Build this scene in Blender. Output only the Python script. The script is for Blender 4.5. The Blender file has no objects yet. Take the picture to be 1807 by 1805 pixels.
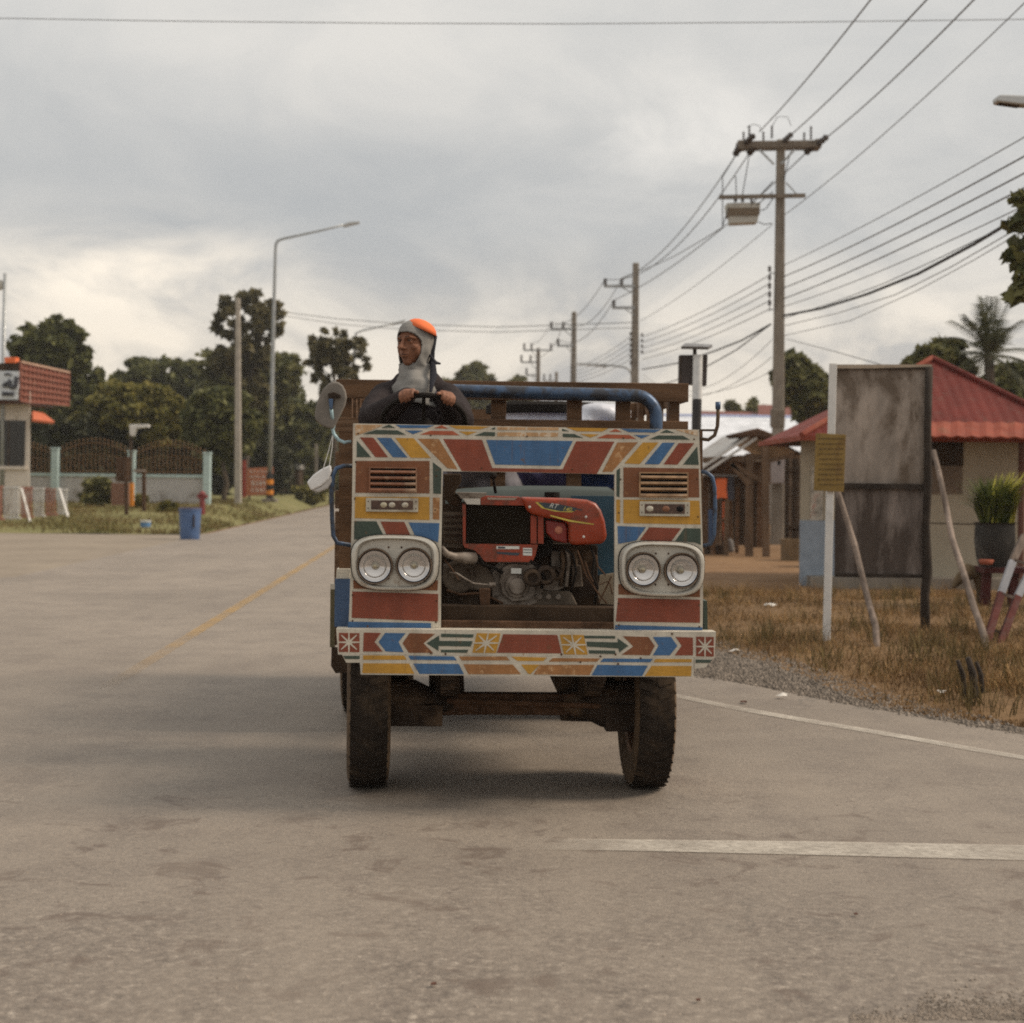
import bpy, bmesh, math, random
import numpy as np
from mathutils import Vector, Matrix
random.seed(7); RNG = np.random.default_rng(11)
S = bpy.context.scene
COL = S.collection
R = math.radians
# ------------------------------------------------------------------ camera
F = 3000.0; CX = 903.5; HY = 846.0; CAMH = 1.45; ROLL = R(0.55); W0, H0 = 1807.0, 1805.0
cr, sr = math.cos(ROLL), math.sin(ROLL)
def ray(px, py):
    u = (px-CX)/F; v = (HY-py)/F
    return Vector((u*cr-v*sr, 1.0, u*sr+v*cr))
def P(px, py, Y):
    d = ray(px, py); return Vector((d.x*Y, Y, CAMH+d.z*Y))
def G(px, py, z=0.0):
    d = ray(px, py); t = (z-CAMH)/d.z
    return Vector((d.x*t, t, z))
cam = bpy.data.cameras.new('camera'); co = bpy.data.objects.new('camera', cam); COL.objects.link(co)
cam.sensor_width = 36; cam.sensor_fit = 'HORIZONTAL'; cam.lens = F/W0*36
cam.shift_y = -(H0/2-HY)/W0
cam.clip_start = .05; cam.clip_end = 3000
co.matrix_world = Matrix(((cr, -sr, 0, 0), (0, 0, -1, 0), (sr, cr, 0, CAMH), (0, 0, 0, 1)))
cam.dof.use_dof = True; cam.dof.focus_distance = 7.55; cam.dof.aperture_fstop = 3.6
S.camera = co
# ------------------------------------------------------------------ materials
MATS = {}
def nd(nt, t, **k):
    n = nt.nodes.new(t)
    for a, v in k.items():
        if a in n.inputs: n.inputs[a].default_value = v
        else: setattr(n, a, v)
    return n
def c4(c): return (c[0], c[1], c[2], 1)
def mix(nt, fac, a, b, mode='MIX'):
    m = nt.nodes.new('ShaderNodeMix'); m.data_type = 'RGBA'; m.blend_type = mode; m.clamp_result = False
    for idx, v in ((0, fac), (6, a), (7, b)):
        if hasattr(v, 'node'): nt.links.new(v, m.inputs[idx])
        elif idx == 0: m.inputs[0].default_value = v
        else: m.inputs[idx].default_value = c4(v)
    return m.outputs[2]
def noise(nt, vec, scale, detail=4, rough=.55, dist=0.0):
    n = nd(nt, 'ShaderNodeTexNoise'); n.inputs['Scale'].default_value = scale; n.inputs['Detail'].default_value = detail
    n.inputs['Roughness'].default_value = rough; n.inputs['Distortion'].default_value = dist
    nt.links.new(vec, n.inputs['Vector']); return n.outputs['Fac']
def ramp(nt, fac, stops):
    r = nt.nodes.new('ShaderNodeValToRGB'); nt.links.new(fac, r.inputs[0])
    e = r.color_ramp.elements
    while len(e) < len(stops): e.new(.5)
    for el, (p, c) in zip(e, stops):
        el.position = p; el.color = c4(c) if not isinstance(c, (int, float)) else (c, c, c, 1)
    return r.outputs[0]
def newmat(name):
    m = bpy.data.materials.new(name); m.use_nodes = True
    nt = m.node_tree; b = nt.nodes['Principled BSDF']; return m, nt, b
def coords(nt, scale=(1, 1, 1), kind='Object'):
    tc = nt.nodes.new('ShaderNodeTexCoord'); mp = nt.nodes.new('ShaderNodeMapping'); mp.inputs['Scale'].default_value = scale
    nt.links.new(tc.outputs[kind], mp.inputs['Vector']); return mp.outputs[0]
def M(name, col, rough=.6, metal=0.0, var=.18, scale=6, dirt=None, dirt_amt=.35, dirt_scale=3, bump=0.0, bscale=60, stretch=(1, 1, 1), spec=None):
    """general weathered surface: tone variation at two scales, patches of a second (dirt / rust / bare wood) colour, fine bump"""
    if name in MATS: return MATS[name]
    m, nt, b = newmat(name)
    v = coords(nt, stretch)
    n1 = noise(nt, v, scale, 6, .6); lo = tuple(c*(1-var) for c in col); hi = tuple(min(1, c*(1+var)) for c in col)
    c = ramp(nt, n1, [(.3, lo), (.7, hi)])
    if dirt is not None:
        n2 = noise(nt, v, dirt_scale, 8, .68, .4)
        e = .70-dirt_amt*.45
        c = mix(nt, ramp(nt, n2, [(e, 0.0), (min(.99, e+.13), .85)]), c, dirt)
    nt.links.new(c, b.inputs['Base Color'])
    n3 = noise(nt, v, scale*3, 4)
    rr = ramp(nt, n3, [(.3, max(.05, rough-.12)), (.7, min(1, rough+.12))]); nt.links.new(rr, b.inputs['Roughness'])
    b.inputs['Metallic'].default_value = metal
    b.inputs['Specular IOR Level'].default_value = spec if spec is not None else (.22 if rough > .62 else .45)
    if bump:
        bp = nt.nodes.new('ShaderNodeBump'); bp.inputs['Strength'].default_value = bump; bp.inputs['Distance'].default_value = .01
        nt.links.new(noise(nt, v, bscale, 5, .6), bp.inputs['Height']); nt.links.new(bp.outputs[0], b.inputs['Normal'])
    MATS[name] = m; return m
def leafmat(name, a, bcol, dark=None, rough=.55, trans=.25, patch=None):
    if name in MATS: return MATS[name]
    m, nt, b = newmat(name)
    g = nt.nodes.new('ShaderNodeNewGeometry')
    c = ramp(nt, g.outputs['Random Per Island'], [(0.0, a), (.55, tuple((x+y)/2 for x, y in zip(a, bcol))), (1.0, bcol)])
    if dark is not None: c = mix(nt, ramp(nt, noise(nt, coords(nt), patch or 1.0, 4, .6), [(.40, .85), (.60, 0.0)]), c, dark)
    nt.links.new(c, b.inputs['Base Color']); b.inputs['Roughness'].default_value = rough
    b.inputs['Specular IOR Level'].default_value = .18
    t = nt.nodes.new('ShaderNodeBsdfTranslucent'); nt.links.new(c, t.inputs[0])
    ms = nt.nodes.new('ShaderNodeMixShader'); ms.inputs[0].default_value = trans
    nt.links.new(b.outputs[0], ms.inputs[1]); nt.links.new(t.outputs[0], ms.inputs[2])
    nt.links.new(ms.outputs[0], nt.nodes['Material Output'].inputs[0])
    MATS[name] = m; return m
# ------------------------------------------------------------------ objects
ORG = {}
def tag(o, label=None, cat=None, group=None, kind=None):
    if label: o['label'] = label
    if cat: o['category'] = cat
    if group: o['group'] = group
    if kind: o['kind'] = kind
    return o
def root(name, label, cat, loc=(0, 0, 0), group=None):
    o = bpy.data.objects.new(name, None); COL.objects.link(o); o.location = loc; o.empty_display_size = .1
    ORG[o.name] = Vector(loc)
    return tag(o, label, cat, group)
def link(name, me, parent=None):
    o = bpy.data.objects.new(name, me); COL.objects.link(o)
    if parent is not None:
        o.parent = parent; ORG[o.name] = ORG.get(parent.name, Vector((0, 0, 0)))
    return o
def basis(d, hint=None):
    d = Vector(d).normalized(); h = Vector(hint) if hint else (Vector((0, 0, 1)) if abs(d.z) < .9 else Vector((0, 1, 0)))
    s = d.cross(h).normalized(); return d, s, s.cross(d).normalized()
class MB:
    """collects shapes (world or local coordinates) for ONE mesh"""
    def __init__(s): s.v = []; s.f = []; s.m = []; s.mats = []
    def mi(s, mat):
        if mat is None: return 0
        if mat not in s.mats: s.mats.append(mat)
        return s.mats.index(mat)
    def add(s, vs, fs, mat=None):
        b = len(s.v); k = s.mi(mat)
        s.v += [tuple(x) for x in vs]; s.f += [tuple(i+b for i in f) for f in fs]; s.m += [k]*len(fs); return s
    def box(s, c, size, mat=None, rot=None):
        c = Vector(c); h = [x/2 for x in size]
        vs = [Vector((x*h[0], y*h[1], z*h[2])) for z in (-1, 1) for y in (-1, 1) for x in (-1, 1)]
        if rot is not None: vs = [rot @ v for v in vs]
        return s.add([c+v for v in vs], [(0, 2, 3, 1), (4, 5, 7, 6), (0, 1, 5, 4), (2, 6, 7, 3), (0, 4, 6, 2), (1, 3, 7, 5)], mat)
    def bar(s, a, b, w, h, mat=None, hint=None):
        a, b = Vector(a), Vector(b); d, sd, up = basis(b-a, hint); L = (b-a).length
        return s.box((a+b)/2, (w, L, h), mat, Matrix((sd, d, up)).transposed())
    def prism(s, pts, off, mat=None):
        """polygon pts (3-D, planar) pushed by the vector off"""
        pts = [Vector(p) for p in pts]; off = Vector(off); n = len(pts)
        nrm = Vector((0, 0, 0))
        for i in range(n):
            nrm += pts[i].cross(pts[(i+1) % n])
        if nrm.dot(off) > 0: pts.reverse()
        fs = [tuple(range(n)), tuple(range(2*n-1, n-1, -1))]+[(i, i+n, (i+1) % n+n, (i+1) % n) for i in range(n)]
        return s.add(pts+[p+off for p in pts], fs, mat)
    def tube(s, pts, r, seg=8, mat=None, caps=True, flat=None, rnd=False):
        pts = [Vector(p) for p in pts]; n = len(pts)
        rs = list(r) if hasattr(r, '__len__') else [r]*n
        if rnd:
            a = (pts[0]-pts[1]).normalized(); b = (pts[-1]-pts[-2]).normalized()
            pre = [(pts[0]+a*rs[0]*math.sin(t), rs[0]*max(.02, math.cos(t))) for t in (R(88), R(60), R(30))]
            post = [(pts[-1]+b*rs[-1]*math.sin(t), rs[-1]*max(.02, math.cos(t))) for t in (R(30), R(60), R(88))]
            pts = [p for p, _ in pre]+pts+[p for p, _ in post]; rs = [q for _, q in pre]+rs+[q for _, q in post]; n = len(pts)
        vs = []; prev = None
        for i in range(n):
            d = (pts[min(i+1, n-1)]-pts[max(i-1, 0)])
            d = d.normalized() if d.length > 1e-9 else Vector((0, 0, 1))
            if prev is None: _, sd, up = basis(d)
            else:
                sd = prev-d*prev.dot(d)
                sd = sd.normalized() if sd.length > 1e-6 else basis(d)[1]
                up = sd.cross(d)
            prev = sd
            for k in range(seg):
                t = 2*math.pi*k/seg; a = math.cos(t)*rs[i]; b = math.sin(t)*rs[i]
                if flat: b *= flat
                vs.append(pts[i]+sd*a+up*b)
        fs = [(i*seg+k, i*seg+(k+1) % seg, (i+1)*seg+(k+1) % seg, (i+1)*seg+k) for i in range(n-1) for k in range(seg)]
        if caps: fs += [tuple(range(seg-1, -1, -1)), tuple((n-1)*seg+k for k in range(seg))]
        return s.add(vs, fs, mat)
    def lathe(s, o, axis, prof, seg=20, mat=None, hint=None):
        """prof: list of (radius, distance along axis)"""
        o = Vector(o); d, sd, up = basis(axis, hint); vs = []
        for r, h in prof:
            for k in range(seg):
                t = 2*math.pi*k/seg; vs.append(o+d*h+(sd*math.cos(t)+up*math.sin(t))*max(r, 1e-4))
        n = len(prof)
        fs = [(i*seg+k, i*seg+(k+1) % seg, (i+1)*seg+(k+1) % seg, (i+1)*seg+k) for i in range(n-1) for k in range(seg)]
        return s.add(vs, fs, mat)
    def ball(s, c, rad, mat=None, seg=14, rings=9, rot=None):
        c = Vector(c); rad = (rad,)*3 if isinstance(rad, (int, float)) else rad; vs = []
        for i in range(rings+1):
            ph = math.pi*i/rings
            for k in range(seg):
                t = 2*math.pi*k/seg
                q = Vector((math.sin(ph)*math.cos(t)*rad[0], math.sin(ph)*math.sin(t)*rad[1], math.cos(ph)*rad[2]))
                vs.append(c+(rot @ q if rot else q))
        fs = [(i*seg+k, (i+1)*seg+k, (i+1)*seg+(k+1) % seg, i*seg+(k+1) % seg) for i in range(rings) for k in range(seg)]
        return s.add(vs, fs, mat)
    def build(s, name, mat=None, parent=None, smooth=False, bev=0, bseg=2, origin=None, angle=35):
        me = bpy.data.meshes.new(name)
        o0 = ORG.get(parent.name, Vector((0, 0, 0))) if parent is not None else Vector(origin or (0, 0, 0))
        vs = [(v[0]-o0.x, v[1]-o0.y, v[2]-o0.z) for v in s.v]
        me.from_pydata(vs, [], s.f)
        mats = s.mats if s.mats else ([mat] if mat else [])
        for q in mats: me.materials.append(q)
        if s.mats: me.polygons.foreach_set('material_index', s.m)
        me.validate(); 
        if smooth: me.polygons.foreach_set('use_smooth', [True]*len(me.polygons))
        me.update()
        o = link(name, me, parent)
        if parent is None: o.location = o0
        if smooth and smooth != 'all':
            bm = bmesh.new(); bm.from_mesh(me); bmesh.ops.remove_doubles(bm, verts=bm.verts, dist=1e-5)
            for e in bm.edges:
                if len(e.link_faces) == 2 and e.calc_face_angle(0) > R(angle): e.smooth = False
            bm.to_mesh(me); bm.free()
        if bev:
            b = o.modifiers.new('bevel', 'BEVEL'); b.width = bev; b.segments = bseg; b.limit_method = 'ANGLE'; b.angle_limit = R(35)
        return o
def npmesh(name, V, Fq, mats, parent=None, mi=None, origin=None):
    """fast mesh from numpy: V (n,3), Fq (m,3|4)"""
    o0 = np.array(ORG.get(parent.name, Vector((0, 0, 0)))) if parent is not None else np.array(origin or (0, 0, 0))
    me = bpy.data.meshes.new(name); k = Fq.shape[1]
    me.vertices.add(len(V)); me.vertices.foreach_set('co', (V-o0).astype(np.float32).ravel())
    me.loops.add(Fq.size); me.loops.foreach_set('vertex_index', Fq.astype(np.int32).ravel())
    me.polygons.add(len(Fq)); me.polygons.foreach_set('loop_start', np.arange(0, Fq.size, k, dtype=np.int32))
    for m in (mats if isinstance(mats, (list, tuple)) else [mats]): me.materials.append(m)
    if mi is not None: me.polygons.foreach_set('material_index', mi.astype(np.int32))
    me.update(calc_edges=True)
    o = link(name, me, parent)
    if parent is None: o.location = o0
    return o
def evaluated(o):
    dg = bpy.context.evaluated_depsgraph_get(); return bpy.data.meshes.new_from_object(o.evaluated_get(dg))
def remeshed(mb, name, voxel, mat, parent=None, smooth=6, factor=.5, origin=None):
    """overlapping closed shapes merged into one continuous skin"""
    o = mb.build(name, mat, parent, origin=origin)
    m = o.modifiers.new('r', 'REMESH'); m.mode = 'VOXEL'; m.voxel_size = voxel; m.use_smooth_shade = True
    if smooth:
        k = o.modifiers.new('s', 'SMOOTH'); k.iterations = smooth; k.factor = factor
    me = evaluated(o); o.modifiers.clear(); old = o.data; o.data = me; bpy.data.meshes.remove(old); me.name = name
    if not me.materials: me.materials.append(mat)
    me.polygons.foreach_set('use_smooth', [True]*len(me.polygons))
    return o
def text_mesh(name, body, mat, parent, origin, xdir, ydir, size, extrude=.0008, align='CENTER', shear=0):
    cu = bpy.data.curves.new(name, 'FONT'); cu.body = body; cu.size = size; cu.extrude = extrude; cu.align_x = align; cu.align_y = 'CENTER'; cu.shear = shear
    tmp = bpy.data.objects.new('tmp', cu); COL.objects.link(tmp)
    me = evaluated(tmp); bpy.data.objects.remove(tmp); bpy.data.curves.remove(cu)
    x = Vector(xdir).normalized(); y = Vector(ydir).normalized(); z = x.cross(y)
    mat4 = Matrix.Translation(Vector(origin)-ORG.get(parent.name, Vector((0, 0, 0)))) @ Matrix((x, y, z)).transposed().to_4x4()
    me.transform(mat4); me.materials.clear(); me.materials.append(mat); me.name = name
    return link(name, me, parent)
def copy_tree(o, parent=None):
    c = o.copy(); COL.objects.link(c)
    if parent is not None: c.parent = parent
    for ch in list(o.children): copy_tree(ch, c)
    return c
# ------------------------------------------------------------------ sky and sun
SUN_EL, SUN_AZ = 42.0, 86.0     # azimuth measured from +Y (ahead) towards +X (right)
w = bpy.data.worlds.new('World'); S.world = w; w.use_nodes = True
nt = w.node_tree; nt.nodes.clear()
out = nt.nodes.new('ShaderNodeOutputWorld')
sky = nt.nodes.new('ShaderNodeTexSky'); sky.sky_type = 'NISHITA'; sky.sun_disc = False
sky.sun_elevation = R(SUN_EL); sky.sun_rotation = R(SUN_AZ); sky.dust_density = 3
bg1 = nt.nodes.new('ShaderNodeBackground'); bg1.inputs[1].default_value = .07; nt.links.new(sky.outputs[0], bg1.inputs[0])
tc = nt.nodes.new('ShaderNodeTexCoord'); sep = nt.nodes.new('ShaderNodeSeparateXYZ'); nt.links.new(tc.outputs['Generated'], sep.inputs[0])
def mth(op, a, b=None):
    n = nt.nodes.new('ShaderNodeMath'); n.operation = op
    for i, v in enumerate((a, b)):
        if v is None: continue
        if hasattr(v, 'node'): nt.links.new(v, n.inputs[i])
        else: n.inputs[i].default_value = v
    return n.outputs[0]
zc = mth('ADD', mth('MAXIMUM', sep.outputs[2], 0.0), .22)
cb = nt.nodes.new('ShaderNodeCombineXYZ')
nt.links.new(mth('DIVIDE', sep.outputs[0], zc), cb.inputs[0]); nt.links.new(mth('DIVIDE', sep.outputs[1], zc), cb.inputs[1]); cb.inputs[2].default_value = 3.7
big = noise(nt, cb.outputs[0], .8, 4, .5, .3)       # broad banks of cloud
mp = nt.nodes.new('ShaderNodeMapping'); mp.inputs['Scale'].default_value = (1, 1, 1.9); mp.inputs['Location'].default_value = (.37, 0, .12)
nt.links.new(tc.outputs['Generated'], mp.inputs[0])
wisp = noise(nt, mp.outputs[0], 8.5, 8, .58, .5)     # puffs
n01 = mth('ADD', mth('MULTIPLY', big, .55), mth('MULTIPLY', wisp, .45))
cloud = ramp(nt, n01, [(.34, (.43, .445, .455)), (.46, (.525, .53, .525)), (.56, (.64, .63, .605)), (.66, (.80, .765, .71))])
el = sep.outputs[2]
low = ramp(nt, el, [(0.0, 1.0), (.06, .85), (.145, 0.0)])
warm = ramp(nt, wisp, [(.38, (.47, .455, .44)), (.48, (.67, .615, .54)), (.58, (.98, .88, .74))])
cloud = mix(nt, mth('MULTIPLY', low, .95), cloud, warm)
top = ramp(nt, el, [(.15, 0.0), (.29, 1.0)])
cloud = mix(nt, top, cloud, mix(nt, .6, cloud, (.70, .69, .66)))
d2 = mth('ADD', mth('POWER', mth('ABSOLUTE', mth('DIVIDE', mth('ADD', sep.outputs[0], .15), .20)), 2.0), mth('POWER', mth('ABSOLUTE', mth('DIVIDE', mth('ADD', el, -.155), .055)), 2.0))
bankf = mth('MULTIPLY', mth('POWER', 2.718, mth('MULTIPLY', d2, -1.0)), mth('ADD', .45, big))
cloud = mix(nt, mth('MULTIPLY', bankf, .62), cloud, (.41, .432, .45))
def glow(x0, z0, rx, rz, amt, col):
    global cloud
    d = mth('ADD', mth('POWER', mth('ABSOLUTE', mth('DIVIDE', mth('ADD', sep.outputs[0], -x0), rx)), 2.0), mth('POWER', mth('ABSOLUTE', mth('DIVIDE', mth('ADD', el, -z0), rz)), 2.0))
    f = mth('MULTIPLY', mth('POWER', 2.718, mth('MULTIPLY', d, -1.0)), ramp(nt, wisp, [(.40, .1), (.60, 1.0)]))
    cloud = mix(nt, mth('MULTIPLY', f, amt), cloud, col)
glow(-.215, .112, .085, .026, .95, (1.18, 1.05, .87)); glow(-.27, .075, .16, .022, .85, (1.02, .91, .76)); glow(.20, .075, .16, .035, .8, (.95, .86, .74)); glow(.11, .20, .09, .03, .6, (.86, .83, .78))
gain = mth('ADD', 1.0, mth('MULTIPLY', ramp(nt, el, [(.32, 0.0), (.95, 1.0)]), 0.45))
vm = nt.nodes.new('ShaderNodeVectorMath'); vm.operation = 'SCALE'; nt.links.new(cloud, vm.inputs[0]); nt.links.new(gain, vm.inputs[3])
bg2 = nt.nodes.new('ShaderNodeBackground'); nt.links.new(vm.outputs[0], bg2.inputs[0]); bg2.inputs[1].default_value = 1.0
ms = nt.nodes.new('ShaderNodeMixShader'); ms.inputs[0].default_value = .94
nt.links.new(bg1.outputs[0], ms.inputs[1]); nt.links.new(bg2.outputs[0], ms.inputs[2]); nt.links.new(ms.outputs[0], out.inputs[0])
sl = bpy.data.lights.new('sun', 'SUN'); sl.energy = 2.9; sl.angle = R(18); sl.color = (1, .87, .71)
so = bpy.data.objects.new('sun', sl); COL.objects.link(so)
sdir = Vector((math.sin(R(SUN_AZ))*math.cos(R(SUN_EL)), math.cos(R(SUN_AZ))*math.cos(R(SUN_EL)), math.sin(R(SUN_EL))))
so.rotation_euler = sdir.to_track_quat('Z', 'Y').to_euler(); so.location = sdir*60
S.view_settings.view_transform = 'Standard'; S.view_settings.look = 'None'; S.view_settings.gamma = 1; S.view_settings.exposure = 0.12
S.cycles.use_denoising = False; S.cycles.filter_width = 1.9; S.cycles.max_bounces = 6; S.cycles.transparent_max_bounces = 12
# ------------------------------------------------------------------ ground
def ground_mat(name, cols, scale, bump=.4, bscale=40, stones=None):
    m, nt, b = newmat(name); v = coords(nt)
    n1 = noise(nt, v, scale, 8, .65, .3); n2 = noise(nt, v, scale*9, 5, .7)
    f = nt.nodes.new('ShaderNodeMath'); f.operation = 'MULTIPLY_ADD'; nt.links.new(n2, f.inputs[0]); f.inputs[1].default_value = .45
    f2 = nt.nodes.new('ShaderNodeMath'); f2.operation = 'MULTIPLY'; nt.links.new(n1, f2.inputs[0]); f2.inputs[1].default_value = .55
    nt.links.new(f2.outputs[0], f.inputs[2])
    k = len(cols); c = ramp(nt, f.outputs[0], [(.34+.32*i/(k-1), cc) for i, cc in enumerate(cols)])
    nt.links.new(c, b.inputs['Base Color']); b.inputs['Roughness'].default_value = .95; b.inputs['Specular IOR Level'].default_value = .2
    bp = nt.nodes.new('ShaderNodeBump'); bp.inputs['Strength'].default_value = bump; bp.inputs['Distance'].default_value = .02
    nt.links.new(noise(nt, v, bscale, 8, .7), bp.inputs['Height']); nt.links.new(bp.outputs[0], b.inputs['Normal'])
    MATS[name] = m; return m
DIRT = ground_mat('dirt', [(.125, .068, .032), (.19, .108, .053), (.26, .160, .084)], .8)
APRON = ground_mat('packed apron', [(.185, .15, .115), (.235, .193, .15), (.285, .235, .178)], .5, .25)
GRAVEL = ground_mat('gravel soil', [(.085, .068, .053), (.15, .122, .096), (.215, .18, .145)], 3.0, .9, 55)
LAWN = ground_mat('lawn soil', [(.10, .10, .035), (.17, .155, .06), (.24, .20, .10)], .7, .5, 30)
STRAW = ground_mat('straw soil', [(.10, .060, .029), (.175, .104, .050), (.25, .158, .080)], 1.3, .6, 40)
def asphalt():
    m, nt, b = newmat('asphalt'); v = coords(nt)
    patch = noise(nt, v, .35, 5, .55, .2); mid = noise(nt, v, 2.3, 6, .65); fine = noise(nt, v, 62, 4, .75); agg = noise(nt, v, 170, 2, .6)
    c = ramp(nt, patch, [(.3, (.195, .160, .128)), (.5, (.238, .196, .157)), (.7, (.28, .231, .185))])
    c = mix(nt, ramp(nt, mid, [(.36, .55), (.56, 0.0)]), c, (.160, .128, .104))
    c = mix(nt, .5, c, ramp(nt, fine, [(.30, (.42, .42, .42)), (.5, (1, 1, 1)), (.70, (1.55, 1.53, 1.48))]), 'MULTIPLY')
    c = mix(nt, .35, c, ramp(nt, agg, [(.35, (.5, .5, .5)), (.65, (1.5, 1.5, 1.5))]), 'MULTIPLY')
    # coarse broken surface, also darker and browner close to the camera
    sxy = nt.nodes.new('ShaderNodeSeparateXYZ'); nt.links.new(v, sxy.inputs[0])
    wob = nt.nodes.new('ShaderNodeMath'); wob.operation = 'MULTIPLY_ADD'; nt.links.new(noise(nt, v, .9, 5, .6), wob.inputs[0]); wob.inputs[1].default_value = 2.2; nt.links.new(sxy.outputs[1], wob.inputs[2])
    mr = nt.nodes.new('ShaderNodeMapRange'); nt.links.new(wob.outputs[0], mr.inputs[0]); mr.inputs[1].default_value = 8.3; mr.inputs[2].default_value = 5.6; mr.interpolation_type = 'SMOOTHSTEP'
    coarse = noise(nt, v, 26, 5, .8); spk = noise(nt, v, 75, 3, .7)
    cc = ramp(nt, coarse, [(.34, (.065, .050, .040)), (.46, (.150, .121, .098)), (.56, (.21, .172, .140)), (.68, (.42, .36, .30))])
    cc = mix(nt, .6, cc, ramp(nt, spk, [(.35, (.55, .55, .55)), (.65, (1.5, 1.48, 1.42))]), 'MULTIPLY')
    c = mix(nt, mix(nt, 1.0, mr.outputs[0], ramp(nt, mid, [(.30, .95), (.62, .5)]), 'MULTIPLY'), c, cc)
    # oil and mud stains where vehicles turn
    mr2 = nt.nodes.new('ShaderNodeMapRange'); nt.links.new(wob.outputs[0], mr2.inputs[0]); mr2.inputs[1].default_value = 10.2; mr2.inputs[2].default_value = 7.6; mr2.interpolation_type = 'SMOOTHSTEP'
    stn = ramp(nt, noise(nt, v, 3.2, 7, .68, .6), [(.555, 0.0), (.63, .75)]); sp2 = ramp(nt, noise(nt, v, 11, 4, .6), [(.62, 0.0), (.70, .8)])
    c = mix(nt, mix(nt, 1.0, stn, mr2.outputs[0], 'MULTIPLY'), c, (.115, .082, .062)); c = mix(nt, mix(nt, 1.0, sp2, mr2.outputs[0], 'MULTIPLY'), c, (.135, .105, .085))
    # wear: pale wheel tracks along the road, rough broken patches near the camera, dark drips
    vo = nt.nodes.new('ShaderNodeTexVoronoi'); vo.inputs['Scale'].default_value = 1.9; nt.links.new(v, vo.inputs['Vector'])
    drip = ramp(nt, vo.outputs['Distance'], [(.0, 1.0), (.035, .8), (.075, 0.0)])
    gate = ramp(nt, noise(nt, v, .9, 2), [(.52, 0.0), (.60, .75)])
    c = mix(nt, mix(nt, 1.0, drip, gate, 'MULTIPLY'), c, (.11, .075, .06))
    st = noise(nt, coords(nt, (1.0, .10, 1)), 1.7, 4, .6)
    c = mix(nt, ramp(nt, st, [(.46, 0.0), (.66, .45)]), c, (.27, .222, .175))
    cr_ = nt.nodes.new('ShaderNodeTexVoronoi'); cr_.feature = 'DISTANCE_TO_EDGE'; cr_.inputs['Scale'].default_value = .55
    wv = nt.nodes.new('ShaderNodeVectorMath'); wv.operation = 'ADD'; nt.links.new(v, wv.inputs[0])
    nn = nt.nodes.new('ShaderNodeTexNoise'); nn.inputs['Scale'].default_value = 1.4; nn.inputs['Detail'].default_value = 6; nt.links.new(v, nn.inputs['Vector']); nt.links.new(nn.outputs['Color'], wv.inputs[1])
    nt.links.new(wv.outputs[0], cr_.inputs['Vector'])
    c = mix(nt, mix(nt, 1.0, ramp(nt, cr_.outputs['Distance'], [(0.0, .55), (.006, 0.0)]), ramp(nt, noise(nt, v, .5, 2), [(.5, 0.0), (.62, 1.0)]), 'MULTIPLY'), c, (.10, .085, .07))
    nt.links.new(c, b.inputs['Base Color']); b.inputs['Roughness'].default_value = .70; b.inputs['Specular IOR Level'].default_value = .42
    bp = nt.nodes.new('ShaderNodeBump'); bp.inputs['Strength'].default_value = .55; bp.inputs['Distance'].default_value = .012
    h = nt.nodes.new('ShaderNodeMath'); h.operation = 'ADD'; nt.links.new(fine, h.inputs[0]); nt.links.new(agg, h.inputs[1])
    nt.links.new(h.outputs[0], bp.inputs['Height']); nt.links.new(bp.outputs[0], b.inputs['Normal'])
    return m
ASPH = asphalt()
def linemat(name, col, hold, fade=None):
    """worn road paint: shows the road through where it has flaked"""
    m, nt, b = newmat(name); v = coords(nt)
    f = ramp(nt, noise(nt, v, 34, 7, .75), [(hold-.16, .92), (hold+.24, .18)])
    f2 = ramp(nt, noise(nt, v, 1.6, 4, .6), [(.35, 1.0), (.72, .25)])
    nt.links.new(ramp(nt, noise(nt, v, 9, 5), [(.3, tuple(x*.82 for x in col)), (.7, col)]), b.inputs['Base Color']); b.inputs['Roughness'].default_value = .8
    t = nt.nodes.new('ShaderNodeBsdfTransparent'); ms = nt.nodes.new('ShaderNodeMixShader')
    al = mix(nt, 1.0, f, f2, 'MULTIPLY')
    if fade:
        sx = nt.nodes.new('ShaderNodeSeparateXYZ'); nt.links.new(v, sx.inputs[0]); mr = nt.nodes.new('ShaderNodeMapRange'); nt.links.new(sx.outputs[fade[0]], mr.inputs[0]); mr.inputs[1].default_value = fade[1]; mr.inputs[2].default_value = fade[2]
        al = mix(nt, 1.0, al, mr.outputs[0], 'MULTIPLY')
    nt.links.new(al, ms.inputs[0]); nt.links.new(t.outputs[0], ms.inputs[1]); nt.links.new(b.outputs[0], ms.inputs[2])
    nt.links.new(ms.outputs[0], nt.nodes['Material Output'].inputs[0]); return m
g = MB(); g.add([(-400, -30, 0), (400, -30, 0), (400, 600, 0), (-400, 600, 0)], [(0, 1, 2, 3)])
tag(g.build('ground', DIRT), kind='structure')
def sheet(name, pts, z, mat, sub=None):
    b = MB(); b.add([(p[0], p[1], z) for p in pts], [tuple(range(len(pts)))])
    return tag(b.build(name, mat), kind='structure')
def redge(px, py): q = G(px, py); return (q.x, q.y)
LX = lambda Y: -5.95-.04*Y      # left road edge
RX = lambda Y: 1.42-.04*Y       # right road edge
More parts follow.
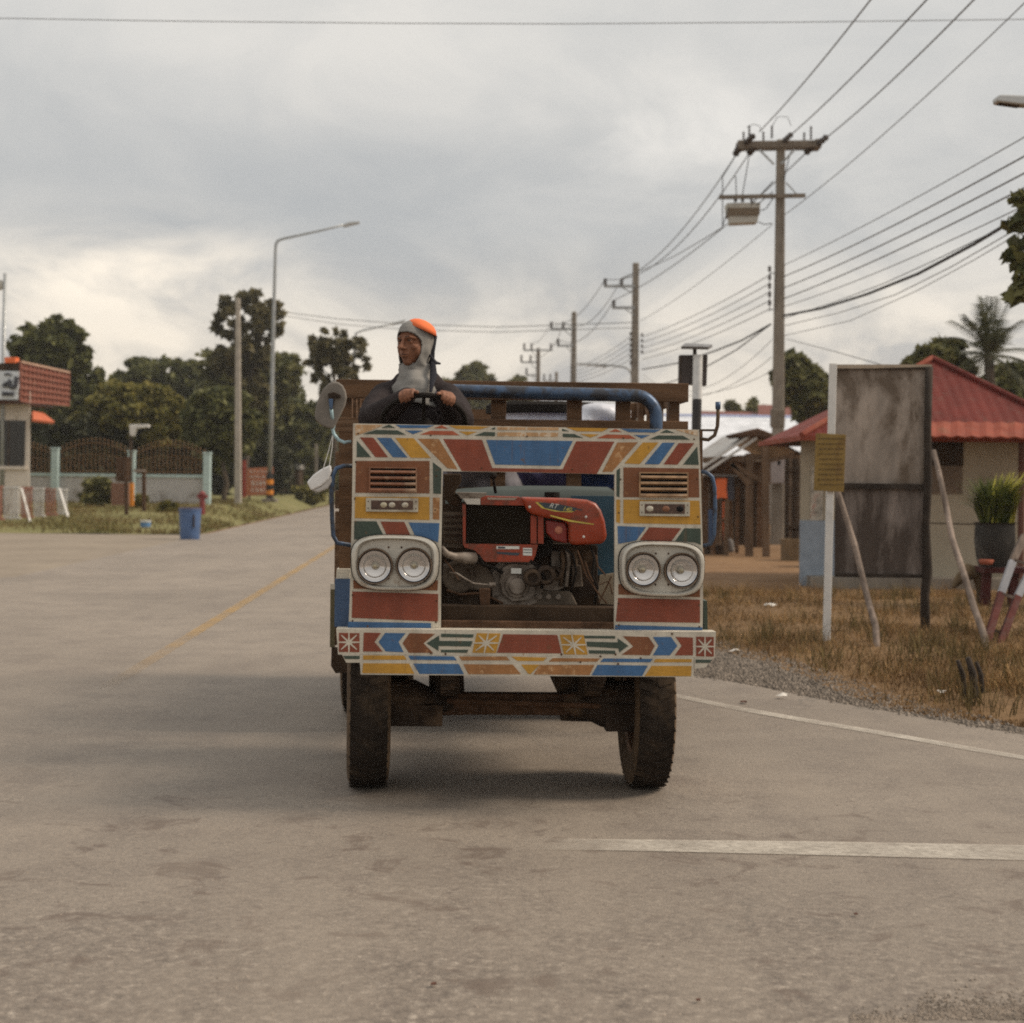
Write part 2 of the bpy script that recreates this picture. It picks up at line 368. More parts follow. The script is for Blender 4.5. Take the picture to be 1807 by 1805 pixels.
# right edge of the asphalt: bends away to the right for the side road near the camera
curve = [redge(1195, 1189), redge(1300, 1206), redge(1400, 1226), redge(1500, 1246), redge(1600, 1263), redge(1700, 1281), redge(1830, 1303)]
right_pts = [(RX(230), 230), (RX(120), 120), (RX(60), 60), (RX(30), 30), (RX(20), 20), (RX(15)+.02, 15)]+curve+[(4.2, 8.0), (8, 5.8), (16, 3.5), (30, 1.5), (30, -30)]
left_pts = [(-30, -30), (-30, 13), (-14, 17.5), (-9, 20.5), (LX(24)-.1, 24), (LX(40), 40), (LX(60), 60), (LX(120), 120), (LX(230), 230)]
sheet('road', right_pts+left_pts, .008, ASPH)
sheet('dirt_apron', [(-40, 15), (-14, 16.5), (-8, 19), (LX(23)+.3, 22.5), (LX(43)+.2, 43.2), (-12, 43.5), (-40, 44)], .004, APRON)
# gravel shoulder on the right
sh = [(RX(60)+1.0, 60), (RX(30)+.7, 30), (RX(18)+.55, 18)]+[redge(1235, 1140), redge(1320, 1163), redge(1400, 1188), redge(1480, 1222), redge(1560, 1250), redge(1660, 1268), redge(1760, 1279), redge(1850, 1290)]+[(5.4, 9.2), (12, 8.4)]
sheet('gravel_shoulder', [(RX(60)-.3, 60), (RX(15)-.4, 15)]+[(x-.25, y-.35) for x, y in curve]+[(5, 7.6), (12, 6.4)]+sh[::-1], .004, GRAVEL)
WHITE = linemat('worn white line', (.58, .52, .44), .52); STOPW = linemat('worn stop line', (.58, .52, .44), .52, (0, .02, .55)); YEL = linemat('worn yellow line', (.50, .31, .11), .47, (1, 11.5, 16))
q = [redge(925, 1484), redge(1100, 1486), redge(1450, 1490), redge(1840, 1497), redge(1840, 1524), redge(1450, 1514), redge(1100, 1506), redge(925, 1504)]
tag(sheet('stop_line', q, .012, STOPW), kind='structure')
el_ = [redge(1150, 1219), redge(1195, 1228), redge(1300, 1249), redge(1400, 1267), redge(1500, 1284), redge(1600, 1301), redge(1700, 1319), redge(1830, 1341)]
eb_ = [redge(1830, 1348), redge(1700, 1326), redge(1600, 1308), redge(1500, 1291), redge(1400, 1274), redge(1300, 1256), redge(1195, 1234), redge(1150, 1224)]
sheet('edge_line', [(RX(60)-.42, 60), (RX(15)-.32, 15)]+el_+eb_+[(RX(15)-.44, 15), (RX(60)-.54, 60)], .012, WHITE)
sheet('centre_line', [(-2.28-.04*y+d, y) for d, ys in ((-.06, (11.5, 30, 60, 110)), (.06, (110, 60, 30, 11.5))) for y in ys], .012, YEL)
# banks beside the road
def sm(x): x = max(0, min(1, x)); return x*x*(3-2*x)
def left_z(X, Y):
    return .02+.48*sm((Y-41)/17)*sm((LX(Y)-.25-X)/1.6)
def bank(name, xs, ys, zf, mat, keep=None, jitter=.02):
    V = []; idx = {}; Fq = []
    for j, y in enumerate(ys):
        for i, (x0, x1) in enumerate([(0, 0)]*len(xs)):
            pass
    for j, y in enumerate(ys):
        for i, t in enumerate(xs):
            x = t(y) if callable(t) else t
            V.append((x, y, zf(x, y)+random.uniform(-jitter, jitter)))
    n = len(xs)
    for j in range(len(ys)-1):
        for i in range(n-1): Fq.append((j*n+i, j*n+i+1, (j+1)*n+i+1, (j+1)*n+i))
    b = MB(); b.add(V, Fq); return tag(b.build(name, mat, smooth='all'), kind='structure')
ly = [42+.8*i for i in range(36)]+[72+6*i for i in range(20)]
bank('grass_verge', [(lambda y, d=d: LX(y)-.15-d) for d in (70, 50, 35, 25, 18, 14, 11, 9, 7, 6, 5, 4, 3, 2.4, 1.8, 1.3, .8, .4, 0)], ly, left_z, LAWN)
def right_z(X, Y):
    # verge between shoulder and yard, gentle hump
    return .006+.08*sm((X-vx0(Y)-.15)/1.4)*sm((Y-9.3)/1.5)*sm((22.5-Y)/3.0)+.02*math.sin(X*2.1+Y*.7)*sm((X-vx0(Y)-.3)/1.0)*math.sin(Y*1.9)
def vx0(y):   # inner edge of the straw
    pts = [(9.0, 4.9)]+[(p[1], p[0]) for p in sh[::-1][2:]]
    pts.sort()
    for (y0, x0), (y1, x1) in zip(pts, pts[1:]):
        if y0 <= y <= y1: return x0+(x1-x0)*(y-y0)/(y1-y0+1e-9)
    return pts[-1][1] if y > pts[-1][0] else pts[0][1]
ry = [9.25+.35*i for i in range(40)]
bank('straw_verge', [(lambda y, d=d: vx0(y)+d) for d in (0, .12, .25, .5, .9, 1.4, 2, 3, 4, 5.5, 7, 9, 12)], ry, right_z, STRAW, jitter=.004)
# ------------------------------------------------------------------ grass, stones
def blades(name, pts, h, wid, mats, lean=.5, label=None, cat=None):
    n = len(pts); pts = np.asarray(pts, float)
    hh = h*RNG.uniform(.4, 1.3, n); th = RNG.uniform(0, 2*np.pi, n); ln = RNG.uniform(.1, lean, n)*hh
    a2 = RNG.uniform(0, 2*np.pi, n)
    dx = np.stack([np.cos(th), np.sin(th), 0*th], 1); sx = np.stack([np.cos(a2), np.sin(a2), 0*th], 1)
    up = np.array([0, 0, 1.0])
    ww = (wid*RNG.uniform(.6, 1.4, n))[:, None]
    b0 = pts-sx*ww; b1 = pts+sx*ww
    m0 = pts+dx*(ln*.35)[:, None]+up*(hh*.6)[:, None]
    t = pts+dx*ln[:, None]+up*hh[:, None]*np.sqrt(np.clip(1-(ln/hh)**2*.35, .2, 1))[:, None]
    V = np.stack([b0, b1, m0+sx*ww*.6, m0-sx*ww*.6, t], 1).reshape(-1, 3)
    i = np.arange(n)*5
    Fq = np.concatenate([np.stack([i, i+1, i+2], 1), np.stack([i, i+2, i+3], 1), np.stack([i+3, i+2, i+4], 1)])
    o = npmesh(name, V, Fq, mats); tag(o, label, cat, kind='stuff'); return o
STRAWL = leafmat('straw blades', (.17, .098, .042), (.40, .245, .105), dark=(.10, .06, .028), rough=.9, trans=.1, patch=1.6)
GREENL = leafmat('green blades', (.075, .075, .022), (.20, .165, .06), dark=(.17, .115, .05), rough=.9, trans=.15, patch=.5)
pts = []; hts = []
STAKES = [(G(x, 1240).x, G(x, 1240).y) for x in (1712, 1728, 1740)]
def patchy(x, y): return .5+.5*math.sin(x*2.3+1.3*math.sin(y*1.1))*math.sin(y*1.7+1.1*math.sin(x*1.9+.5))
def grow(x, y):
    if x < vx0(y)-.03+RNG.normal(0, .06) or not 9.25 < y < 22.5: return
    for sx, sy in STAKES:
        if abs(x-sx) < .10 and -.9 < y-sy < .1 and RNG.random() < .85: return
    k = patchy(x, y); e = sm((x-vx0(y))/1.1)
    if RNG.random() > .4+.6*k*(.5+.5*e): return
    pts.append((x, y, right_z(x, y)-.01)); hts.append((.35+.65*e)*(.35+.9*k))
clump = [(RNG.uniform(1.4, 8.5), RNG.uniform(9.3, 22.5), RNG.uniform(.08, .38)) for _ in range(420)]
for x, y, r in clump:
    if x < vx0(y)+.1: continue
    n0 = len(pts)
    for _ in range(int(420*r)): 
        a, b = RNG.normal(0, r, 2); grow(x+a, y+b)
    f = RNG.uniform(.8, 1.9)
    for i in range(n0, len(hts)): hts[i] *= f
for _ in range(42000):
    y = 9.3+13*RNG.random()**1.4; grow(vx0(y)+RNG.random()**1.3*(y*.34-vx0(y)+.6), y)
blades('dry_grass', pts, .10*np.array(hts), .0032, STRAWL, 1.6, 'dry straw coloured grass over the verge in front of the boards', 'grass')
WEEDL = leafmat('weed blades', (.07, .053, .024), (.20, .145, .058), rough=.9, trans=.1)
wp_ = []
for _ in range(120):
    y = 9.5+12*RNG.random(); x = vx0(y)+.25+RNG.random()*(y*.33-vx0(y)); n_ = int(RNG.uniform(8, 60)); r_ = RNG.uniform(.03, .16)
    for _ in range(n_):
        a, b = RNG.normal(0, r_, 2); wp_.append((x+a, y+b, right_z(x+a, y+b)-.01))
blades('weeds', wp_, .20, .0035, WEEDL, .9, 'olive and brown weed tufts among the dry grass', 'weeds')
pts = []
for _ in range(26000):
    y = 42.2+26*RNG.random()**1.3; x = LX(y)-.2-RNG.random()**1.2*11
    if math.sin(x*1.7+y*.6)+math.sin(x*.6-y*.9)+RNG.normal(0, .8) > -.5: pts.append((x, y, left_z(x, y)-.01))
blades('green_grass', pts, .15, .012, GREENL, .9, 'low green and brown grass on the bank left of the road', 'grass')
def pebbles(name, spots, rmin, rmax, mat, label):
    b = MB(); 
    for x, y, z in spots:
        r = random.uniform(rmin, rmax); o = len(b.v)
        q = [Vector((random.uniform(.7, 1.2)*a*r, random.uniform(.7, 1.2)*c*r, random.uniform(.5, .9)*e*r)) for a, c, e in ((1, 0, 0), (-1, 0, 0), (0, 1, 0), (0, -1, 0), (0, 0, 1), (0, 0, -1))]
        b.add([Vector((x, y, z))+k for k in q], [(0, 2, 4), (2, 1, 4), (1, 3, 4), (3, 0, 4), (2, 0, 5), (1, 2, 5), (3, 1, 5), (0, 3, 5)])
    return tag(b.build(name, mat), label, 'gravel', kind='stuff')
sp = []
while len(sp) < 5200:
    y = random.uniform(8.2, 16); x = random.uniform(.6, 4.4)
    lo = None
    for (x0, y0), (x1, y1) in zip(curve, curve[1:]):
        if x0 <= x <= x1: lo = y0+(y1-y0)*(x-x0)/(x1-x0)
    if x < curve[0][0]: lo = curve[0][1]+(x-curve[0][0])*-10
    if lo is None: continue
    if y > lo-.12+abs(random.gauss(0, .1)) and x < vx0(y)+.35: sp.append((x, y, .006))
pebbles('shoulder_stones', sp, .006, .022, M('stone', (.175, .145, .118), .95, var=.55, scale=9), 'loose grey gravel along the edge of the asphalt')
sp = []
for _ in range(1500):
    px = random.uniform(1500, 1830); py = 1805-abs(random.gauss(0, 22)) if px > 1620 else 1815-abs(random.gauss(0, 10))
    q = G(px, py); sp.append((q.x, q.y, .01))
for _ in range(260):
    q = G(random.uniform(-40, 1850), random.uniform(1420, 1800)); sp.append((q.x, q.y, .008))
pebbles('road_grit', sp, .0025, .006, M('road grit', (.25, .205, .165), .95, var=.5, scale=9), 'grit scattered over the asphalt near the camera')
LITTER = M('fallen leaf brown', (.10, .045, .03), .8)
for px, py, s_, l in ((1312, 1240, .03, 'dark reddish dry leaf on the asphalt right of the truck by the white line'), (765, 1738, .012, 'dark dry leaf lying alone on the near asphalt'), (1510, 1614, .009, 'tiny brown leaf scrap on the asphalt in front of the white stop line'), (1232, 1766, .009, 'tiny dark leaf scrap on the asphalt near the bottom edge')):
    q = G(px, py, .014); b = MB()
    vs = [q+Vector((s_*math.cos(t)*(1 if i % 2 else .6), s_*.9*math.sin(t), s_*.35*abs(math.sin(t*1.5)))) for i, t in enumerate([k*math.pi/4 for k in range(8)])]
    b.prism(vs, (0, 0, .003)); tag(b.build('fallen_leaf', LITTER, origin=q), l, 'leaf')
PAPER = M('paper scrap', (.70, .66, .60), .8)
for px, py, s_, l in ((1295, 1145, .07, 'flattened white paper scrap at the end of the gravel beside the truck'), (1360, 1077, .09, 'crumpled white litter in the grass left of the white post'), (1380, 1222, .05, 'small white litter scrap on the verge below the propped boards'), (1660, 1222, .06, 'pale litter scrap beside the charred stakes')):
    q = G(px, py, .05); q.z = right_z(q.x, q.y)+.015; b = MB(); rl = random.Random(px); n = 9; s_ *= .75
    rim_ = [q+Vector((s_*rl.uniform(.5, 1.2)*math.cos(2*math.pi*k/n), s_*.7*rl.uniform(.5, 1.2)*math.sin(2*math.pi*k/n), rl.uniform(0, .03))) for k in range(n)]; c = q+Vector((rl.uniform(-.3, .3)*s_, 0, .03))
    b.add(rim_+[c], [(k, (k+1) % n, n) for k in range(n)])
    tag(b.build('litter_scrap', PAPER, origin=q), l, 'litter')
# ------------------------------------------------------------------ the farm truck (local axes: x right, y back, z up)
YAW = .04; O = Vector(((930-CX)/F*7.45, 7.45, 0))
truck = root('farm_truck', 'open cab farm truck with painted wooden front panel driving towards the camera', 'truck')
truck.location = O; truck.rotation_euler = (0, 0, YAW); ORG[truck.name] = Vector((0, 0, 0))
RI = Matrix.Rotation(-YAW, 3, 'Z'); RF = Matrix.Rotation(YAW, 3, 'Z')
def TW(p): return RF @ Vector(p)+O            # local -> world
def TL(px, py, yl):
    o = RI @ (Vector((0, 0, CAMH))-O); d = RI @ ray(px, py); t = (yl-o.y)/d.y
    return o+d*t
def k1(x, y): return 560+x/4.5125, 540+y/4.5125
def k2(x, y): return 900+x/4.5125, 640+y/4.5125
def k3(x, y): return 560+x/4.5125, 900+y/4.5125
def k4(x, y): return 900+x/4.5125, 900+y/4.5125
def k6(x, y): return 760+x/5.019, 800+y/5.019
def paint(name, col, wood=(.15, .078, .034), amt=.17, rough=.5):
    """hand-brushed gloss paint on board: streaks, grime, chips down to brown wood"""
    m, nt, b = newmat(name); v = coords(nt); vs = coords(nt, (1, 1, .22))
    n = noise(nt, vs, 14, 6, .6); c = ramp(nt, n, [(.3, tuple(x*.8 for x in col)), (.7, tuple(min(1, x*1.14) for x in col))])
    grime = ramp(nt, noise(nt, v, 3.1, 6, .62), [(.45, 0.0), (.72, .42)])
    c = mix(nt, grime, c, tuple(x*.45+.03*y for x, y in zip(col, (1, .75, .5))))
    ch = noise(nt, v, 26, 9, .72, .2); e = .70-amt*.5
    c = mix(nt, ramp(nt, ch, [(e, 0.0), (e+.05, .9)]), c, wood)
    drip = noise(nt, coords(nt, (1, 1, .07)), 55, 5, .6); gate = ramp(nt, noise(nt, v, 2.2, 3), [(.50, 0.0), (.66, .55)])
    c = mix(nt, mix(nt, 1.0, ramp(nt, drip, [(.56, 0.0), (.68, 1.0)]), gate, 'MULTIPLY'), c, (.14, .070, .032))
    brush = noise(nt, coords(nt, (.12, .12, 1)), 130, 3, .6); c = mix(nt, .3, c, ramp(nt, brush, [(.35, (.72, .72, .72)), (.65, (1.22, 1.22, 1.22))]), 'MULTIPLY')
    scr = noise(nt, coords(nt, (1, 1, .5)), 110, 8, .8); c = mix(nt, ramp(nt, scr, [(.66, 0.0), (.72, .6)]), c, (.30, .24, .17))
    nt.links.new(c, b.inputs['Base Color'])
    nt.links.new(ramp(nt, noise(nt, v, 18, 4), [(.3, rough-.1), (.7, rough+.22)]), b.inputs['Roughness']); b.inputs['Specular IOR Level'].default_value = .35
    bp = nt.nodes.new('ShaderNodeBump'); bp.inputs['Strength'].default_value = .25; bp.inputs['Distance'].default_value = .004
    nt.links.new(noise(nt, vs, 90, 4), bp.inputs['Height']); nt.links.new(bp.outputs[0], b.inputs['Normal'])
    return m
WH = paint('cream paint', (.58, .525, .43), (.30, .15, .06), .12); RED = paint('brick paint', (.235, .055, .028)); BLU = paint('blue paint', (.05, .13, .27))
YLW = paint('ochre paint', (.50, .26, .035)); GRN = paint('dark green paint', (.05, .072, .055)); TAN = paint('bare tan board', (.34, .155, .055), (.50, .30, .15), .28, .6)
BRN = paint('brown stained board', (.20, .075, .032), (.36, .19, .09), .2, .6); ORB = paint('faded orange paint', (.40, .10, .045))
PALEW = paint('bleached board', (.50, .30, .15), (.62, .52, .40), .35, .6)
WOOD = M('old plank', (.115, .062, .032), .75, var=.45, scale=5, dirt=(.20, .12, .07), dirt_amt=.4, bump=.4, bscale=40, stretch=(.3, 1, 2.5))
DWOOD = M('dark oily plank', (.052, .034, .022), .85, spec=.08, var=.4, scale=6, bump=.3)
RUST = M('rusty steel', (.085, .047, .028), .85, .0, spec=.1, var=.5, scale=14, bump=.3)
DSTEEL = M('greasy dark steel', (.044, .031, .023), .75, .1, spec=.12, var=.5, scale=9, dirt=(.13, .085, .052), dirt_amt=.5)
GALU = M('cast alloy', (.24, .20, .165), .6, .2, var=.35, scale=12, dirt=(.09, .065, .045), dirt_amt=.55, dirt_scale=9)
BLUEP = M('worn blue tube', (.05, .085, .15), .4, .35, var=.3, scale=12, dirt=(.03, .025, .022), dirt_amt=.55, dirt_scale=9)
def poly(mb, k, pts, mat, yl, t=.0022):
    q = [TL(*k(x, y), yl) for x, y in pts]; mb.prism(q, (0, -t, 0), mat)
def polys(mb, yl, items):
    for k, mat, pts in items: poly(mb, k, pts, mat, yl)
# ---- front panel
b = MB()
px_ = lambda x, y: (x, y)
outer = [(623, 747), (780, 750), (1085, 756), (1233.5, 758), (1237, 850), (1241, 1000), (1240, 1113.5), (1084, 1110), (1085, 1000), (1085, 837), (930, 833.5), (781.6, 831.5), (779, 960), (778, 1108), (615, 1107), (617, 1060), (621, 900)]
b.prism([TL(x, y, 0) for x, y in outer], (0, .032, 0), WH)
T = []
A = lambda k, m, *p: T.append((k, m, p))
A(k1, PALEW, (300, 945), (520, 948), (440, 985), (345, 1018), (305, 1030)); A(k1, GRN, (510, 968), (570, 944), (622, 970)); A(k1, GRN, (365, 1018), (470, 986), (640, 990), (705, 1024))
A(k1, BLU, (622, 946), (930, 950), (872, 972), (662, 970)); A(k1, BLU, (700, 990), (840, 992), (762, 1020))
A(k1, ORB, (930, 972), (990, 948), (1042, 976)); A(k1, ORB, (818, 1023), (898, 993), (1080, 995), (1132, 1029))
A(k1, YLW, (1048, 951), (1372, 960), (1295, 981), (1108, 978)); A(k1, YLW, (1128, 998), (1272, 1001), (1192, 1029))
A(k1, GRN, (1378, 980), (1415, 964), (1415, 983)); A(k1, GRN, (1250, 1031), (1330, 1002), (1415, 1004), (1415, 1036))
A(k1, PALEW, (1433, 964), (1920, 968), (1920, 989), (1433, 985)); A(k1, PALEW, (1433, 1005), (1918, 1009), (1912, 1040), (1433, 1036))
A(k2, GRN, (415, 524), (470, 546), (415, 544)); A(k2, GRN, (420, 564), (508, 567), (582, 598), (420, 592))
A(k2, YLW, (452, 516), (782, 522), (735, 548), (532, 546)); A(k2, YLW, (558, 567), (707, 570), (640, 596))
A(k2, ORB, (790, 549), (840, 527), (890, 551)); A(k2, ORB, (690, 600), (768, 571), (950, 575), (1004, 606))
A(k2, BLU, (880, 525), (1202, 532), (1152, 556), (945, 552)); A(k2, BLU, (984, 575), (1112, 577), (1050, 603))
A(k2, GRN, (1193, 558), (1245, 533), (1312, 559)); A(k2, GRN, (1108, 609), (1180, 578), (1375, 581), (1432, 613)); A(k2, PALEW, (1318, 534), (1490, 540), (1490, 582), (1400, 558))
A(k1, GRN, (315, 1072), (428, 1203), (313, 1203)); A(k1, RED, (338, 1045), (447, 1048), (563, 1203), (463, 1203)); A(k1, BLU, (473, 1048), (587, 1050), (718, 1206), (603, 1204))
A(k1, YLW, (622, 1050), (767, 1052), (903, 1209), (743, 1207)); A(k1, TAN, (800, 1056), (967, 1058), (1117, 1300), (1035, 1290))
A(px_, RED, (782, 774.5), (850.5, 776), (868.5, 825.7), (993, 828), (1016.8, 778.5), (1084, 779.2), (1053, 836), (930, 832.8), (814.8, 831))
A(px_, BLU, (858, 776.2), (1010.8, 778), (988.6, 822), (873.8, 819.6))
A(k2, TAN, (855, 635), (1017, 633), (812, 868), (735, 869)); A(k2, YLW, (1058, 635), (1182, 635), (1032, 806), (912, 801)); A(k2, BLU, (1213, 637), (1312, 637), (1187, 809), (1073, 807))
A(k2, RED, (1343, 640), (1467, 640), (1332, 811), (1223, 809)); A(k2, GRN, (1490, 668), (1502, 813), (1378, 811))
A(k1, GRN, (920, 1243), (988, 1296), (984, 1496), (923, 1492)); A(k1, BRN, (308, 1233), (893, 1233), (893, 1491), (302, 1486)); A(k1, YLW, (300, 1518), (893, 1520), (893, 1703), (298, 1688)); A(k1, TAN, (920, 1525), (974, 1526), (970, 1700), (920, 1696))
A(k3, GRN, (294, 88), (470, 89), (522, 192), (480, 215), (293, 235)); A(k3, RED, (503, 91), (692, 94), (740, 198), (552, 198)); A(k3, BLU, (728, 99), (972, 104), (962, 258), (905, 235), (775, 198))
A(k3, BRN, (285, 560), (962, 560), (957, 640), (288, 625)); A(k3, RED, (279, 648), (962, 668), (960, 887), (274, 857)); A(k3, BLU, (248, 888), (905, 900), (905, 940), (243, 934))
A(k2, GRN, (848, 858), (876, 838), (871, 1072), (848, 1062)); A(k2, BRN, (903, 833), (1502, 843), (1507, 1072), (903, 1070)); A(k2, YLW, (903, 1089), (1507, 1099), (1517, 1287), (903, 1277)); A(k2, YLW, (846, 1090), (876, 1090), (876, 1276), (846, 1270))
A(k2, BLU, (856, 1300), (1082, 1309), (1005, 1415), (860, 1442)); A(k2, RED, (1108, 1310), (1362, 1318), (1285, 1420), (1033, 1412)); A(k2, GRN, (1388, 1318), (1517, 1320), (1519, 1450), (1470, 1430), (1316, 1418))
A(k4, BRN, (862, 590), (1512, 610), (1512, 693), (862, 672)); A(k4, RED, (860, 699), (1512, 714), (1512, 897), (842, 887)); A(k4, BLU, (838, 914), (1532, 934), (1532, 967), (835, 952))
polys(b, 0, T)
panel = b.build('front_panel', parent=truck)
for nx, ny in ((632, 765), (760, 768), (930, 770), (1100, 773), (1225, 775), (628, 815), (770, 840), (1095, 846), (1230, 845), (626, 880), (768, 900), (1092, 905), (1232, 912), (622, 1050), (770, 1060), (1092, 1065), (1234, 1068), (622, 1095), (769, 1098), (1092, 1103), (1234, 1106), (850, 826), (1010, 828)):
    b = MB(); q = TL(nx, ny, -.004); b.lathe(q, (0, 1, 0), [(.0001, -.0012), (.0032, -.0008), (.0042, .002)], 8, RUST); b.build('nail', parent=panel)
# ---- louvre vents, marker lamps
VENT = M('vent frame brown', (.21, .085, .04), .5, var=.3, scale=20, dirt=(.40, .30, .20), dirt_amt=.3); HOLE = M('black void', (.006, .005, .005), .9, var=0)
def vent(k, x0, x1, y0, y1, frame):
    b = MB(); a = TL(*k(x0, y0), -.002); c = TL(*k(x1, y1), -.002); w_, h_ = c.x-a.x, a.z-c.z; n = 4
    b.box((a.x+w_/2, -.0035, c.z+h_/2), (w_, .003, h_), HOLE)
    fr = .006
    for xx in (a.x, c.x): b.box((xx, -.008, c.z+h_/2), (fr, .012, h_+fr), frame)
    for zz in (a.z, c.z): b.box((a.x+w_/2, -.0082, zz), (w_-fr, .0116, fr), frame)
    for i in range(n):
        z = c.z+h_*(i+.5)/n
        b.box((a.x+w_/2, -.010, z-h_*.07), (w_-fr, .016, h_*.10), frame, Matrix.Rotation(R(-28), 3, 'X'))
    b.build('vent', parent=truck)
vent(k1, 418, 788, 1285, 1478, VENT)
vent(k2, 1032, 1412, 875, 1070, M('vent frame pale', (.32, .19, .10), .45, .2, var=.35, scale=20, dirt=(.5, .45, .38), dirt_amt=.4))
LAMPF = M('lamp bezel', (.46, .42, .34), .4, .3, var=.2, scale=20, dirt=(.15, .09, .05), dirt_amt=.35); LAMPI = M('lamp dark inside', (.07, .035, .022), .25, var=.5, scale=30); BULB = M('bulb', (.45, .40, .28), .15, .3)
def marker(k, x0, x1, y0, y1, bulbs):
    b = MB(); a = TL(*k(x0, y0), -.002); c = TL(*k(x1, y1), -.002); w_, h_ = c.x-a.x, a.z-c.z; m = (a+c)/2
    b.box((m.x, -.009, m.z), (w_, .014, h_), LAMPF)
    for sx in (-1, 1):
        for sz in (-.25, .25): b.lathe((m.x+sx*w_*.455, -.0175, m.z+sz*h_), (0, 1, 0), [(.0001, 0), (.0035, 0), (.0035, .003)], 8, LAMPI)
    o = b.build('marker_lamp', parent=truck, bev=.002)
    b = MB(); b.box((m.x, -.0175, m.z), (w_*.80, .004, h_*.66), LAMPI)
    for f, col in bulbs: b.ball((m.x+w_*f, -.0195, m.z), (h_*.26, .006, h_*.2), col)
    b.build('lens', parent=o, bev=.0015)
marker(k1, 388, 803, 1527, 1640, ((-.16, BULB), (.0, LAMPF), (.25, LAMPF))); marker(k2, 1030, 1428, 1103, 1223, ((-.3, LAMPF), (.02, VENT), (.3, HOLE)))
# ---- headlamp clusters
HOUS = M('aluminium paint', (.50, .47, .41), .42, .35, var=.12, scale=9, dirt=(.24, .15, .08), dirt_amt=.28, dirt_scale=16); RIMD = M('rusty lamp ring', (.17, .12, .085), .4, .6, var=.5, scale=30); SEAL = M('black rubber seal', (.016, .013, .011), .8, spec=.1)
m, nt, bb = newmat('chrome bowl'); bb.inputs['Metallic'].default_value = 1; bb.inputs['Roughness'].default_value = .16; bb.inputs['Base Color'].default_value = (.66, .65, .66, 1); CHROME = m
m, nt, bb = newmat('lamp glass'); bb.inputs['Base Color'].default_value = (1, 1, 1, 1); bb.inputs['Roughness'].default_value = .05; bb.inputs['Transmission Weight'].default_value = 0
t_ = nt.nodes.new('ShaderNodeBsdfTransparent'); gl = nt.nodes.new('ShaderNodeBsdfGlossy'); gl.inputs['Roughness'].default_value = .05; ms = nt.nodes.new('ShaderNodeMixShader')
t_.inputs[0].default_value = (.90, .88, .85, 1); ms.inputs[0].default_value = .06; nt.links.new(t_.outputs[0], ms.inputs[1]); nt.links.new(gl.outputs[0], ms.inputs[2]); nt.links.new(ms.outputs[0], nt.nodes['Material Output'].inputs[0]); GLASS = m
def cluster(k, x0, x1, y0, y1, lamps, skew):
    a = TL(*k(x0, y0), -.004); c = TL(*k(x1, y1), -.004); m = (a+c)/2; W_, H_ = (c.x-a.x)/2, (a.z-c.z)/2; n = 48
    def ring(s, yy, ex=3.3, dw=0):
        q = []
        for i in range(n):
            t = 2*math.pi*i/n; cx, sx = math.cos(t), math.sin(t)
            x = abs(cx)**(2/ex)*math.copysign(1, cx); z = abs(sx)**(2/ex)*math.copysign(1, sx)
            x *= 1-.055*(-z*.5+.5)         # a little narrower at the bottom
            q.append(Vector((m.x+(W_*s-dw)*x, yy, m.z+(H_*s-dw)*z+skew*x*H_)))
        return q
    b = MB(); R_ = [ring(1.012, .0), ring(1.012, -.014), ring(1.0, -.040), ring(.965, -.058), ring(.91, -.061), ring(.86, -.052), ring(.835, -.030)]
    vs = [v for r in R_ for v in r]; fs = [(i*n+j, i*n+(j+1) % n, (i+1)*n+(j+1) % n, (i+1)*n+j) for i in range(len(R_)-1) for j in range(n)]
    b.add(vs, fs, HOUS); b.add(R_[-1], [tuple(range(n))], HOUS)
    b.add(ring(1.03, -.001)+ring(1.03, -.016)+ring(1.0, -.017), [(i*n+j, i*n+(j+1) % n, (i+1)*n+(j+1) % n, (i+1)*n+j) for i in range(2) for j in range(n)], SEAL)
    for i in range(5): b.box((m.x, -.0325, m.z-.022+.011*i), (.018, .004, .003), HOUS)
    for sx in (-.028, .028):
        for sz in (-.068, .068): b.lathe((m.x+sx, -.0335, m.z+sz), (0, 1, 0), [(.0001, 0), (.004, 0), (.005, .004)], 8, RUST)
    hs = b.build('headlight_housing', parent=truck, smooth=True, angle=50)
    for lx, ly_, lr in lamps:
        q = TL(*k(lx, ly_), -.03); r = lr*.00055
        b = MB(); ce = (q.x, -.032, q.z)
        b.lathe(ce, (0, -1, 0), [(r*1.06, -.004), (r*1.07, .022), (r*1.03, .030), (r*.97, .029), (r*.93, .020)], 32, RIMD)
        b.lathe(ce, (0, -1, 0), [(r*.90, .029), (r*.80, .027), (r*.70, .0245)]+[(r*f, -.004+.052*f*f) for f in (.66, .60, .52, .44, .36, .28, .2, .1)]+[(.001, -.004)], 32, CHROME)
        b.lathe(ce, (0, -1, 0), [(r*.975, .029), (r*.93, .031), (r*.89, .0245)], 32, SEAL)
        b.ball((q.x, -.040, q.z), (.010, .008, .010), BULB)
        lo = b.build('headlight', parent=hs, smooth=True, angle=60)
        b = MB(); b.lathe(ce, (0, -1, 0), [(.001, .040), (r*.35, .038), (r*.65, .034), (r*.85, .029), (r*.94, .025)], 32, GLASS); b.build('lens', parent=hs, smooth='all')
cluster(k3, 268, 970, 197, 640, ((460, 445, 135), (770, 441, 136)), -.012); cluster(k4, 862, 1545, 248, 686, ((1058, 473, 132), (1363, 480, 134)), -.03)
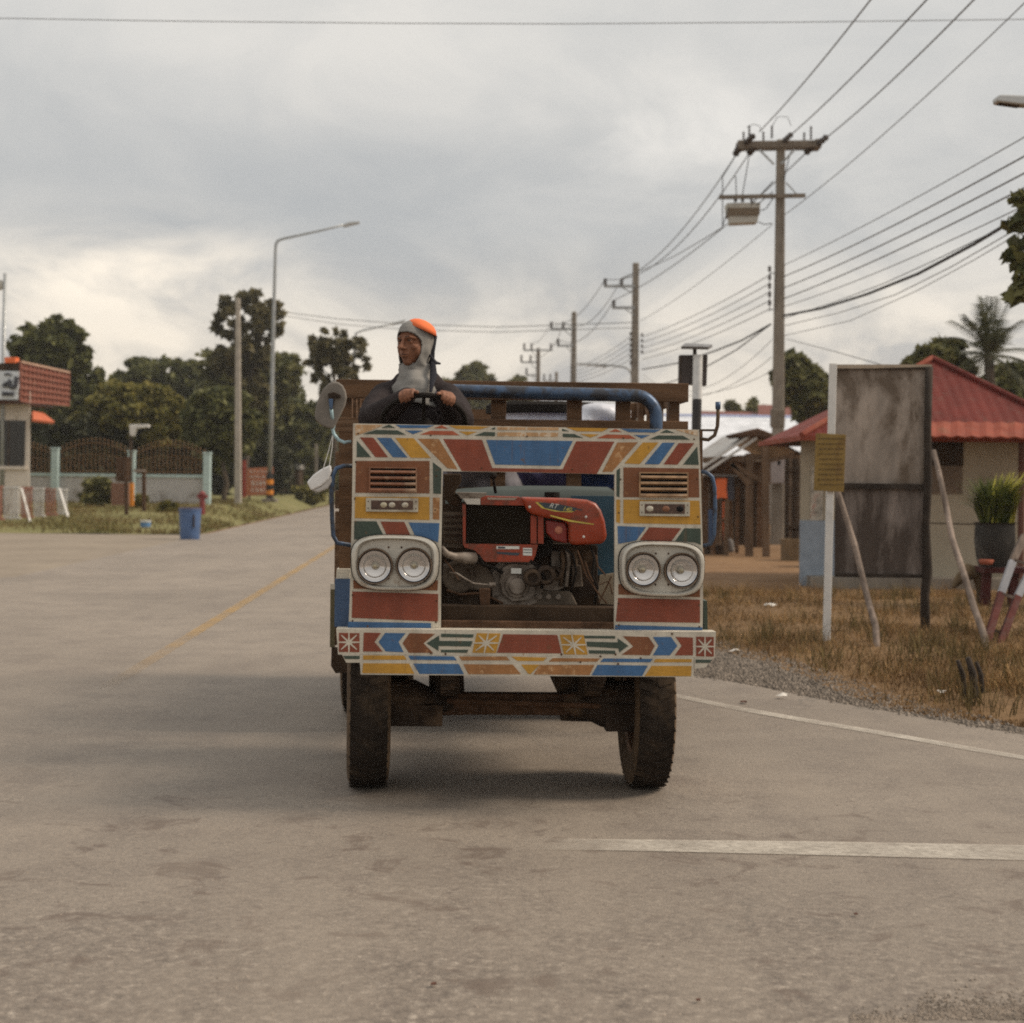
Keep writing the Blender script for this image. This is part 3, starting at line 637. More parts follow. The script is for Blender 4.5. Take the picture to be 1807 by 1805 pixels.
# ---- bumper
b = MB(); YB = -.07
def BL(px, py): return TL(px, py, YB)
b.prism([BL(*k3(150, 945)), BL(*k4(1640, 970)), BL(*k4(1630, 1178)), BL(*k3(165, 1150))], (0, .10, 0), WH)
b.prism([BL(*k3(335, 1148)), BL(*k4(1465, 1176)), BL(*k4(1462, 1330)), BL(*k3(345, 1310))], (0, .05, 0), WH)
b.prism([BL(*k3(195, 1150)), BL(*k3(338, 1150)), BL(*k3(338, 1215)), BL(*k3(230, 1215))], (0, .05, 0), WH); b.prism([BL(*k4(1468, 1178)), BL(*k4(1612, 1178)), BL(*k4(1560, 1250)), BL(*k4(1468, 1265))], (0, .05, 0), WH)
T = []
def star(k, x0, x1, y0, y1, col, sk=0):
    A(k, col, (x0+sk, y0), (x1+sk, y0+3), (x1-sk, y1+3), (x0-sk, y1))
star(k3, 172, 335, 977, 1128, RED); star(k3, 1252, 1440, 980, 1135, YLW, 18); star(k4, 412, 602, 992, 1148, YLW, -16); star(k4, 1482, 1622, 1008, 1163, RED)
A(k3, RED, (370, 975), (506, 978), (455, 1050), (521, 1126), (364, 1126)); A(k3, BLU, (540, 978), (702, 980), (646, 1050), (687, 1131), (545, 1126), (488, 1050)); A(k3, BRN, (735, 980), (937, 985), (845, 1060), (922, 1136), (730, 1136), (678, 1060))
A(k3, GRN, (868, 1060), (970, 998), (970, 1041), (1236, 1043), (1221, 1086), (965, 1081), (965, 1122)); A(k3, GRN, (985, 984), (1246, 990), (1237, 1016), (985, 1010)); A(k3, GRN, (985, 1112), (1202, 1112), (1192, 1136), (984, 1133))
A(px_, RED, k3(1480, 988), k4(376, 994), k4(411, 1141), k3(1430, 1136))
A(k4, GRN, (588, 1000), (837, 1003), (837, 1023), (594, 1020)); A(k4, GRN, (608, 1048), (858, 1053), (858, 1022), (942, 1080), (870, 1133), (862, 1101), (614, 1086)); A(k4, GRN, (625, 1115), (837, 1120), (837, 1146), (630, 1142))
A(k4, BRN, (898, 1004), (1102, 1010), (1152, 1080), (1112, 1156), (888, 1151), (982, 1085)); A(k4, BLU, (1138, 1010), (1282, 1010), (1332, 1080), (1272, 1156), (1138, 1156), (1182, 1080)); A(k4, RED, (1318, 1010), (1456, 1015), (1456, 1156), (1312, 1156), (1367, 1080))
A(k3, GRN, (205, 1160), (338, 1160), (338, 1186), (222, 1186)); A(k3, YLW, (365, 1156), (690, 1159), (712, 1191), (365, 1191)); A(k3, YLW, (365, 1219), (730, 1222), (772, 1302), (358, 1297)); A(k3, BLU, (723, 1160), (1087, 1165), (1111, 1196), (743, 1191)); A(k3, BLU, (763, 1222), (1126, 1225), (1167, 1306), (813, 1304))
A(k3, TAN, (1128, 1165), (1506, 1166), (1532, 1196), (1149, 1196)); A(k3, TAN, (1163, 1227), (1556, 1230), (1622, 1306), (1203, 1306)); A(px_, YLW, k3(1545, 1166), k4(292, 1174), k4(264, 1202), k3(1592, 1200)); A(px_, YLW, k3(1622, 1230), k4(236, 1231), k4(162, 1306), k3(1680, 1303))
A(k4, TAN, (340, 1178), (717, 1181), (690, 1206), (308, 1206)); A(k4, TAN, (238, 1232), (672, 1232), (632, 1313), (187, 1308)); A(k4, BLU, (745, 1181), (1137, 1185), (1116, 1211), (718, 1209)); A(k4, BLU, (698, 1232), (1096, 1238), (1052, 1321), (648, 1316))
A(k4, YLW, (1160, 1185), (1446, 1187), (1446, 1211), (1143, 1211)); A(k4, YLW, (1128, 1240), (1446, 1241), (1441, 1322), (1073, 1321)); A(k4, GRN, (1477, 1190), (1606, 1192), (1590, 1216), (1477, 1216))
polys(b, YB, T)
def rays(k, cx_, cy_, rx, ry, sk):
    ce = BL(*k(cx_, cy_))+Vector((0, -.0024, 0))
    for i in range(4):
        t = i*math.pi/4; dx, dy = math.cos(t)*rx*(1.0 if i % 2 == 0 else 1.0), math.sin(t)*ry
        p0 = BL(*k(cx_-dx+dy*sk, cy_-dy)); p1 = BL(*k(cx_+dx-dy*sk, cy_+dy))
        for p in (p0, p1): p.y -= .0024
        s = (p1-p0).normalized().cross(Vector((0, 1, 0)))*.0036
        b.prism([p0+s*.6, ce+s*1.3, p1+s*.6, p1-s*.6, ce-s*1.3, p0-s*.6], (0, -.0012-.0003*i, 0), WH)
rays(k3, 252, 1052, 88, 82, 0); rays(k3, 1345, 1058, 102, 84, .2); rays(k4, 507, 1072, 102, 84, -.2); rays(k4, 1552, 1086, 74, 80, 0)
bump = b.build('bumper', parent=truck)
for k, x, y in ((k3, 400, 925), (k4, 1290, 985), (k3, 1020, 1145), (k4, 410, 1150), (k4, 560, 1210), (k4, 860, 1225), (k4, 1040, 1180), (k4, 720, 1165), (k4, 840, 1148), (k3, 905, 1140)):
    b = MB(); q = BL(*k(x, y)); b.lathe((q.x, YB-.0035, q.z), (0, 1, 0), [(.0001, -.002), (.004, -.001), (.0048, .003)], 8, RUST); b.build('bolt', parent=bump)
# ---- fenders / cab sides behind the panel
b = MB(); BLUS = paint('blue fender paint', (.055, .10, .19))
b.prism([TL(591, 1022, .10), TL(616, 1022, .10), TL(615, 1106, .10), TL(590, 1106, .10)], (0, .55, 0), BLUS)
b.prism([TL(594, 1004, .11), TL(618, 1004, .11), TL(617, 1021, .11), TL(593, 1021, .11)], (0, .5, 0), WH)
b.build('fender', parent=truck)
b = MB(); b.prism([TL(1242, 1060, .06), TL(1248, 1060, .06), TL(1249, 1112, .06), TL(1242, 1112, .06)], (0, .6, 0), GRN); b.build('fender', parent=truck)
for x0, x1 in ((598, 622), (1236, 1240)):
    b = MB(); b.prism([TL(x0, 760, .16), TL(x1, 760, .16), TL(x1, 1003, .16), TL(x0, 1003, .16)], (0, .03, 0), WOOD); b.build('cab_side_board', parent=truck)
# left grab loop, mirror arm, mirror
b = MB(); b.tube([TL(622, 822, .05), TL(607, 822, .05), TL(594, 826, .05), TL(588, 838, .05), TL(585, 870, .05), TL(586, 915, .05), TL(588, 945, .05), TL(595, 958, .05), TL(620, 962, .05)], .010, 10, BLUEP); b.build('grab_rail', parent=truck, smooth='all')
b = MB(); b.tube([TL(1238, 832, .05), TL(1248, 834, .05), TL(1257, 842, .05), TL(1261, 860, .05), TL(1262, 900, .05), TL(1260, 945, .05), TL(1254, 960, .05), TL(1240, 963, .05)], .009, 10, BLUEP); b.build('grab_rail', parent=truck, smooth='all')
b = MB(); PALEB = M('pale blue enamel', (.30, .42, .45), .4, .2, dirt=(.06, .04, .03), dirt_amt=.4, dirt_scale=20)
b.tube([TL(620, 779, .02), TL(608, 781, .02), TL(597, 776, .02), TL(589, 766, .02), TL(587, 757, .02), TL(590, 748, .02), TL(586, 735, .0), TL(584, 715, -.01)], .008, 10, PALEB); b.build('mirror_arm', parent=truck, smooth='all')
mpx = [(597, 674), (605, 680), (610, 690), (612, 702), (609, 716), (602, 730), (595, 744), (588, 757), (578, 755), (566, 750), (556, 741), (555, 728), (558, 714), (563, 700), (570, 686), (579, 677), (588, 673)]
MIRB = M('grey mirror back', (.17, .15, .13), .75, var=.12, scale=30, dirt=(.10, .08, .07), dirt_amt=.35)
b = MB(); b.prism([TL(x, y, .0) for x, y in mpx], (0, .022, 0), MIRB); mo = b.build('mirror', parent=truck, bev=.009, bseg=3)
b = MB(); b.prism([TL(*p, -.004) for p in ((579, 694), (590, 692), (602, 697), (601, 703), (591, 702), (588, 722), (584, 724), (580, 706))], (0, -.014, 0), DSTEEL); b.prism([TL(*p, -.010) for p in ((580, 704), (588, 704), (587, 722), (582, 722))], (0, -.016, 0), BLUEP); b.build('bracket', parent=mo, bev=.003)
b = MB(); b.tube([TL(1233, 774, .05), TL(1250, 776, .05), TL(1261, 768, .05), TL(1266, 752, .05), TL(1267, 735, .05), TL(1267, 718, .05)], .0085, 10, DSTEEL); b.tube([TL(1236, 759, .06), TL(1266, 759, .055)], .005, 8, DSTEEL); b.tube([TL(1267, 722, .05), TL(1267, 709, .05)], .012, 10, BLUEP); b.build('mirror_arm', parent=truck, smooth='all')
# ---- wheels
TYRE = M('dusty tyre', (.030, .023, .018), .95, spec=.1, var=.4, scale=12, dirt=(.085, .060, .040), dirt_amt=.5); WALL = M('muddy tyre wall', (.10, .065, .038), .85, var=.4, scale=10); RIM = M('rusty rim', (.14, .075, .04), .6, .4, var=.4)
def wheel(name, cx_, cy_, r, wd, steer=0, parent=truck, seg=56):
    rt = bpy.data.objects.new(name, None); COL.objects.link(rt); rt.parent = parent; rt.location = (cx_, cy_, r); rt.rotation_euler = (0, 0, steer); ORG[rt.name] = Vector((0, 0, 0))
    b = MB(); h = wd/2
    b.lathe((0, 0, 0), (1, 0, 0), [(r*.60, -h*.72), (r*.66, -h*.95), (r*.80, -h*1.05), (r*.90, -h*1.0), (r*.955, -h*.88)], seg, WALL)
    b.lathe((0, 0, 0), (1, 0, 0), [(r*.955, -h*.88), (r*.975, -h*.6), (r*.98, 0), (r*.975, h*.6), (r*.955, h*.88)], seg, TYRE)
    b.lathe((0, 0, 0), (1, 0, 0), [(r*.955, h*.88), (r*.90, h*1.0), (r*.80, h*1.05), (r*.66, h*.95), (r*.60, h*.72)], seg, WALL)
    for i in range(44):      # lug tread
        t = 2*math.pi*i/44
        for sx, dt in ((-1, 0), (1, .07), ):
            rm = Matrix.Rotation(t+dt, 3, 'X') @ Matrix.Rotation(sx*.5, 3, 'Z')
            c = Matrix.Rotation(t+dt, 3, 'X') @ Vector((sx*h*.46, 0, r*.983))
            b.box(c, (h*.90, r*.075, r*.010), TYRE, Matrix.Rotation(t+dt, 3, 'X') @ Matrix.Rotation(sx*.35, 3, 'Z'))
    b.build('tyre', parent=rt, smooth=True, angle=40)
    b = MB(); b.lathe((0, 0, 0), (1, 0, 0), [(r*.61, -h*.8), (r*.56, -h*.7), (r*.52, -h*.2), (r*.30, -h*.15), (r*.28, -h*.5), (.001, -h*.55)], 32, RIM); b.lathe((0, 0, 0), (1, 0, 0), [(.001, h*.4), (r*.2, h*.35), (r*.3, h*.1), (r*.52, h*.15), (r*.56, h*.7), (r*.61, h*.8)], 32, RIM); b.build('rim', parent=rt, smooth=True)
    return rt
YA = .58
wl = TL(650, 1240, YA).x; wr = TL(1143, 1240, YA).x
wheel('front_wheel', wl, YA, .405, .19, R(3)); wheel('front_wheel', wr-.012, YA, .405, .180, R(1.5))
YR = 3.15
for sx in (-1, 1):
    wheel('rear_wheel', sx*.845-.03, YR, .405, .20); wheel('rear_wheel', sx*.62-.03, YR, .405, .20)
# ---- chassis
b = MB()
za = TL(900, 1241, YA).z
b.box(((wl+wr)/2, YA, za), (wr-wl-.2, .085, .10), RUST)
for x in (wl+.13, wr-.13): b.box((x, YA, za+.01), (.16, .13, .17), DSTEEL)
b.box((wr-.10, YA-.02, za-.05), (.22, .2, .13), DSTEEL); b.box((wl+.2, YA-.02, za-.045), (.30, .18, .10), DSTEEL)
b.lathe((wl+.1, YA, za), (1, 0, 0), [(.001, -.03), (.11, -.03), (.11, .12), (.07, .2), (.05, .3)], 16, DSTEEL); b.lathe((wr-.1, YA, za), (-1, 0, 0), [(.001, -.03), (.11, -.03), (.11, .12), (.07, .2), (.05, .3)], 16, DSTEEL)
b.build('axle', parent=truck, bev=.006)
b = MB()
b.lathe((wl+.1, YR, .405), (1, 0, 0), [(.05, 0), (.055, .4), (.15, .5), (.17, .62), (.15, .75), (.055, .85), (.05, wr-wl-.2)], 18, DSTEEL); b.build('axle', parent=truck, smooth=True)
for x in (TL(790, 1200, YA).x, TL(1040, 1200, YA).x):
    b = MB()
    for i in range(5): b.bar((x, YA-.5+.06*i, .60-.022*i-.03), (x, YA, .545-.022*i-.03), .065, .018, DSTEEL); b.bar((x, YA, .545-.022*i-.03), (x, YA+.5-.06*i, .60-.022*i-.03), .065, .018, DSTEEL)
    b.box((x, YA, .50), (.11, .12, .12), DSTEEL); b.build('leaf_spring', parent=truck)
    b = MB(); b.box((x, 2.2, .70), (.075, 4.4, .13), DSTEEL); b.build('chassis_rail', parent=truck, bev=.005)
b = MB()
b.prism([TL(*p, .62) for p in ((757, 1186), (800, 1186), (817, 1230), (817, 1262), (757, 1262))], (0, .05, 0), DSTEEL)
b.prism([TL(*p, .70) for p in ((803, 1186), (818, 1186), (820, 1226), (796, 1222), (806, 1200))], (0, .05, 0), DSTEEL)
b.prism([TL(*p, .66) for p in ((966, 1184), (1085, 1188), (1090, 1275), (990, 1272), (985, 1225))], (0, .06, 0), DSTEEL)
b.prism([TL(*p, .70) for p in ((688, 1184), (712, 1186), (735, 1226), (760, 1250), (690, 1250))], (0, .06, 0), DSTEEL)
b.tube([TL(720, 1187, .5), TL(716, 1206, .55), TL(700, 1222, .56)], .006, 8, DSTEEL)
b.tube([TL(789, 1236, YA-.09), TL(1070, 1246, YA-.09)], .014, 10, RUST)
b.build('steering_linkage', parent=truck)
# ---- engine
ORG_R = M('orange enamel', (.30, .034, .006), .40, var=.2, scale=5, dirt=(.10, .032, .014), dirt_amt=.48, dirt_scale=5, spec=.5)
ORG_D = M('darker red enamel', (.20, .014, .008), .4, var=.15, scale=5, dirt=(.08, .02, .012), dirt_amt=.35)
MESH = M('radiator gauze', (.022, .017, .012), .9, .0, spec=.08, var=.35, scale=3, bump=.5, bscale=300); PLATE = M('pale cap plate', (.55, .52, .47), .4, .3)
eng = bpy.data.objects.new('engine', None); COL.objects.link(eng); eng.parent = truck; ORG[eng.name] = Vector((0, 0, 0))
YE = .20
b = MB()
b.prism([TL(*k6(*p), YE+.02) for p in ((308, 455), (895, 470), (895, 800), (305, 802))], (0, .18, 0), MESH)
for i in range(23):
    z0 = TL(*k6(308, 462+i*15), YE+.018); z1 = TL(*k6(893, 470+i*14.5), YE+.018); b.bar(z0, z1, .0015, .0016, MESH)
b.prism([TL(*k6(*p), YE) for p in ((284, 455), (312, 455), (310, 805), (286, 800))], (0, .22, 0), ORG_R)
for x0, x1 in ((885, 938), (950, 1000)): b.prism([TL(*k6(*p), YE+.005) for p in ((x0, 545), (x1, 560), (x1, 800), (x0, 800))], (0, .05, 0), ORG_R)
b.prism([TL(*k6(*p), YE-.012) for p in ((440, 395), (480, 378), (800, 388), (830, 462), (445, 456))], (0, .24, 0), ORG_R)
b.prism([TL(*k6(*p), YE-.015) for p in ((500, 390), (770, 394), (740, 415), (505, 410))], (0, .02, 0), M('silver trim', (.35, .27, .22), .35, .6))
b.prism([TL(*k6(*p), YE-.012) for p in ((285, 400), (440, 400), (440, 455), (320, 450))], (0, .2, 0), PLATE); b.prism([TL(*k6(*p), YE-.010) for p in ((225, 345), (500, 350), (480, 380), (440, 402), (270, 400))], (0, .2, 0), GALU)
b.prism([TL(*k6(*p), YE-.005) for p in ((284, 800), (950, 808), (930, 900), (900, 962), (485, 960), (440, 915), (395, 860), (300, 832))], (0, .10, 0), ORG_R)
b.build('radiator', parent=eng, bev=.004)
b = MB()
b.prism([TL(*k6(*p), YE-.05) for p in ((800, 388), (1000, 394), (1250, 402), (1390, 412), (1465, 440), (1510, 500), (1545, 600), (1562, 720), (1552, 780), (1510, 803), (1300, 812), (1225, 806), (1222, 640), (1195, 598), (1030, 572), (890, 538), (850, 500))], (0, .26, 0), ORG_R)
tank = b.build('fuel_tank', parent=eng, bev=.020, bseg=4)
for p in tank.data.polygons: p.use_smooth = True
b = MB()
b.prism([TL(*k6(*p), YE-.015) for p in ((1020, 588), (1190, 612), (1212, 660), (1212, 800), (1095, 772), (1025, 705))], (0, .10, 0), ORG_D)
q = TL(*k6(1135, 678), YE-.017); b.lathe((q.x, YE-.017, q.z), (0, -1, 0), [(.018, 0), (.012, .004), (.001, .005)], 14, M('sun faded red', (.45, .16, .10), .5))
b.build('air_filter_cover', parent=eng, bev=.008, bseg=3)
b = MB(); SHE = M('dusty machine grey', (.12, .095, .072), .85, var=.4, scale=10, dirt=(.06, .042, .03), dirt_amt=.5)
b.prism([TL(*k6(*p), YE+.06) for p in ((110, 990), (300, 960), (480, 985), (560, 1090), (560, 1190), (420, 1210), (200, 1200), (110, 1140))], (0, .12, 0), SHE); b.lathe(TL(*k6(250, 1090), YE+.07), (0, -1, 0), [(.075, -.02), (.075, .015), (.055, .02), (.05, .008), (.02, .008), (.018, .03), (.001, .03)], 20, SHE)
b.prism([TL(*k6(*p), YE+.10) for p in ((150, 1200), (420, 1210), (425, 1345), (150, 1340))], (0, .1, 0), DSTEEL); b.build('belt_guard', parent=eng, bev=.005)
b = MB(); b.prism([TL(*k6(*p), YE+.09) for p in ((930, 1215), (1240, 1220), (1300, 1345), (900, 1345))], (0, .1, 0), SHE)
for x in (960, 1040, 1130): q = TL(*k6(x, 1270), YE+.088); b.lathe(q, (0, -1, 0), [(.016, -.002), (.015, .010), (.008, .012), (.001, .012)], 8, GALU)
b.prism([TL(*k6(*p), YE+.07) for p in ((1250, 1000), (1330, 990), (1350, 1180), (1260, 1190))], (0, .1, 0), SHE); b.build('oil_sump', parent=eng, bev=.005)
b = MB(); b.prism([TL(*k6(*p), .30) for p in ((110, 520), (285, 520), (285, 840), (110, 830))], (0, .04, 0), SHE)
for i in range(5): b.bar(TL(*k6(120, 560+i*55), .295), TL(*k6(275, 562+i*55), .295), .006, .012, DSTEEL)
b.build('side_cowl', parent=eng)
for pts, rr_, mm in ((((880, 950), (960, 1010), (1010, 1100), (980, 1200)), .007, SEAL), (((1180, 830), (1260, 900), (1290, 1050), (1240, 1230)), .006, SEAL), (((420, 900), (470, 990), (560, 1010), (640, 1060)), .008, SEAL), (((1420, 830), (1450, 930), (1430, 1090), (1480, 1180), (1450, 1330)), .006, SEAL), (((140, 1210), (260, 1250), (430, 1240), (560, 1290), (640, 1330)), .006, RUST)):
    b = MB(); b.tube([TL(*k6(*p), YE-.005) for p in pts], rr_, 8, mm); b.build('pipe', parent=eng, smooth='all')
# decal on the tank
YD = YE-.0515; b = MB(); DECY = M('decal yellow', (.55, .45, .08), .4); DECW = M('decal pale', (.62, .62, .58), .4); DECD = M('decal dark', (.03, .045, .06), .4)
b.prism([TL(*k6(*p), YD) for p in ((925, 432), (985, 432), (1010, 455), (1250, 490), (1290, 505), (1245, 522), (1100, 515), (985, 485))], (0, -.0006, 0), DECY); b.prism([TL(*k6(*p), YD-.0008) for p in ((950, 434), (1010, 436), (1150, 452), (1290, 482), (1280, 510), (1150, 512), (1010, 484))], (0, -.0006, 0), DECD)
b.prism([TL(*k6(*p), YD) for p in ((1060, 545), (1240, 590), (1450, 625), (1440, 632), (1230, 604), (1060, 556))], (0, -.0006, 0), DECY)
b.prism([TL(*k6(*p), YD) for p in ((1260, 478), (1350, 500), (1330, 506), (1250, 486))], (0, -.0006, 0), DECD)
for x, y in ((877, 474), (1375, 562), (1355, 738)):
    q = TL(*k6(x, y), YD); b.lathe((q.x, YD, q.z), (0, -1, 0), [(.006, -.001), (.005, .003), (.001, .004)], 10, DECW)
b.build('decal', parent=eng)
sl_ = TL(*k6(1240, 505), YD)-TL(*k6(1000, 462), YD)
text_mesh('lettering', 'RT', DECW, eng, TL(*k6(1085, 466), YD-.0018), sl_, Vector((0, 0, 1))-sl_.normalized()*sl_.normalized().z, .031, .0004, shear=.35)
text_mesh('lettering', '140', DECY, eng, TL(*k6(1205, 494), YD-.0018), sl_, Vector((0, 0, 1))-sl_.normalized()*sl_.normalized().z, .026, .0004, shear=.35)
b = MB()
b.prism([TL(*k6(*p), YE-.0065) for p in ((583, 820), (785, 822), (785, 848), (583, 846))], (0, -.0006, 0), DECW); b.prism([TL(*k6(*p), YE-.0075) for p in ((595, 826), (660, 827), (660, 842), (595, 841))], (0, -.0006, 0), DECD)
b.prism([TL(*k6(*p), YE-.0065) for p in ((818, 836), (898, 838), (898, 905), (818, 903))], (0, -.0006, 0), DECW); b.prism([TL(*k6(*p), YE-.0075) for p in ((822, 850), (894, 851), (894, 858), (822, 857))], (0, -.0006, 0), DECD); b.prism([TL(*k6(*p), YE-.0075) for p in ((822, 874), (894, 875), (894, 881), (822, 880))], (0, -.0006, 0), DECD)
b.prism([TL(*k6(*p), YE-.0065) for p in ((583, 872), (790, 880), (775, 905), (700, 900), (590, 888))], (0, -.0006, 0), DECD); b.prism([TL(*k6(*p), YE+.018) for p in ((712, 1016), (803, 1018), (803, 1066), (712, 1064))], (0, -.001, 0), DECW)
b.build('sticker', parent=eng)
b = MB(); cc = TL(*k6(762, 1160), YE+.08); n = 26; rr = .118
prof = [cc+Vector((math.cos(2*math.pi*i/n)*rr*(1.06 if i % 2 else .97), 0, math.sin(2*math.pi*i/n)*rr*(1.06 if i % 2 else .97))) for i in range(n)]
b.prism(prof, (0, .2, 0), GALU); b.prism([TL(*k6(*p), YE+.05) for p in ((640, 1010), (700, 975), (920, 985), (925, 1240), (880, 1300), (720, 1310), (640, 1250), (610, 1130))], (0, .1, 0), GALU)
b.lathe((cc.x, YE+.045, cc.z-.005), (0, -1, 0), [(.06, -.02), (.055, .004), (.04, .008), (.036, .02), (.001, .022)], 20, GALU)
for i in range(12):
    t = 2*math.pi*i/12; b.lathe((cc.x+math.cos(t)*.104, YE+.078, cc.z+math.sin(t)*.104), (0, -1, 0), [(.008, 0), (.007, .008), (.001, .009)], 6, GALU)
b.build('crankcase', parent=eng, bev=.004)
b = MB()
for x, y, r_, l in ((1100, 1062, .032, .05), (1010, 1070, .045, .10), (890, 1090, .04, .12)):
    q = TL(*k6(x, y), YE+.08); b.lathe((q.x, q.y, q.z), (0, -1, 0), [(r_, -.1), (r_, l-.01), (r_*.85, l), (r_*.55, l), (r_*.5, l-.02), (.001, l-.02)], 18, DSTEEL)
b.prism([TL(*k6(*p), YE+.10) for p in ((1040, 1110), (1170, 1090), (1180, 1190), (1120, 1220), (960, 1210))], (0, .12, 0), GALU); b.prism([TL(*k6(*p), YE+.12) for p in ((1060, 860), (1140, 870), (1150, 1010), (1070, 1000))], (0, .1, 0), GALU)
b.prism([TL(*k6(*p), YE+.16) for p in ((930, 800), (1480, 815), (1480, 1240), (1250, 1330), (940, 1300))], (0, .2, 0), DSTEEL)
for x in (1160, 1210, 1270): b.tube([TL(*k6(x, 850), YE+.10), TL(*k6(x+15, 960), YE+.08), TL(*k6(x-10, 1180), YE+.09)], .010, 8, GALU if x == 1210 else DSTEEL)
b.prism([TL(*k6(*p), YE+.06) for p in ((960, 790), (1030, 745), (1085, 770), (1080, 880), (930, 950))], (0, .1, 0), SEAL)
b.build('cylinder_block', parent=eng, bev=.004)
b = MB(); b.tube([TL(*k6(95, 840), .06), TL(*k6(140, 890), .10), TL(*k6(210, 915), .14), TL(*k6(300, 925), .17), TL(*k6(385, 930), .20)], [.014, .015, .018, .026, .028], 12, GALU); b.build('hose', parent=eng, smooth='all')
b = MB(); b.tube([TL(*k6(165, 1055), .12), TL(*k6(230, 1060), .12), TL(*k6(300, 1105), .13), TL(*k6(380, 1150), .13), TL(*k6(520, 1165), .15)], .004, 6, GALU)
b.tube([TL(*k6(520, 1165), .15), TL(*k6(575, 1162), .15)], .011, 8, GALU); b.build('throttle_cable', parent=eng)
for pts in (((1370, 960), (1400, 1060), (1440, 1140)), ((1465, 900), (1480, 1000), (1550, 1080)), ((1300, 860), (1380, 1080), (1470, 1220), (1560, 1330)), ((1600, 1090), (1540, 1220), (1490, 1320)), ((120, 940), (180, 1010), (250, 1120)), ((1500, 1160), (1580, 1130), (1610, 1250))):
    b = MB(); b.tube([TL(*k6(*p), .12) for p in pts], .0035, 6, RUST); b.build('cable', parent=eng)
b = MB(); TANM = M('bleached canvas', (.26, .21, .15), .9, var=.3)
b.prism([TL(*k6(*p), .25) for p in ((1500, 1080), (1620, 1060), (1620, 1340), (1500, 1330), (1480, 1240))], (0, .02, 0), TANM); b.build('mud_flap', parent=truck)
b = MB(); b.prism([TL(*k6(*p), .45) for p in ((1250, 375), (1630, 378), (1630, 1080), (1480, 1080), (1250, 800))], (0, .05, 0), M('teal sheet', (.025, .075, .115), .6, var=.3, dirt=(.03, .03, .03), dirt_amt=.4)); b.build('side_sheet', parent=truck)
# engine bearers, cross members, dark floor of the cab
b = MB()
b.prism([TL(*k6(*p), .06) for p in ((90, 1345), (1640, 1365), (1640, 1540), (90, 1545))], (0, .10, 0), DWOOD); b.prism([TL(*k6(*p), .02) for p in ((90, 1480), (1640, 1500), (1640, 1560), (90, 1560))], (0, .05, 0), RUST)
b.prism([TL(*k6(*p), .09) for p in ((430, 1200), (530, 1200), (520, 1350), (440, 1350))], (0, .06, 0), RUST)
b.build('engine_bearer', parent=truck, bev=.004)
b = MB(); b.box((0, 1.0, .80), (1.48, 1.3, .05), DWOOD); b.box((-.40, .62, 1.02), (.66, .04, .45), DWOOD); b.build('cab_floor', parent=truck)
b = MB(); b.box((-.02, .98, 1.10), (1.46, .04, .62), DWOOD); b.build('cab_back_board', parent=truck)
b = MB(); ce = TL(735, 900, 1.45); b.box((ce.x, 1.5, 1.05), (.62, .46, .42), DWOOD); so_ = b.build('seat', parent=truck)
b = MB(); b.box((ce.x, 1.5, 1.305), (.60, .46, .09), SEAL); b.build('cushion', parent=so_, bev=.02, bseg=3)
# pale hood sheet seen through the opening, gear lever, pedals
b = MB(); HOODP = M('pale grey green sheet', (.065, .075, .070), .7, spec=.1, var=.12)
hp = [TL(*k6(x, y), .55) for x, y in ((130, 372), (300, 350), (600, 332), (900, 325), (1200, 328), (1630, 338))]
hv = [p for p in hp]+[p+Vector((0, .35, .02)) for p in hp]+[p+Vector((0, -.02, -.04)) for p in hp]; n = len(hp)
b.add(hv, [(i, i+1, n+i+1, n+i) for i in range(n-1)]+[(2*n+i, 2*n+i+1, i+1, i) for i in range(n-1)], HOODP); b.build('engine_cover', parent=truck, smooth='all')
q = TL(*k6(1075, 365), .5); b = MB(); b.lathe(q, (0, 0, 1), [(.001, .012), (.036, .012), (.036, -.01), (.03, -.02)], 18, SEAL); b.build('filler_cap', parent=truck)
b = MB(); b.tube([TL(*k6(575, 350), .50), TL(*k6(560, 260), .48), TL(*k6(552, 205), .47)], .007, 8, SEAL); b.ball(TL(*k6(552, 195), .47), .018, SEAL); b.build('gear_lever', parent=truck, smooth='all')
b = MB(); b.prism([TL(*k6(*p), .30) for p in ((110, 180), (270, 180), (270, 250), (215, 345), (280, 400), (260, 480), (170, 450), (120, 400))], (0, .05, 0), DWOOD); b.build('pedal_box', parent=truck, bev=.006)
# steering column and wheel
SWC = TL(748, 745, .98); tilt = R(38); nrm = Vector((0, math.sin(tilt), math.cos(tilt))); SWR = .205
sx_ = Vector((1, 0, 0)); sy_ = Vector((0, -math.cos(tilt), math.sin(tilt)))     # sy_: the far (front, upper) edge
def rim(a): return SWC+sx_*(math.cos(a)*SWR)+sy_*(math.sin(a)*SWR)
sw = bpy.data.objects.new('steering_wheel', None); COL.objects.link(sw); sw.parent = truck; ORG[sw.name] = Vector((0, 0, 0))
b = MB(); ring_ = [rim(2*math.pi*i/40) for i in range(41)]; b.tube(ring_, .0145, 10, SEAL, caps=False); b.build('wheel_rim', parent=sw, smooth='all')
b = MB()
for a in (R(90), R(210), R(330)): b.tube([SWC-nrm*.03, rim(a)], .009, 8, SEAL)
b.lathe(SWC-nrm*.05, nrm, [(.001, 0), (.045, 0), (.05, .03), (.035, .05), (.001, .055)], 18, SEAL); b.build('spokes', parent=sw, smooth=True)
b = MB(); b.tube([SWC-nrm*.04, SWC-nrm*.75], .022, 12, DSTEEL); b.build('steering_column', parent=truck, smooth='all')
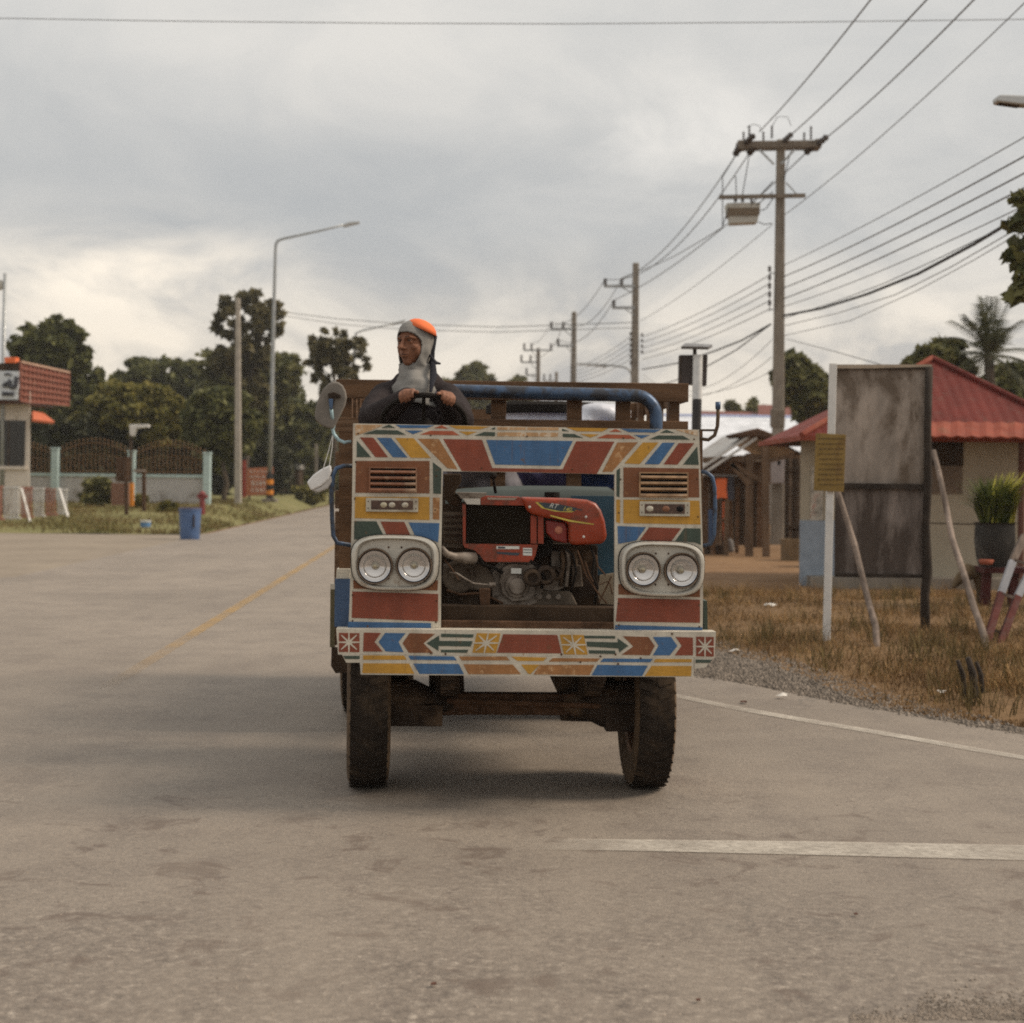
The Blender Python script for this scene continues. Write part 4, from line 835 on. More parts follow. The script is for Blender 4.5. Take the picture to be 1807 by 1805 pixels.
# roll bar behind the cab
YRB = 1.95; b = MB()
pts = []
ya = TL(900, 689, YRB).z; xr = TL(1158, 730, YRB).x; xl = TL(655, 730, YRB).x
for i in range(9):
    t = R(90)*i/8; pts.append(Vector((xl+.12-.12*math.cos(t), YRB, ya-.12+.12*math.sin(t))))
pts = [Vector((xl, YRB, .9)), Vector((xl, YRB, 1.4))]+pts
for i in range(9):
    t = R(90)*(1-i/8); pts.append(Vector((xr-.12+.12*math.cos(t), YRB, ya-.12-.02+.12*math.sin(t))))
pts += [Vector((xr, YRB, 1.4)), Vector((xr, YRB, .9))]
b.tube(pts, .036, 16, BLUEP); b.build('roll_bar', parent=truck, smooth='all')
# ---- cargo body
YH = 2.20; bw = 1.0; xc = TL(905, 700, YH).x
cargo = bpy.data.objects.new('cargo_body', None); COL.objects.link(cargo); cargo.parent = truck; ORG[cargo.name] = Vector((0, 0, 0))
zt = TL(905, 673, YH).z; zt2 = TL(905, 704, YH).z; YT = 5.0
b = MB(); b.box((xc, (YH+YT)/2, .92), (2*bw, YT-YH, .06), WOOD); 
for i in range(5): b.box((xc, YH+.2+.6*i, .85), (2*bw, .08, .09), DWOOD)
b.build('bed_floor', parent=cargo)
def zpx(py): return TL(905, py, YH).z
rails = ((673, 706), (742, 765), (800, 832), (868, 900))
b = MB()
for a, c in rails:
    if a == 742: a = 740
    b.box((xc, YH, (zpx(a)+zpx(c))/2), (2*bw, .035, zpx(a)-zpx(c)), WOOD)
b.box((xc, YH+.01, (zpx(905)+zpx(1140))/2), (2*bw, .03, zpx(905)-zpx(1140)), WOOD)
for px in (612, 690, 786, 880, 1014, 1100, 1190): b.box((TL(px, 700, YH+.03).x, YH+.045, (zpx(676)+.9)/2), (.085 if px not in (612, 1190) else .06, .05, zpx(676)-.9), WOOD)
b.build('headboard', parent=cargo, bev=.004)
for sx in (-1, 1):
    b = MB(); x = xc+sx*(bw-.02)
    for a, c in rails: b.box((x, (YH+YT)/2+.03, (zpx(a)+zpx(c))/2+(.0 if a > 680 else .0)), (.03, YT-YH, zpx(a)-zpx(c)), WOOD)
    b.box((x, (YH+YT)/2+.03, 1.06), (.03, YT-YH, .26), WOOD)
    for i in range(6): b.box((x-sx*.035, YH+.35+.5*i, (zpx(676)+.9)/2), (.04, .07, zpx(676)-.9), WOOD)
    b.build('side_rack', parent=cargo, bev=.004)
b = MB(); x = TL(587, 1040, YH-.05).x
b.prism([TL(*p, YH-.03) for p in ((583, 1040), (592, 1040), (590, 1142), (582, 1142))], (0, .1, 0), M('khaki tin', (.12, .10, .055), .7)); b.prism([TL(*p, YH-.03) for p in ((583, 1030), (593, 1030), (593, 1040), (583, 1040))], (0, .05, 0), WH); b.prism([TL(*p, YH-.02) for p in ((585, 1142), (600, 1145), (640, 1185), (592, 1188), (584, 1175))], (0, .06, 0), DWOOD)
b.build('bed_bracket', parent=cargo)
b = MB(); b.box((xc, YT, 1.45), (2*bw, .035, .16), WOOD); b.box((xc, YT, 1.9), (2*bw, .035, .12), WOOD); b.box((xc, YT, 1.1), (2*bw, .035, .3), WOOD); b.build('tailboard', parent=cargo)
# ---- load (things of their own, world axes)
SILV = M('silver sheet', (.62, .62, .66), .35, .25, var=.25, scale=7, bump=.6, bscale=9); PURP = M('printed purple sack', (.10, .09, .20), .75, var=.6, scale=9, dirt=(.22, .20, .26), dirt_amt=.4, bump=.4, bscale=12); GSACK = M('grey sack', (.20, .19, .21), .8, var=.4, scale=8, bump=.4, bscale=12)
def sack(label, px, py, yl, rad, mat, seed):
    rnd = random.Random(seed); c = TL(px, py, yl); b = MB()
    for i in range(9):
        b.ball(c+Vector((rnd.uniform(-.55, .55)*rad[0], rnd.uniform(-.5, .5)*rad[1], rnd.uniform(-.5, .5)*rad[2])), (rad[0]*rnd.uniform(.45, .65), rad[1]*rnd.uniform(.45, .65), rad[2]*rnd.uniform(.45, .6)))
    b.ball(c, (rad[0]*.85, rad[1]*.85, rad[2]*.8))
    b.v = [tuple(TW(v)) for v in b.v]
    o = remeshed(b, 'sack', .022, mat, smooth=4, origin=TW(c-Vector((0, 0, rad[2])))); tag(o, label, 'sack', 'sacks loaded behind the headboard')
sack('grey sack behind the headboard left of the opening top', 840, 822, 2.55, (.30, .22, .30), GSACK, 1); sack('dark purple printed sack in the middle of the load', 945, 840, 2.6, (.34, .24, .30), PURP, 2); sack('blue and purple sack at the right end of the load', 1062, 832, 2.55, (.26, .22, .26), M('blue print sack', (.05, .085, .22), .7, var=.7, scale=10, dirt=(.30, .26, .30), dirt_amt=.35, bump=.4, bscale=14), 3)
sack('shiny white plastic bag heaped on the load beside the drum', 1055, 738, 2.75, (.20, .16, .10), SILV, 4)
b = MB(); c = TL(962, 712, 3.0); dz = c.z
dr = root('drum', 'large round drum with dark lid and silver wrapped side standing in the truck bed', 'drum', TW(Vector((c.x, 3.0, .95))))
def DW(z): return TW(Vector((c.x, 3.0, z)))
SILB = M('pale silver blue wrap', (.66, .68, .76), .45, var=.2, scale=8, bump=.5, bscale=10)
b.lathe(DW(.95), (0, 0, 1), [(.30, 0), (.33, .02), (.34, .3), (.355, .32), (.34, .34), (.34, .62), (.355, .64), (.34, .66), (.325, dz-.95-.06)], 32, SILB); b.build('drum_body', parent=dr, smooth=True)
b = MB(); b.lathe(DW(.95), (0, 0, 1), [(.33, dz-.95-.07), (.365, dz-.95-.065), (.365, dz-.95-.02), (.34, dz-.95), (.001, dz-.95+.01)], 32, SEAL); b.build('drum_lid', parent=dr, smooth=True)
# carrier bag hanging by strings from the mirror arm
q = TW(TL(588, 760, .03)); b = MB(); BAGM = M('white plastic bag', (.66, .64, .62), .45, var=.1, bump=.3, bscale=18)
bag = root('plastic_bag', 'white plastic bag hanging on strings from the left mirror arm of the truck', 'bag', tuple(q))
def BP(px, py, dy=0): return TW(TL(px, py, .03))+Vector((0, dy, 0))
b.prism([BP(*p) for p in ((541, 851), (552, 838), (566, 828), (583, 820), (585, 832), (580, 846), (566, 858), (549, 866))], (0, .03, 0), BAGM)
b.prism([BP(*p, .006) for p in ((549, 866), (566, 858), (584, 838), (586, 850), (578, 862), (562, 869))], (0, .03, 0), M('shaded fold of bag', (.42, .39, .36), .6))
b.build('bag_body', parent=bag, bev=.008, bseg=3)
b = MB(); b.tube([BP(588, 760), BP(586, 790), BP(581, 822)], .0018, 5, BAGM); b.tube([BP(588, 762), BP(580, 795), BP(570, 828)], .0018, 5, BAGM); b.build('string', parent=bag)
# ------------------------------------------------------------------ the driver
SKIN = M('tanned skin', (.215, .092, .050), .62, var=.24, scale=34, spec=.28, dirt=(.12, .05, .03), dirt_amt=.35, dirt_scale=22, bump=.25, bscale=160)
JACK = M('dark plum jacket', (.034, .027, .027), .95, spec=.08, var=.25, scale=10, bump=.5, bscale=60)
KNIT = M('grey knit', (.235, .222, .205), .95, spec=.1, var=.1, scale=20, bump=.4, bscale=220)
ORNG = M('orange cloth', (.72, .16, .055), .8, var=.12); TROU = M('dark trousers', (.03, .03, .04), .9)
NAVY = M('black scarf', (.022, .022, .028), .9, var=.3); LAV = M('lavender collar', (.17, .14, .19), .9)
YP = 8.98
hc = P(730, 607, YP)                     # middle of the head
hip = Vector((hc.x+.02, YP+.10, 1.42)); shz = P(730, 672, YP).z
sL = Vector((P(676, 690, YP).x+.01, YP+.02, shz-.080)); sR = Vector((P(792, 690, YP).x-.01, YP+.02, shz-.080))
aL, aR = R(112), R(58)                   # where the hands hold the rim
QL, QR = TW(rim(aL)), TW(rim(aR))
body = MB()
fy = R(35); fd = Vector((-math.sin(fy), -math.cos(fy), -.03)).normalized(); fr_ = Vector((0, 0, 1)).cross(fd).normalized(); fu = fd.cross(fr_).normalized()
def H(x, y, z): return hc+fr_*x+fd*y+fu*z        # x: across the face, y: forward, z: up
HR = Matrix((fr_, fd, fu)).transposed()
# skull, jaw, features
body.ball(H(0, -.012, .03), (.074, .092, .092), rot=HR, seg=24, rings=16); body.ball(H(0, .018, -.03), (.060, .068, .085), rot=HR, seg=24, rings=14); body.ball(H(0, .050, -.093), (.028, .026, .024), rot=HR); body.ball(H(0, .035, -.06), (.046, .045, .05), rot=HR)
for s in (-1, 1):
    body.ball(H(s*.042, .050, -.018), (.024, .024, .022), rot=HR); body.ball(H(s*.056, .020, -.03), (.020, .040, .045), rot=HR); body.tube([H(s*.012, .083, .030), H(s*.034, .078, .034), H(s*.055, .058, .027)], [.009, .010, .008], 8, rnd=True)
    body.ball(H(s*.013, .093, -.026), (.009, .010, .008), rot=HR)
    body.ball(H(s*.033, .072, .008), (.015, .010, .010), rot=HR)
body.tube([H(0, .083, .024), H(0, .094, .0), H(0, .108, -.022)], [.008, .010, .0125], 10, rnd=True)
body.tube([H(-.024, .078, -.052), H(0, .090, -.050), H(.024, .078, -.052)], [.005, .0075, .005], 8, rnd=True); body.tube([H(-.020, .078, -.064), H(0, .088, -.065), H(.020, .078, -.064)], [.005, .008, .005], 8, rnd=True)
nb = Vector((hc.x+.02, YP+.055, shz-.01)); body.tube([H(0, -.035, -.03), nb, nb+Vector((0, .02, -.08))], [.060, .062, .07], 16, rnd=True)
chest = Vector(((sL.x+sR.x)/2, YP+.06, shz-.17))
body.tube([nb+Vector((0, .02, -.09)), chest, (chest+hip)/2, hip], [.12, .165, .145, .15], 20, flat=.72, rnd=True)
body.tube([sL+Vector((0, .025, -.01)), sR+Vector((0, .025, -.01))], [.05, .05], 12, rnd=True)
eL = Vector((P(655, 742, 8.72).x, 8.72, P(652, 738, 8.72).z)); eR = Vector((P(814, 745, 8.74).x, 8.74, P(818, 742, 8.74).z))
def hand(Q, a, side, elbow):
    t = (TW(rim(a+.01))-TW(rim(a-.01))).normalized(); ro = (Q-TW(SWC)).normalized(); n_ = (RF @ nrm).normalized()
    if t.x < 0: t = -t                              # along the rim, to the right in the picture
    up = Vector((0, 0, 1)); back = (up*.72+Vector((0, .70, 0)))
    back = (back-t*back.dot(t)).normalized(); front = t.cross(back).normalized()
    if front.y > 0: front = -front
    wrist = Q+back*.050+Vector((0, .055, -.018))+t*(.012*side)
    kn = []
    for i in range(4):
        off = (-.031+.0205*i)
        L = (1.0, 1.08, 1.02, .84)[i if side > 0 else 3-i]
        c = Q+t*off
        pth = []
        for ang in (-8, 28, 62, 100, 140, 178):
            rr = .0255 if ang < 80 else .0235
            g = ang*L if ang > 60 else ang
            pth.append(c+(back*math.cos(R(g))+front*math.sin(R(g)))*rr)
        pth[0] = pth[0]+Vector((0, .018, 0)); pth[1] = pth[1]*1.0+back*.003
        body.tube(pth, [.0105, .0112, .0102, .0098, .0092, .0082], 8, rnd=True)
        kn.append(pth[1])
        body.tube([wrist+(pth[0]-wrist)*.15, pth[0]], [.016, .0115], 8, rnd=True)
    pc = (wrist+kn[0]+kn[3])/3; body.tube([wrist, (kn[1]+kn[2])/2+Vector((0, .012, -.004))], [.026, .036], 12, flat=.55, rnd=True)
    th0 = wrist+(kn[0]-wrist)*.35 if side > 0 else wrist+(kn[3]-wrist)*.35
    sgn = -1 if side > 0 else 1
    sgn = 1 if side > 0 else -1
    base = wrist+t*(sgn*.020)+(Q-wrist)*.3
    body.tube([base, Q+t*(sgn*.040)+back*.012+Vector((0, .016, -.004)), Q+t*(sgn*.050)+back*.013+front*.010-Vector((0, 0, .004)), Q+t*(sgn*.058)+front*.022-Vector((0, 0, .006))], [.0145, .0125, .0108, .0092], 8, rnd=True)
    body.tube([elbow, (elbow+wrist)/2+Vector((0, .01, -.005)), wrist], [.042, .040, .027], 12, rnd=True)
    return wrist
wL = hand(QL, aL, 1, eL); wR = hand(QR, aR, -1, eR)
for sh_, e in ((sL, eL), (sR, eR)): body.tube([sh_, (sh_+e)/2, e], [.058, .052, .042], 12, rnd=True)
for s in (-1, 1):
    k = Vector((hip.x+s*.14, YP-.36, 1.40)); an = Vector((hip.x+s*.13, YP-.42, .93))
    body.tube([hip+Vector((s*.08, 0, 0)), k], [.085, .06], 12, rnd=True); body.tube([k, an], [.058, .04], 12, rnd=True); body.tube([an+Vector((0, .05, -.03)), an+Vector((s*.02, -.15, -.045))], [.04, .032], 10, rnd=True, flat=.8)
person = remeshed(body, 'person', .0042, SKIN, smooth=3, origin=hip); ORG[person.name] = hip
tag(person, 'driver in dark jacket and grey balaclava gripping the steering wheel, face turned aside', 'person')
# eyes
b = MB()
EYE = M('eye', (.03, .018, .012), .2, var=0)
for s in (-1, 1): b.ball(H(s*.032, .0775, .0145), (.0125, .008, .0045), EYE, rot=HR); b.tube([H(s*.014, .090, .032), H(s*.034, .085, .037), H(s*.052, .068, .031)], [.0022, .0032, .002], 6, EYE, rnd=True)
b.build('eyes', parent=person, smooth='all')
b = MB(); b.tube([H(-.021, .0845, -.058), H(0, .0945, -.057), H(.021, .0845, -.058)], [.0015, .0022, .0015], 6, M('mouth line', (.06, .022, .018), .6), rnd=True); b.build('mouth', parent=person, smooth='all')
# jacket
b = MB()
b.tube([nb+Vector((0, .01, -.045)), chest, (chest+hip)/2, hip+Vector((0, 0, .02))], [.150, .205, .185, .19], 22, flat=.74, rnd=True)
for sh_, e, wv in ((sL, eL, wL), (sR, eR, wR)):
    b.tube([nb+Vector(((sh_.x-nb.x)*.30, .015, -.030)), sh_+Vector((0, 0, -.004))], [.082, .072], 14, rnd=True)
    m1 = (sh_+e)/2+Vector((math.copysign(.012, sh_.x-nb.x), 0, 0))
    b.tube([sh_, m1, e], [.076, .074, .068], 14, rnd=True)
    cuff = wv+(e-wv).normalized()*.045
    b.tube([e, (e+cuff)/2+Vector((0, 0, -.012)), cuff], [.070, .066, .046], 14, rnd=True)
rnd = random.Random(5)
for sh_, e in ((sL, eL), (sR, eR)):     # folds
    for i in range(8):
        f = .05+.125*i; c = sh_.lerp(e, f); sl_k = rnd.uniform(-.03, .045); o_ = Vector((rnd.uniform(-.02, .02), -.060, rnd.uniform(-.015, .015)))
        b.tube([c+o_+Vector((-.065, .034, sl_k)), c+o_+Vector((-.02, -.004, sl_k*.3)), c+o_+Vector((.02, -.002, -sl_k*.3)), c+o_+Vector((.065, .034, -sl_k))], [.007, .014, .013, .006], 8, rnd=True)
    for i in range(5):
        f = .1+.2*i; c = e.lerp(sh_*0+Vector((hc.x, YP-.5, e.z-.01)), f*.5); b.tube([c+Vector((-.01, -.05, .05)), c+Vector((.012, -.068, 0)), c+Vector((-.005, -.045, -.05))], [.006, .012, .006], 8, rnd=True)
for i in range(7):      # creases across the chest
    s = -1 if i % 2 else 1; c = chest+Vector((s*(.09+.012*i), -.125, .08-.035*i)); b.tube([c+Vector((s*.06, .04, .035)), c, c+Vector((-s*.05, .01, -.045))], [.006, .013, .006], 8, rnd=True)
jk = remeshed(b, 'jacket', .008, JACK, person, smooth=3)
b = MB(); b.tube([nb+Vector((.075, -.03, .05)), nb+Vector((.105, -.045, -.01)), nb+Vector((.11, -.09, -.07))], [.012, .024, .016], 10, flat=.45, rnd=True, mat=LAV); b.build('collar', parent=jk, smooth='all'); b = MB(); b.tube([nb+Vector((-.06, .02, .04)), nb+Vector((-.10, -.03, -.01)), nb+Vector((-.09, -.09, -.08))], [.012, .026, .018], 10, flat=.5, rnd=True, mat=JACK); b.build('collar', parent=jk, smooth='all')
b = MB()
b.tube([hip, hip+Vector((0, 0, -.04))], [.165, .16], 14, rnd=True)
for s in (-1, 1):
    k = Vector((hip.x+s*.14, YP-.36, 1.40)); an = Vector((hip.x+s*.13, YP-.42, .97)); b.tube([hip+Vector((s*.08, 0, 0)), k], [.105, .075], 14, rnd=True); b.tube([k, an], [.074, .058], 12, rnd=True)
remeshed(b, 'trousers', .014, TROU, person, smooth=4)
# balaclava: hood with face opening that runs down into a bib
V = []; Fc = []; NA = 56
rows = [(.126, .012, .016, -.012)]+[(.126*math.sin(R(a)), .0, .0, 0) for a in ()]
prof = [(.128, .010, .012, -.012), (.122, .034, .042, -.012), (.108, .054, .068, -.012), (.088, .069, .086, -.012), (.062, .079, .098, -.012), (.034, .083, .102, -.010), (.006, .083, .101, -.006), (-.022, .081, .097, .0), (-.048, .077, .092, .003), (-.074, .072, .087, .004), (-.098, .067, .079, .0), (-.122, .066, .072, -.010), (-.146, .071, .074, -.020), (-.170, .076, .080, -.026), (-.195, .085, .094, -.030)]
fine = []
for p0, p1 in zip(prof, prof[1:]):
    for k in range(5): fine.append(tuple(a+(c-a)*k/5 for a, c in zip(p0, p1)))
fine.append(prof[-1]); prof = fine; NA = 132
for z, rx, ry_, yo in prof:
    for k in range(NA):
        t = 2*math.pi*k/NA; wv_ = 1+.035*math.sin(5*t+z*55)*sm((-.02-z)/.10)+.010*math.sin(3*t-z*90); back_ = sm((abs((t+math.pi) % (2*math.pi)-math.pi)-1.15)/.6); wv_ *= 1.045+back_*(.022*math.sin(9*t+z*28)+.020*math.sin(z*75+t*3)+.05); V.append(H(math.sin(t)*rx*wv_, math.cos(t)*ry_*wv_+yo, z))
for i in range(len(prof)-1):
    zc_ = (prof[i][0]+prof[i+1][0])/2
    for k in range(NA):
        t = (k+.5)/NA*2*math.pi; a = (t+math.pi) % (2*math.pi)-math.pi
        if not (abs(a)/R(71))**2.4+(abs(zc_+.030)/.092)**2.4 < 1: Fc.append((i*NA+k, i*NA+(k+1) % NA, (i+1)*NA+(k+1) % NA, (i+1)*NA+k))
b = MB(); b.add(V, Fc, KNIT); b.add(V[:NA], [tuple(range(NA))], KNIT)
bl = b.build('balaclava', parent=person, smooth='all')
so1 = bl.modifiers.new('thick', 'SOLIDIFY'); so1.thickness = .006; so1.offset = 1
# the hood runs down over the chest and is tucked into the jacket
V = []; Fc = []; nc = 40; nr = 16; b = MB()
for r_ in range(nr):
    f = r_/(nr-1); z = hc.z-.105-.205*f; hw = .074+.040*sm(f*1.4); fwd = .064+.074*sm(f*1.5); am = R(125-50*f)
    for k in range(nc):
        t = (2*k/(nc-1)-1)*am; fold = .0075*math.sin(t*7+f*6)*(.25+f)+.005*math.sin(t*3-f*13)+.003*math.sin(f*31+t*2)
        V.append(Vector((hc.x+.008+math.sin(t)*(hw+fold), YP+.02-math.cos(t)*(fwd+fold)-.0, z-.03*abs(math.sin(t))*f)))
Fc = [(r_*nc+k, r_*nc+k+1, (r_+1)*nc+k+1, (r_+1)*nc+k) for r_ in range(nr-1) for k in range(nc-1)]
b.add(V, Fc, KNIT); bb_ = b.build('bib', parent=bl, smooth='all'); so2 = bb_.modifiers.new('thick', 'SOLIDIFY'); so2.thickness = .008
# orange cap under the hood, black scarf ends at the back
b = MB(); V = []; Fc = []; NA2 = 28; cp = [(.150, .006), (.146, .034), (.136, .058), (.118, .077), (.094, .090)]
ax = (fu+Vector((.50, .0, 0))*.9).normalized(); capc = H(0, -.010, .0)
_, s1, s2 = basis(ax)
for h_, r_ in cp:
    for k in range(NA2):
        t = 2*math.pi*k/NA2; V.append(capc+ax*(h_*.905)+(s1*math.cos(t)+s2*math.sin(t))*r_*.98)
b.add(V, [(i*NA2+k, i*NA2+(k+1) % NA2, (i+1)*NA2+(k+1) % NA2, (i+1)*NA2+k) for i in range(4) for k in range(NA2)]+[tuple(range(NA2))], ORNG); cpo = b.build('cap', parent=person, smooth='all'); s3 = cpo.modifiers.new('t', 'SOLIDIFY'); s3.thickness = .006
b = MB()
b.tube([P(757, 576, YP+.03), P(763, 594, YP+.03), P(760, 620, YP+.03), P(758, 648, YP+.03)], [.014, .026, .022, .026], 10, flat=.55, rnd=True, mat=NAVY)
b.tube([P(760, 628, YP-.01), P(768, 640, YP-.02), P(775, 641, YP)], [.012, .020, .010], 8, flat=.6, rnd=True, mat=NAVY); b.tube([P(764, 640, YP-.03), P(765, 662, YP-.08), P(760, 690, YP-.14)], [.014, .020, .008], 8, flat=.5, rnd=True, mat=NAVY)
b.build('scarf', parent=person, smooth='all')
# ------------------------------------------------------------------ vegetation
L_DARK = leafmat('dark leaves', (.042, .050, .018), (.175, .17, .056)); L_MID = leafmat('mid leaves', (.055, .06, .021), (.20, .185, .062)); L_YEL = leafmat('yellow green leaves', (.075, .078, .02), (.26, .215, .055)); L_TEAK = leafmat('teak leaves', (.05, .046, .022), (.18, .15, .065)); L_PALM = leafmat('palm leaves', (.030, .036, .016), (.11, .105, .045))
BARK = M('bark', (.085, .065, .048), .95, var=.4, scale=5, bump=.6, bscale=25)
def leaves(centres, radii, per, size, shape=1.9, droop=.3):
    """leaf quads scattered in clumps; returns V, F"""
    C = np.repeat(np.asarray(centres, float), per, 0); Rr = np.repeat(np.asarray(radii, float), per, 0); n = len(C)
    d = RNG.normal(size=(n, 3)); d /= np.linalg.norm(d, axis=1)[:, None]; rad = RNG.random(n)**.45
    p = C+d*(rad*1.0)[:, None]*Rr
    ax = d*.7+RNG.normal(size=(n, 3))*.8; ax[:, 2] -= droop; ax /= np.linalg.norm(ax, axis=1)[:, None]
    tmp = RNG.normal(size=(n, 3)); sd = np.cross(ax, tmp); sd /= np.linalg.norm(sd, axis=1)[:, None]; nn = np.cross(sd, ax)
    s = size*RNG.uniform(.55, 1.3, n); L = (s*shape/2)[:, None]; W_ = (s/2)[:, None]
    V = np.stack([p-ax*L, p+sd*W_+nn*W_*.25, p+ax*L, p-sd*W_+nn*W_*.25], 1).reshape(-1, 3)
    return V, np.arange(n*4).reshape(-1, 4)
def limb_path(a, b, wob, n=6):
    a, b = Vector(a), Vector(b); out_ = []
    for i in range(n):
        f = i/(n-1); q = a.lerp(b, f); k = math.sin(f*math.pi)*wob
        out_.append(q+Vector((random.uniform(-k, k), random.uniform(-k, k), random.uniform(-k, k)*.4)))
    return out_
def tree(name, label, cx_, top, bot, hw, Y, base, leaf, size, nclump, per, cat='tree', fill=.62, open_=0.0, trunk_r=None, lobes=None, group=None, flatz=1.0):
    """crown measured in the photo as centre column, top and bottom rows and half width at distance Y"""
    pc = P(cx_, (top+bot)/2, Y); rw = hw/F*Y; rh = (bot-top)/2/F*Y; rd = rw*.9
    bz = base; t = root(name, label, cat, (pc.x, Y, bz), group)
    cl = []; rd_ = []
    lb = lobes or [(0, 0, 1, 1)]
    wts = np.array([l[2]*l[3] for l in lb], float); wts /= wts.sum()
    nclump = int(nclump*2.3); per = max(5, int(per*.62))
    for _ in range(nclump):
        l = lb[RNG.choice(len(lb), p=wts)]
        d = RNG.normal(size=3); d /= np.linalg.norm(d); r = .3+.8*RNG.random()**.6
        c = np.array([pc.x+rw*(l[0]+d[0]*r*l[2]*.86), Y+rd*d[1]*r*.86, pc.z+rh*(l[1]+d[2]*r*l[3]*.86)])
        cl.append(c); k = fill*min(rw, rh)*RNG.uniform(.09, .36)*(1-open_*.5); rd_.append((k*1.3, k*1.3, k*.8*flatz))
    V, Fq = leaves(cl, rd_, per, size)
    tr = trunk_r or max(.07, min(rw, rh)*.07)
    fork = Vector((pc.x, Y, max(bz+.4, pc.z-rh*.75)))
    b = MB(); b.tube(limb_path((pc.x+random.uniform(-.2, .2), Y, bz-.1), fork, .12), [tr*1.25, tr*1.1, tr, tr*.95, tr*.9, tr*.85], 9)
    for i in RNG.choice(len(cl), min(len(cl), 16), replace=False):
        mid = fork.lerp(Vector((pc.x, Y, pc.z+rh*.5)), random.uniform(0, .8))
        b.tube(limb_path(mid, cl[i], .12*rw*.5), [tr*.5, tr*.42, tr*.34, tr*.26, tr*.18, tr*.1], 6)
    b.build('trunk', BARK, t, smooth='all')
    npmesh('crown', V, Fq, leaf, t)
    return t
def shrub(label, cx_, top, bot, hw, Y, leaf, size, n, name='shrub', group=None):
    pc = P(cx_, (top+bot)/2, Y); rw = hw/F*Y; rh = (bot-top)/2/F*Y; cl = []; rr = []
    for _ in range(n):
        d = RNG.normal(size=3); d /= np.linalg.norm(d); r = RNG.random()**.4
        cl.append((pc.x+rw*d[0]*r*.85, Y+rw*.6*d[1]*r, pc.z+rh*d[2]*r*.85)); k = min(rw, rh)*RNG.uniform(.25, .5); rr.append((k, k, k))
    V, Fq = leaves(cl, rr, 70, size); t = root(name, label, 'bush', (pc.x, Y, pc.z-rh), group)
    b = MB()
    for i in range(6): b.tube(limb_path((pc.x+random.uniform(-.1, .1), Y, pc.z-rh-.05), cl[i], .05), [.02, .018, .015, .012, .009, .006], 5)
    b.build('stem', BARK, t); npmesh('foliage', V, Fq, leaf, t)
LT = 'trees left of the road'
tree('teak_tree', 'tall teak tree with big ragged leaves behind the pale concrete post', 438, 508, 720, 66, 84, .4, L_TEAK, .28, 62, 60, open_=.75, lobes=[(.05, -.75, .60, .26), (-.1, -.2, .9, .35), (.1, .45, 1.1, .55)], group=LT)
tree('teak_tree', 'open branched teak tree with see-through crown left of the driver', 592, 566, 706, 64, 74, .4, L_TEAK, .25, 46, 24, open_=1.0, lobes=[(-.1, -.25, .75, .7), (.4, .1, .6, .7), (-.5, .35, .5, .45), (.1, .4, .9, .5)], group=LT)
tree('round_tree', 'dense dark green round crowned tree over the end of the iron fence', 392, 680, 812, 68, 63, .45, L_DARK, .17, 120, 110, group=LT, lobes=[(0, 0, 1, 1)])
tree('layered_tree', 'spreading layered tree with feathery mid green foliage between the two poles', 440, 595, 760, 100, 92, .4, L_MID, .26, 120, 80, group=LT, lobes=[(0, .2, 1, .7), (.1, -.45, .6, .5)])
tree('broad_tree', 'broad dark tree on the skyline behind the yellow green trees', 288, 622, 760, 92, 104, .4, L_DARK, .30, 110, 75, group=LT, lobes=[(0, .2, 1, .8), (.2, -.4, .5, .6), (-.5, 0, .5, .6)])
tree('bright_tree', 'yellow green tree with a lumpy crown behind the iron fence', 235, 672, 800, 112, 68, .4, L_YEL, .17, 110, 100, group=LT)
tree('tall_tree', 'tall dark tree rising behind the brown balcony screen of the corner building', 78, 566, 760, 64, 78, .4, L_DARK, .28, 110, 70, open_=.2, lobes=[(0, -.45, .62, .55), (.2, .4, 1.1, .7)], group=LT)
tree('bushy_tree', 'low bushy tree beside the tall dark one at the left edge of the garden', 140, 640, 790, 58, 82, .4, L_DARK, .24, 80, 70, group=LT)
tree('wide_tree', 'wide dark tree behind the street lamp, its skirts reaching the road', 515, 690, 872, 95, 96, .4, L_DARK, .28, 130, 80, group=LT)
tree('far_tree', 'far bushy tree where the left roadside meets the truck', 590, 720, 880, 62, 118, .4, L_MID, .30, 80, 60, group=LT)
tree('shade_tree', 'dark shade tree hanging low over the middle of the iron fence', 330, 745, 850, 75, 72, .4, L_DARK, .20, 80, 90, group=LT)
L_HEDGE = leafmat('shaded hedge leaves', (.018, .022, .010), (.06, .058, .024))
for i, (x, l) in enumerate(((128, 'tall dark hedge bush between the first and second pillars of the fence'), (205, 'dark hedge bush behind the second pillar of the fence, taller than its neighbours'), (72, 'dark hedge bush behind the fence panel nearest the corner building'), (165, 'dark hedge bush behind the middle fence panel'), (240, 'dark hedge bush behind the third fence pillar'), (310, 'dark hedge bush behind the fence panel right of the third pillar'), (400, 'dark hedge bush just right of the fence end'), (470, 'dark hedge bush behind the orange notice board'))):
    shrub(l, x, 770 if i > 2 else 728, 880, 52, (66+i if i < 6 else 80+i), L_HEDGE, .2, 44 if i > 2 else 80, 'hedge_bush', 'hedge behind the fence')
shrub('round dark brown green bush in front of the white garden wall', 172, 838, 898, 32, 55, L_MID, .13, 30)
shrub('small yellowish weed clump at the foot of the third fence pillar', 248, 868, 905, 12, 54, L_YEL, .12, 12); shrub('low green weed clump behind the blue bin', 296, 885, 915, 20, 52, L_YEL, .12, 14); shrub('roadside bush far off beside the truck', 560, 800, 880, 34, 100, L_MID, .2, 26)
shrub('yellow brown roadside weeds at the end of the left verge', 548, 855, 888, 40, 84, L_YEL, .16, 22)
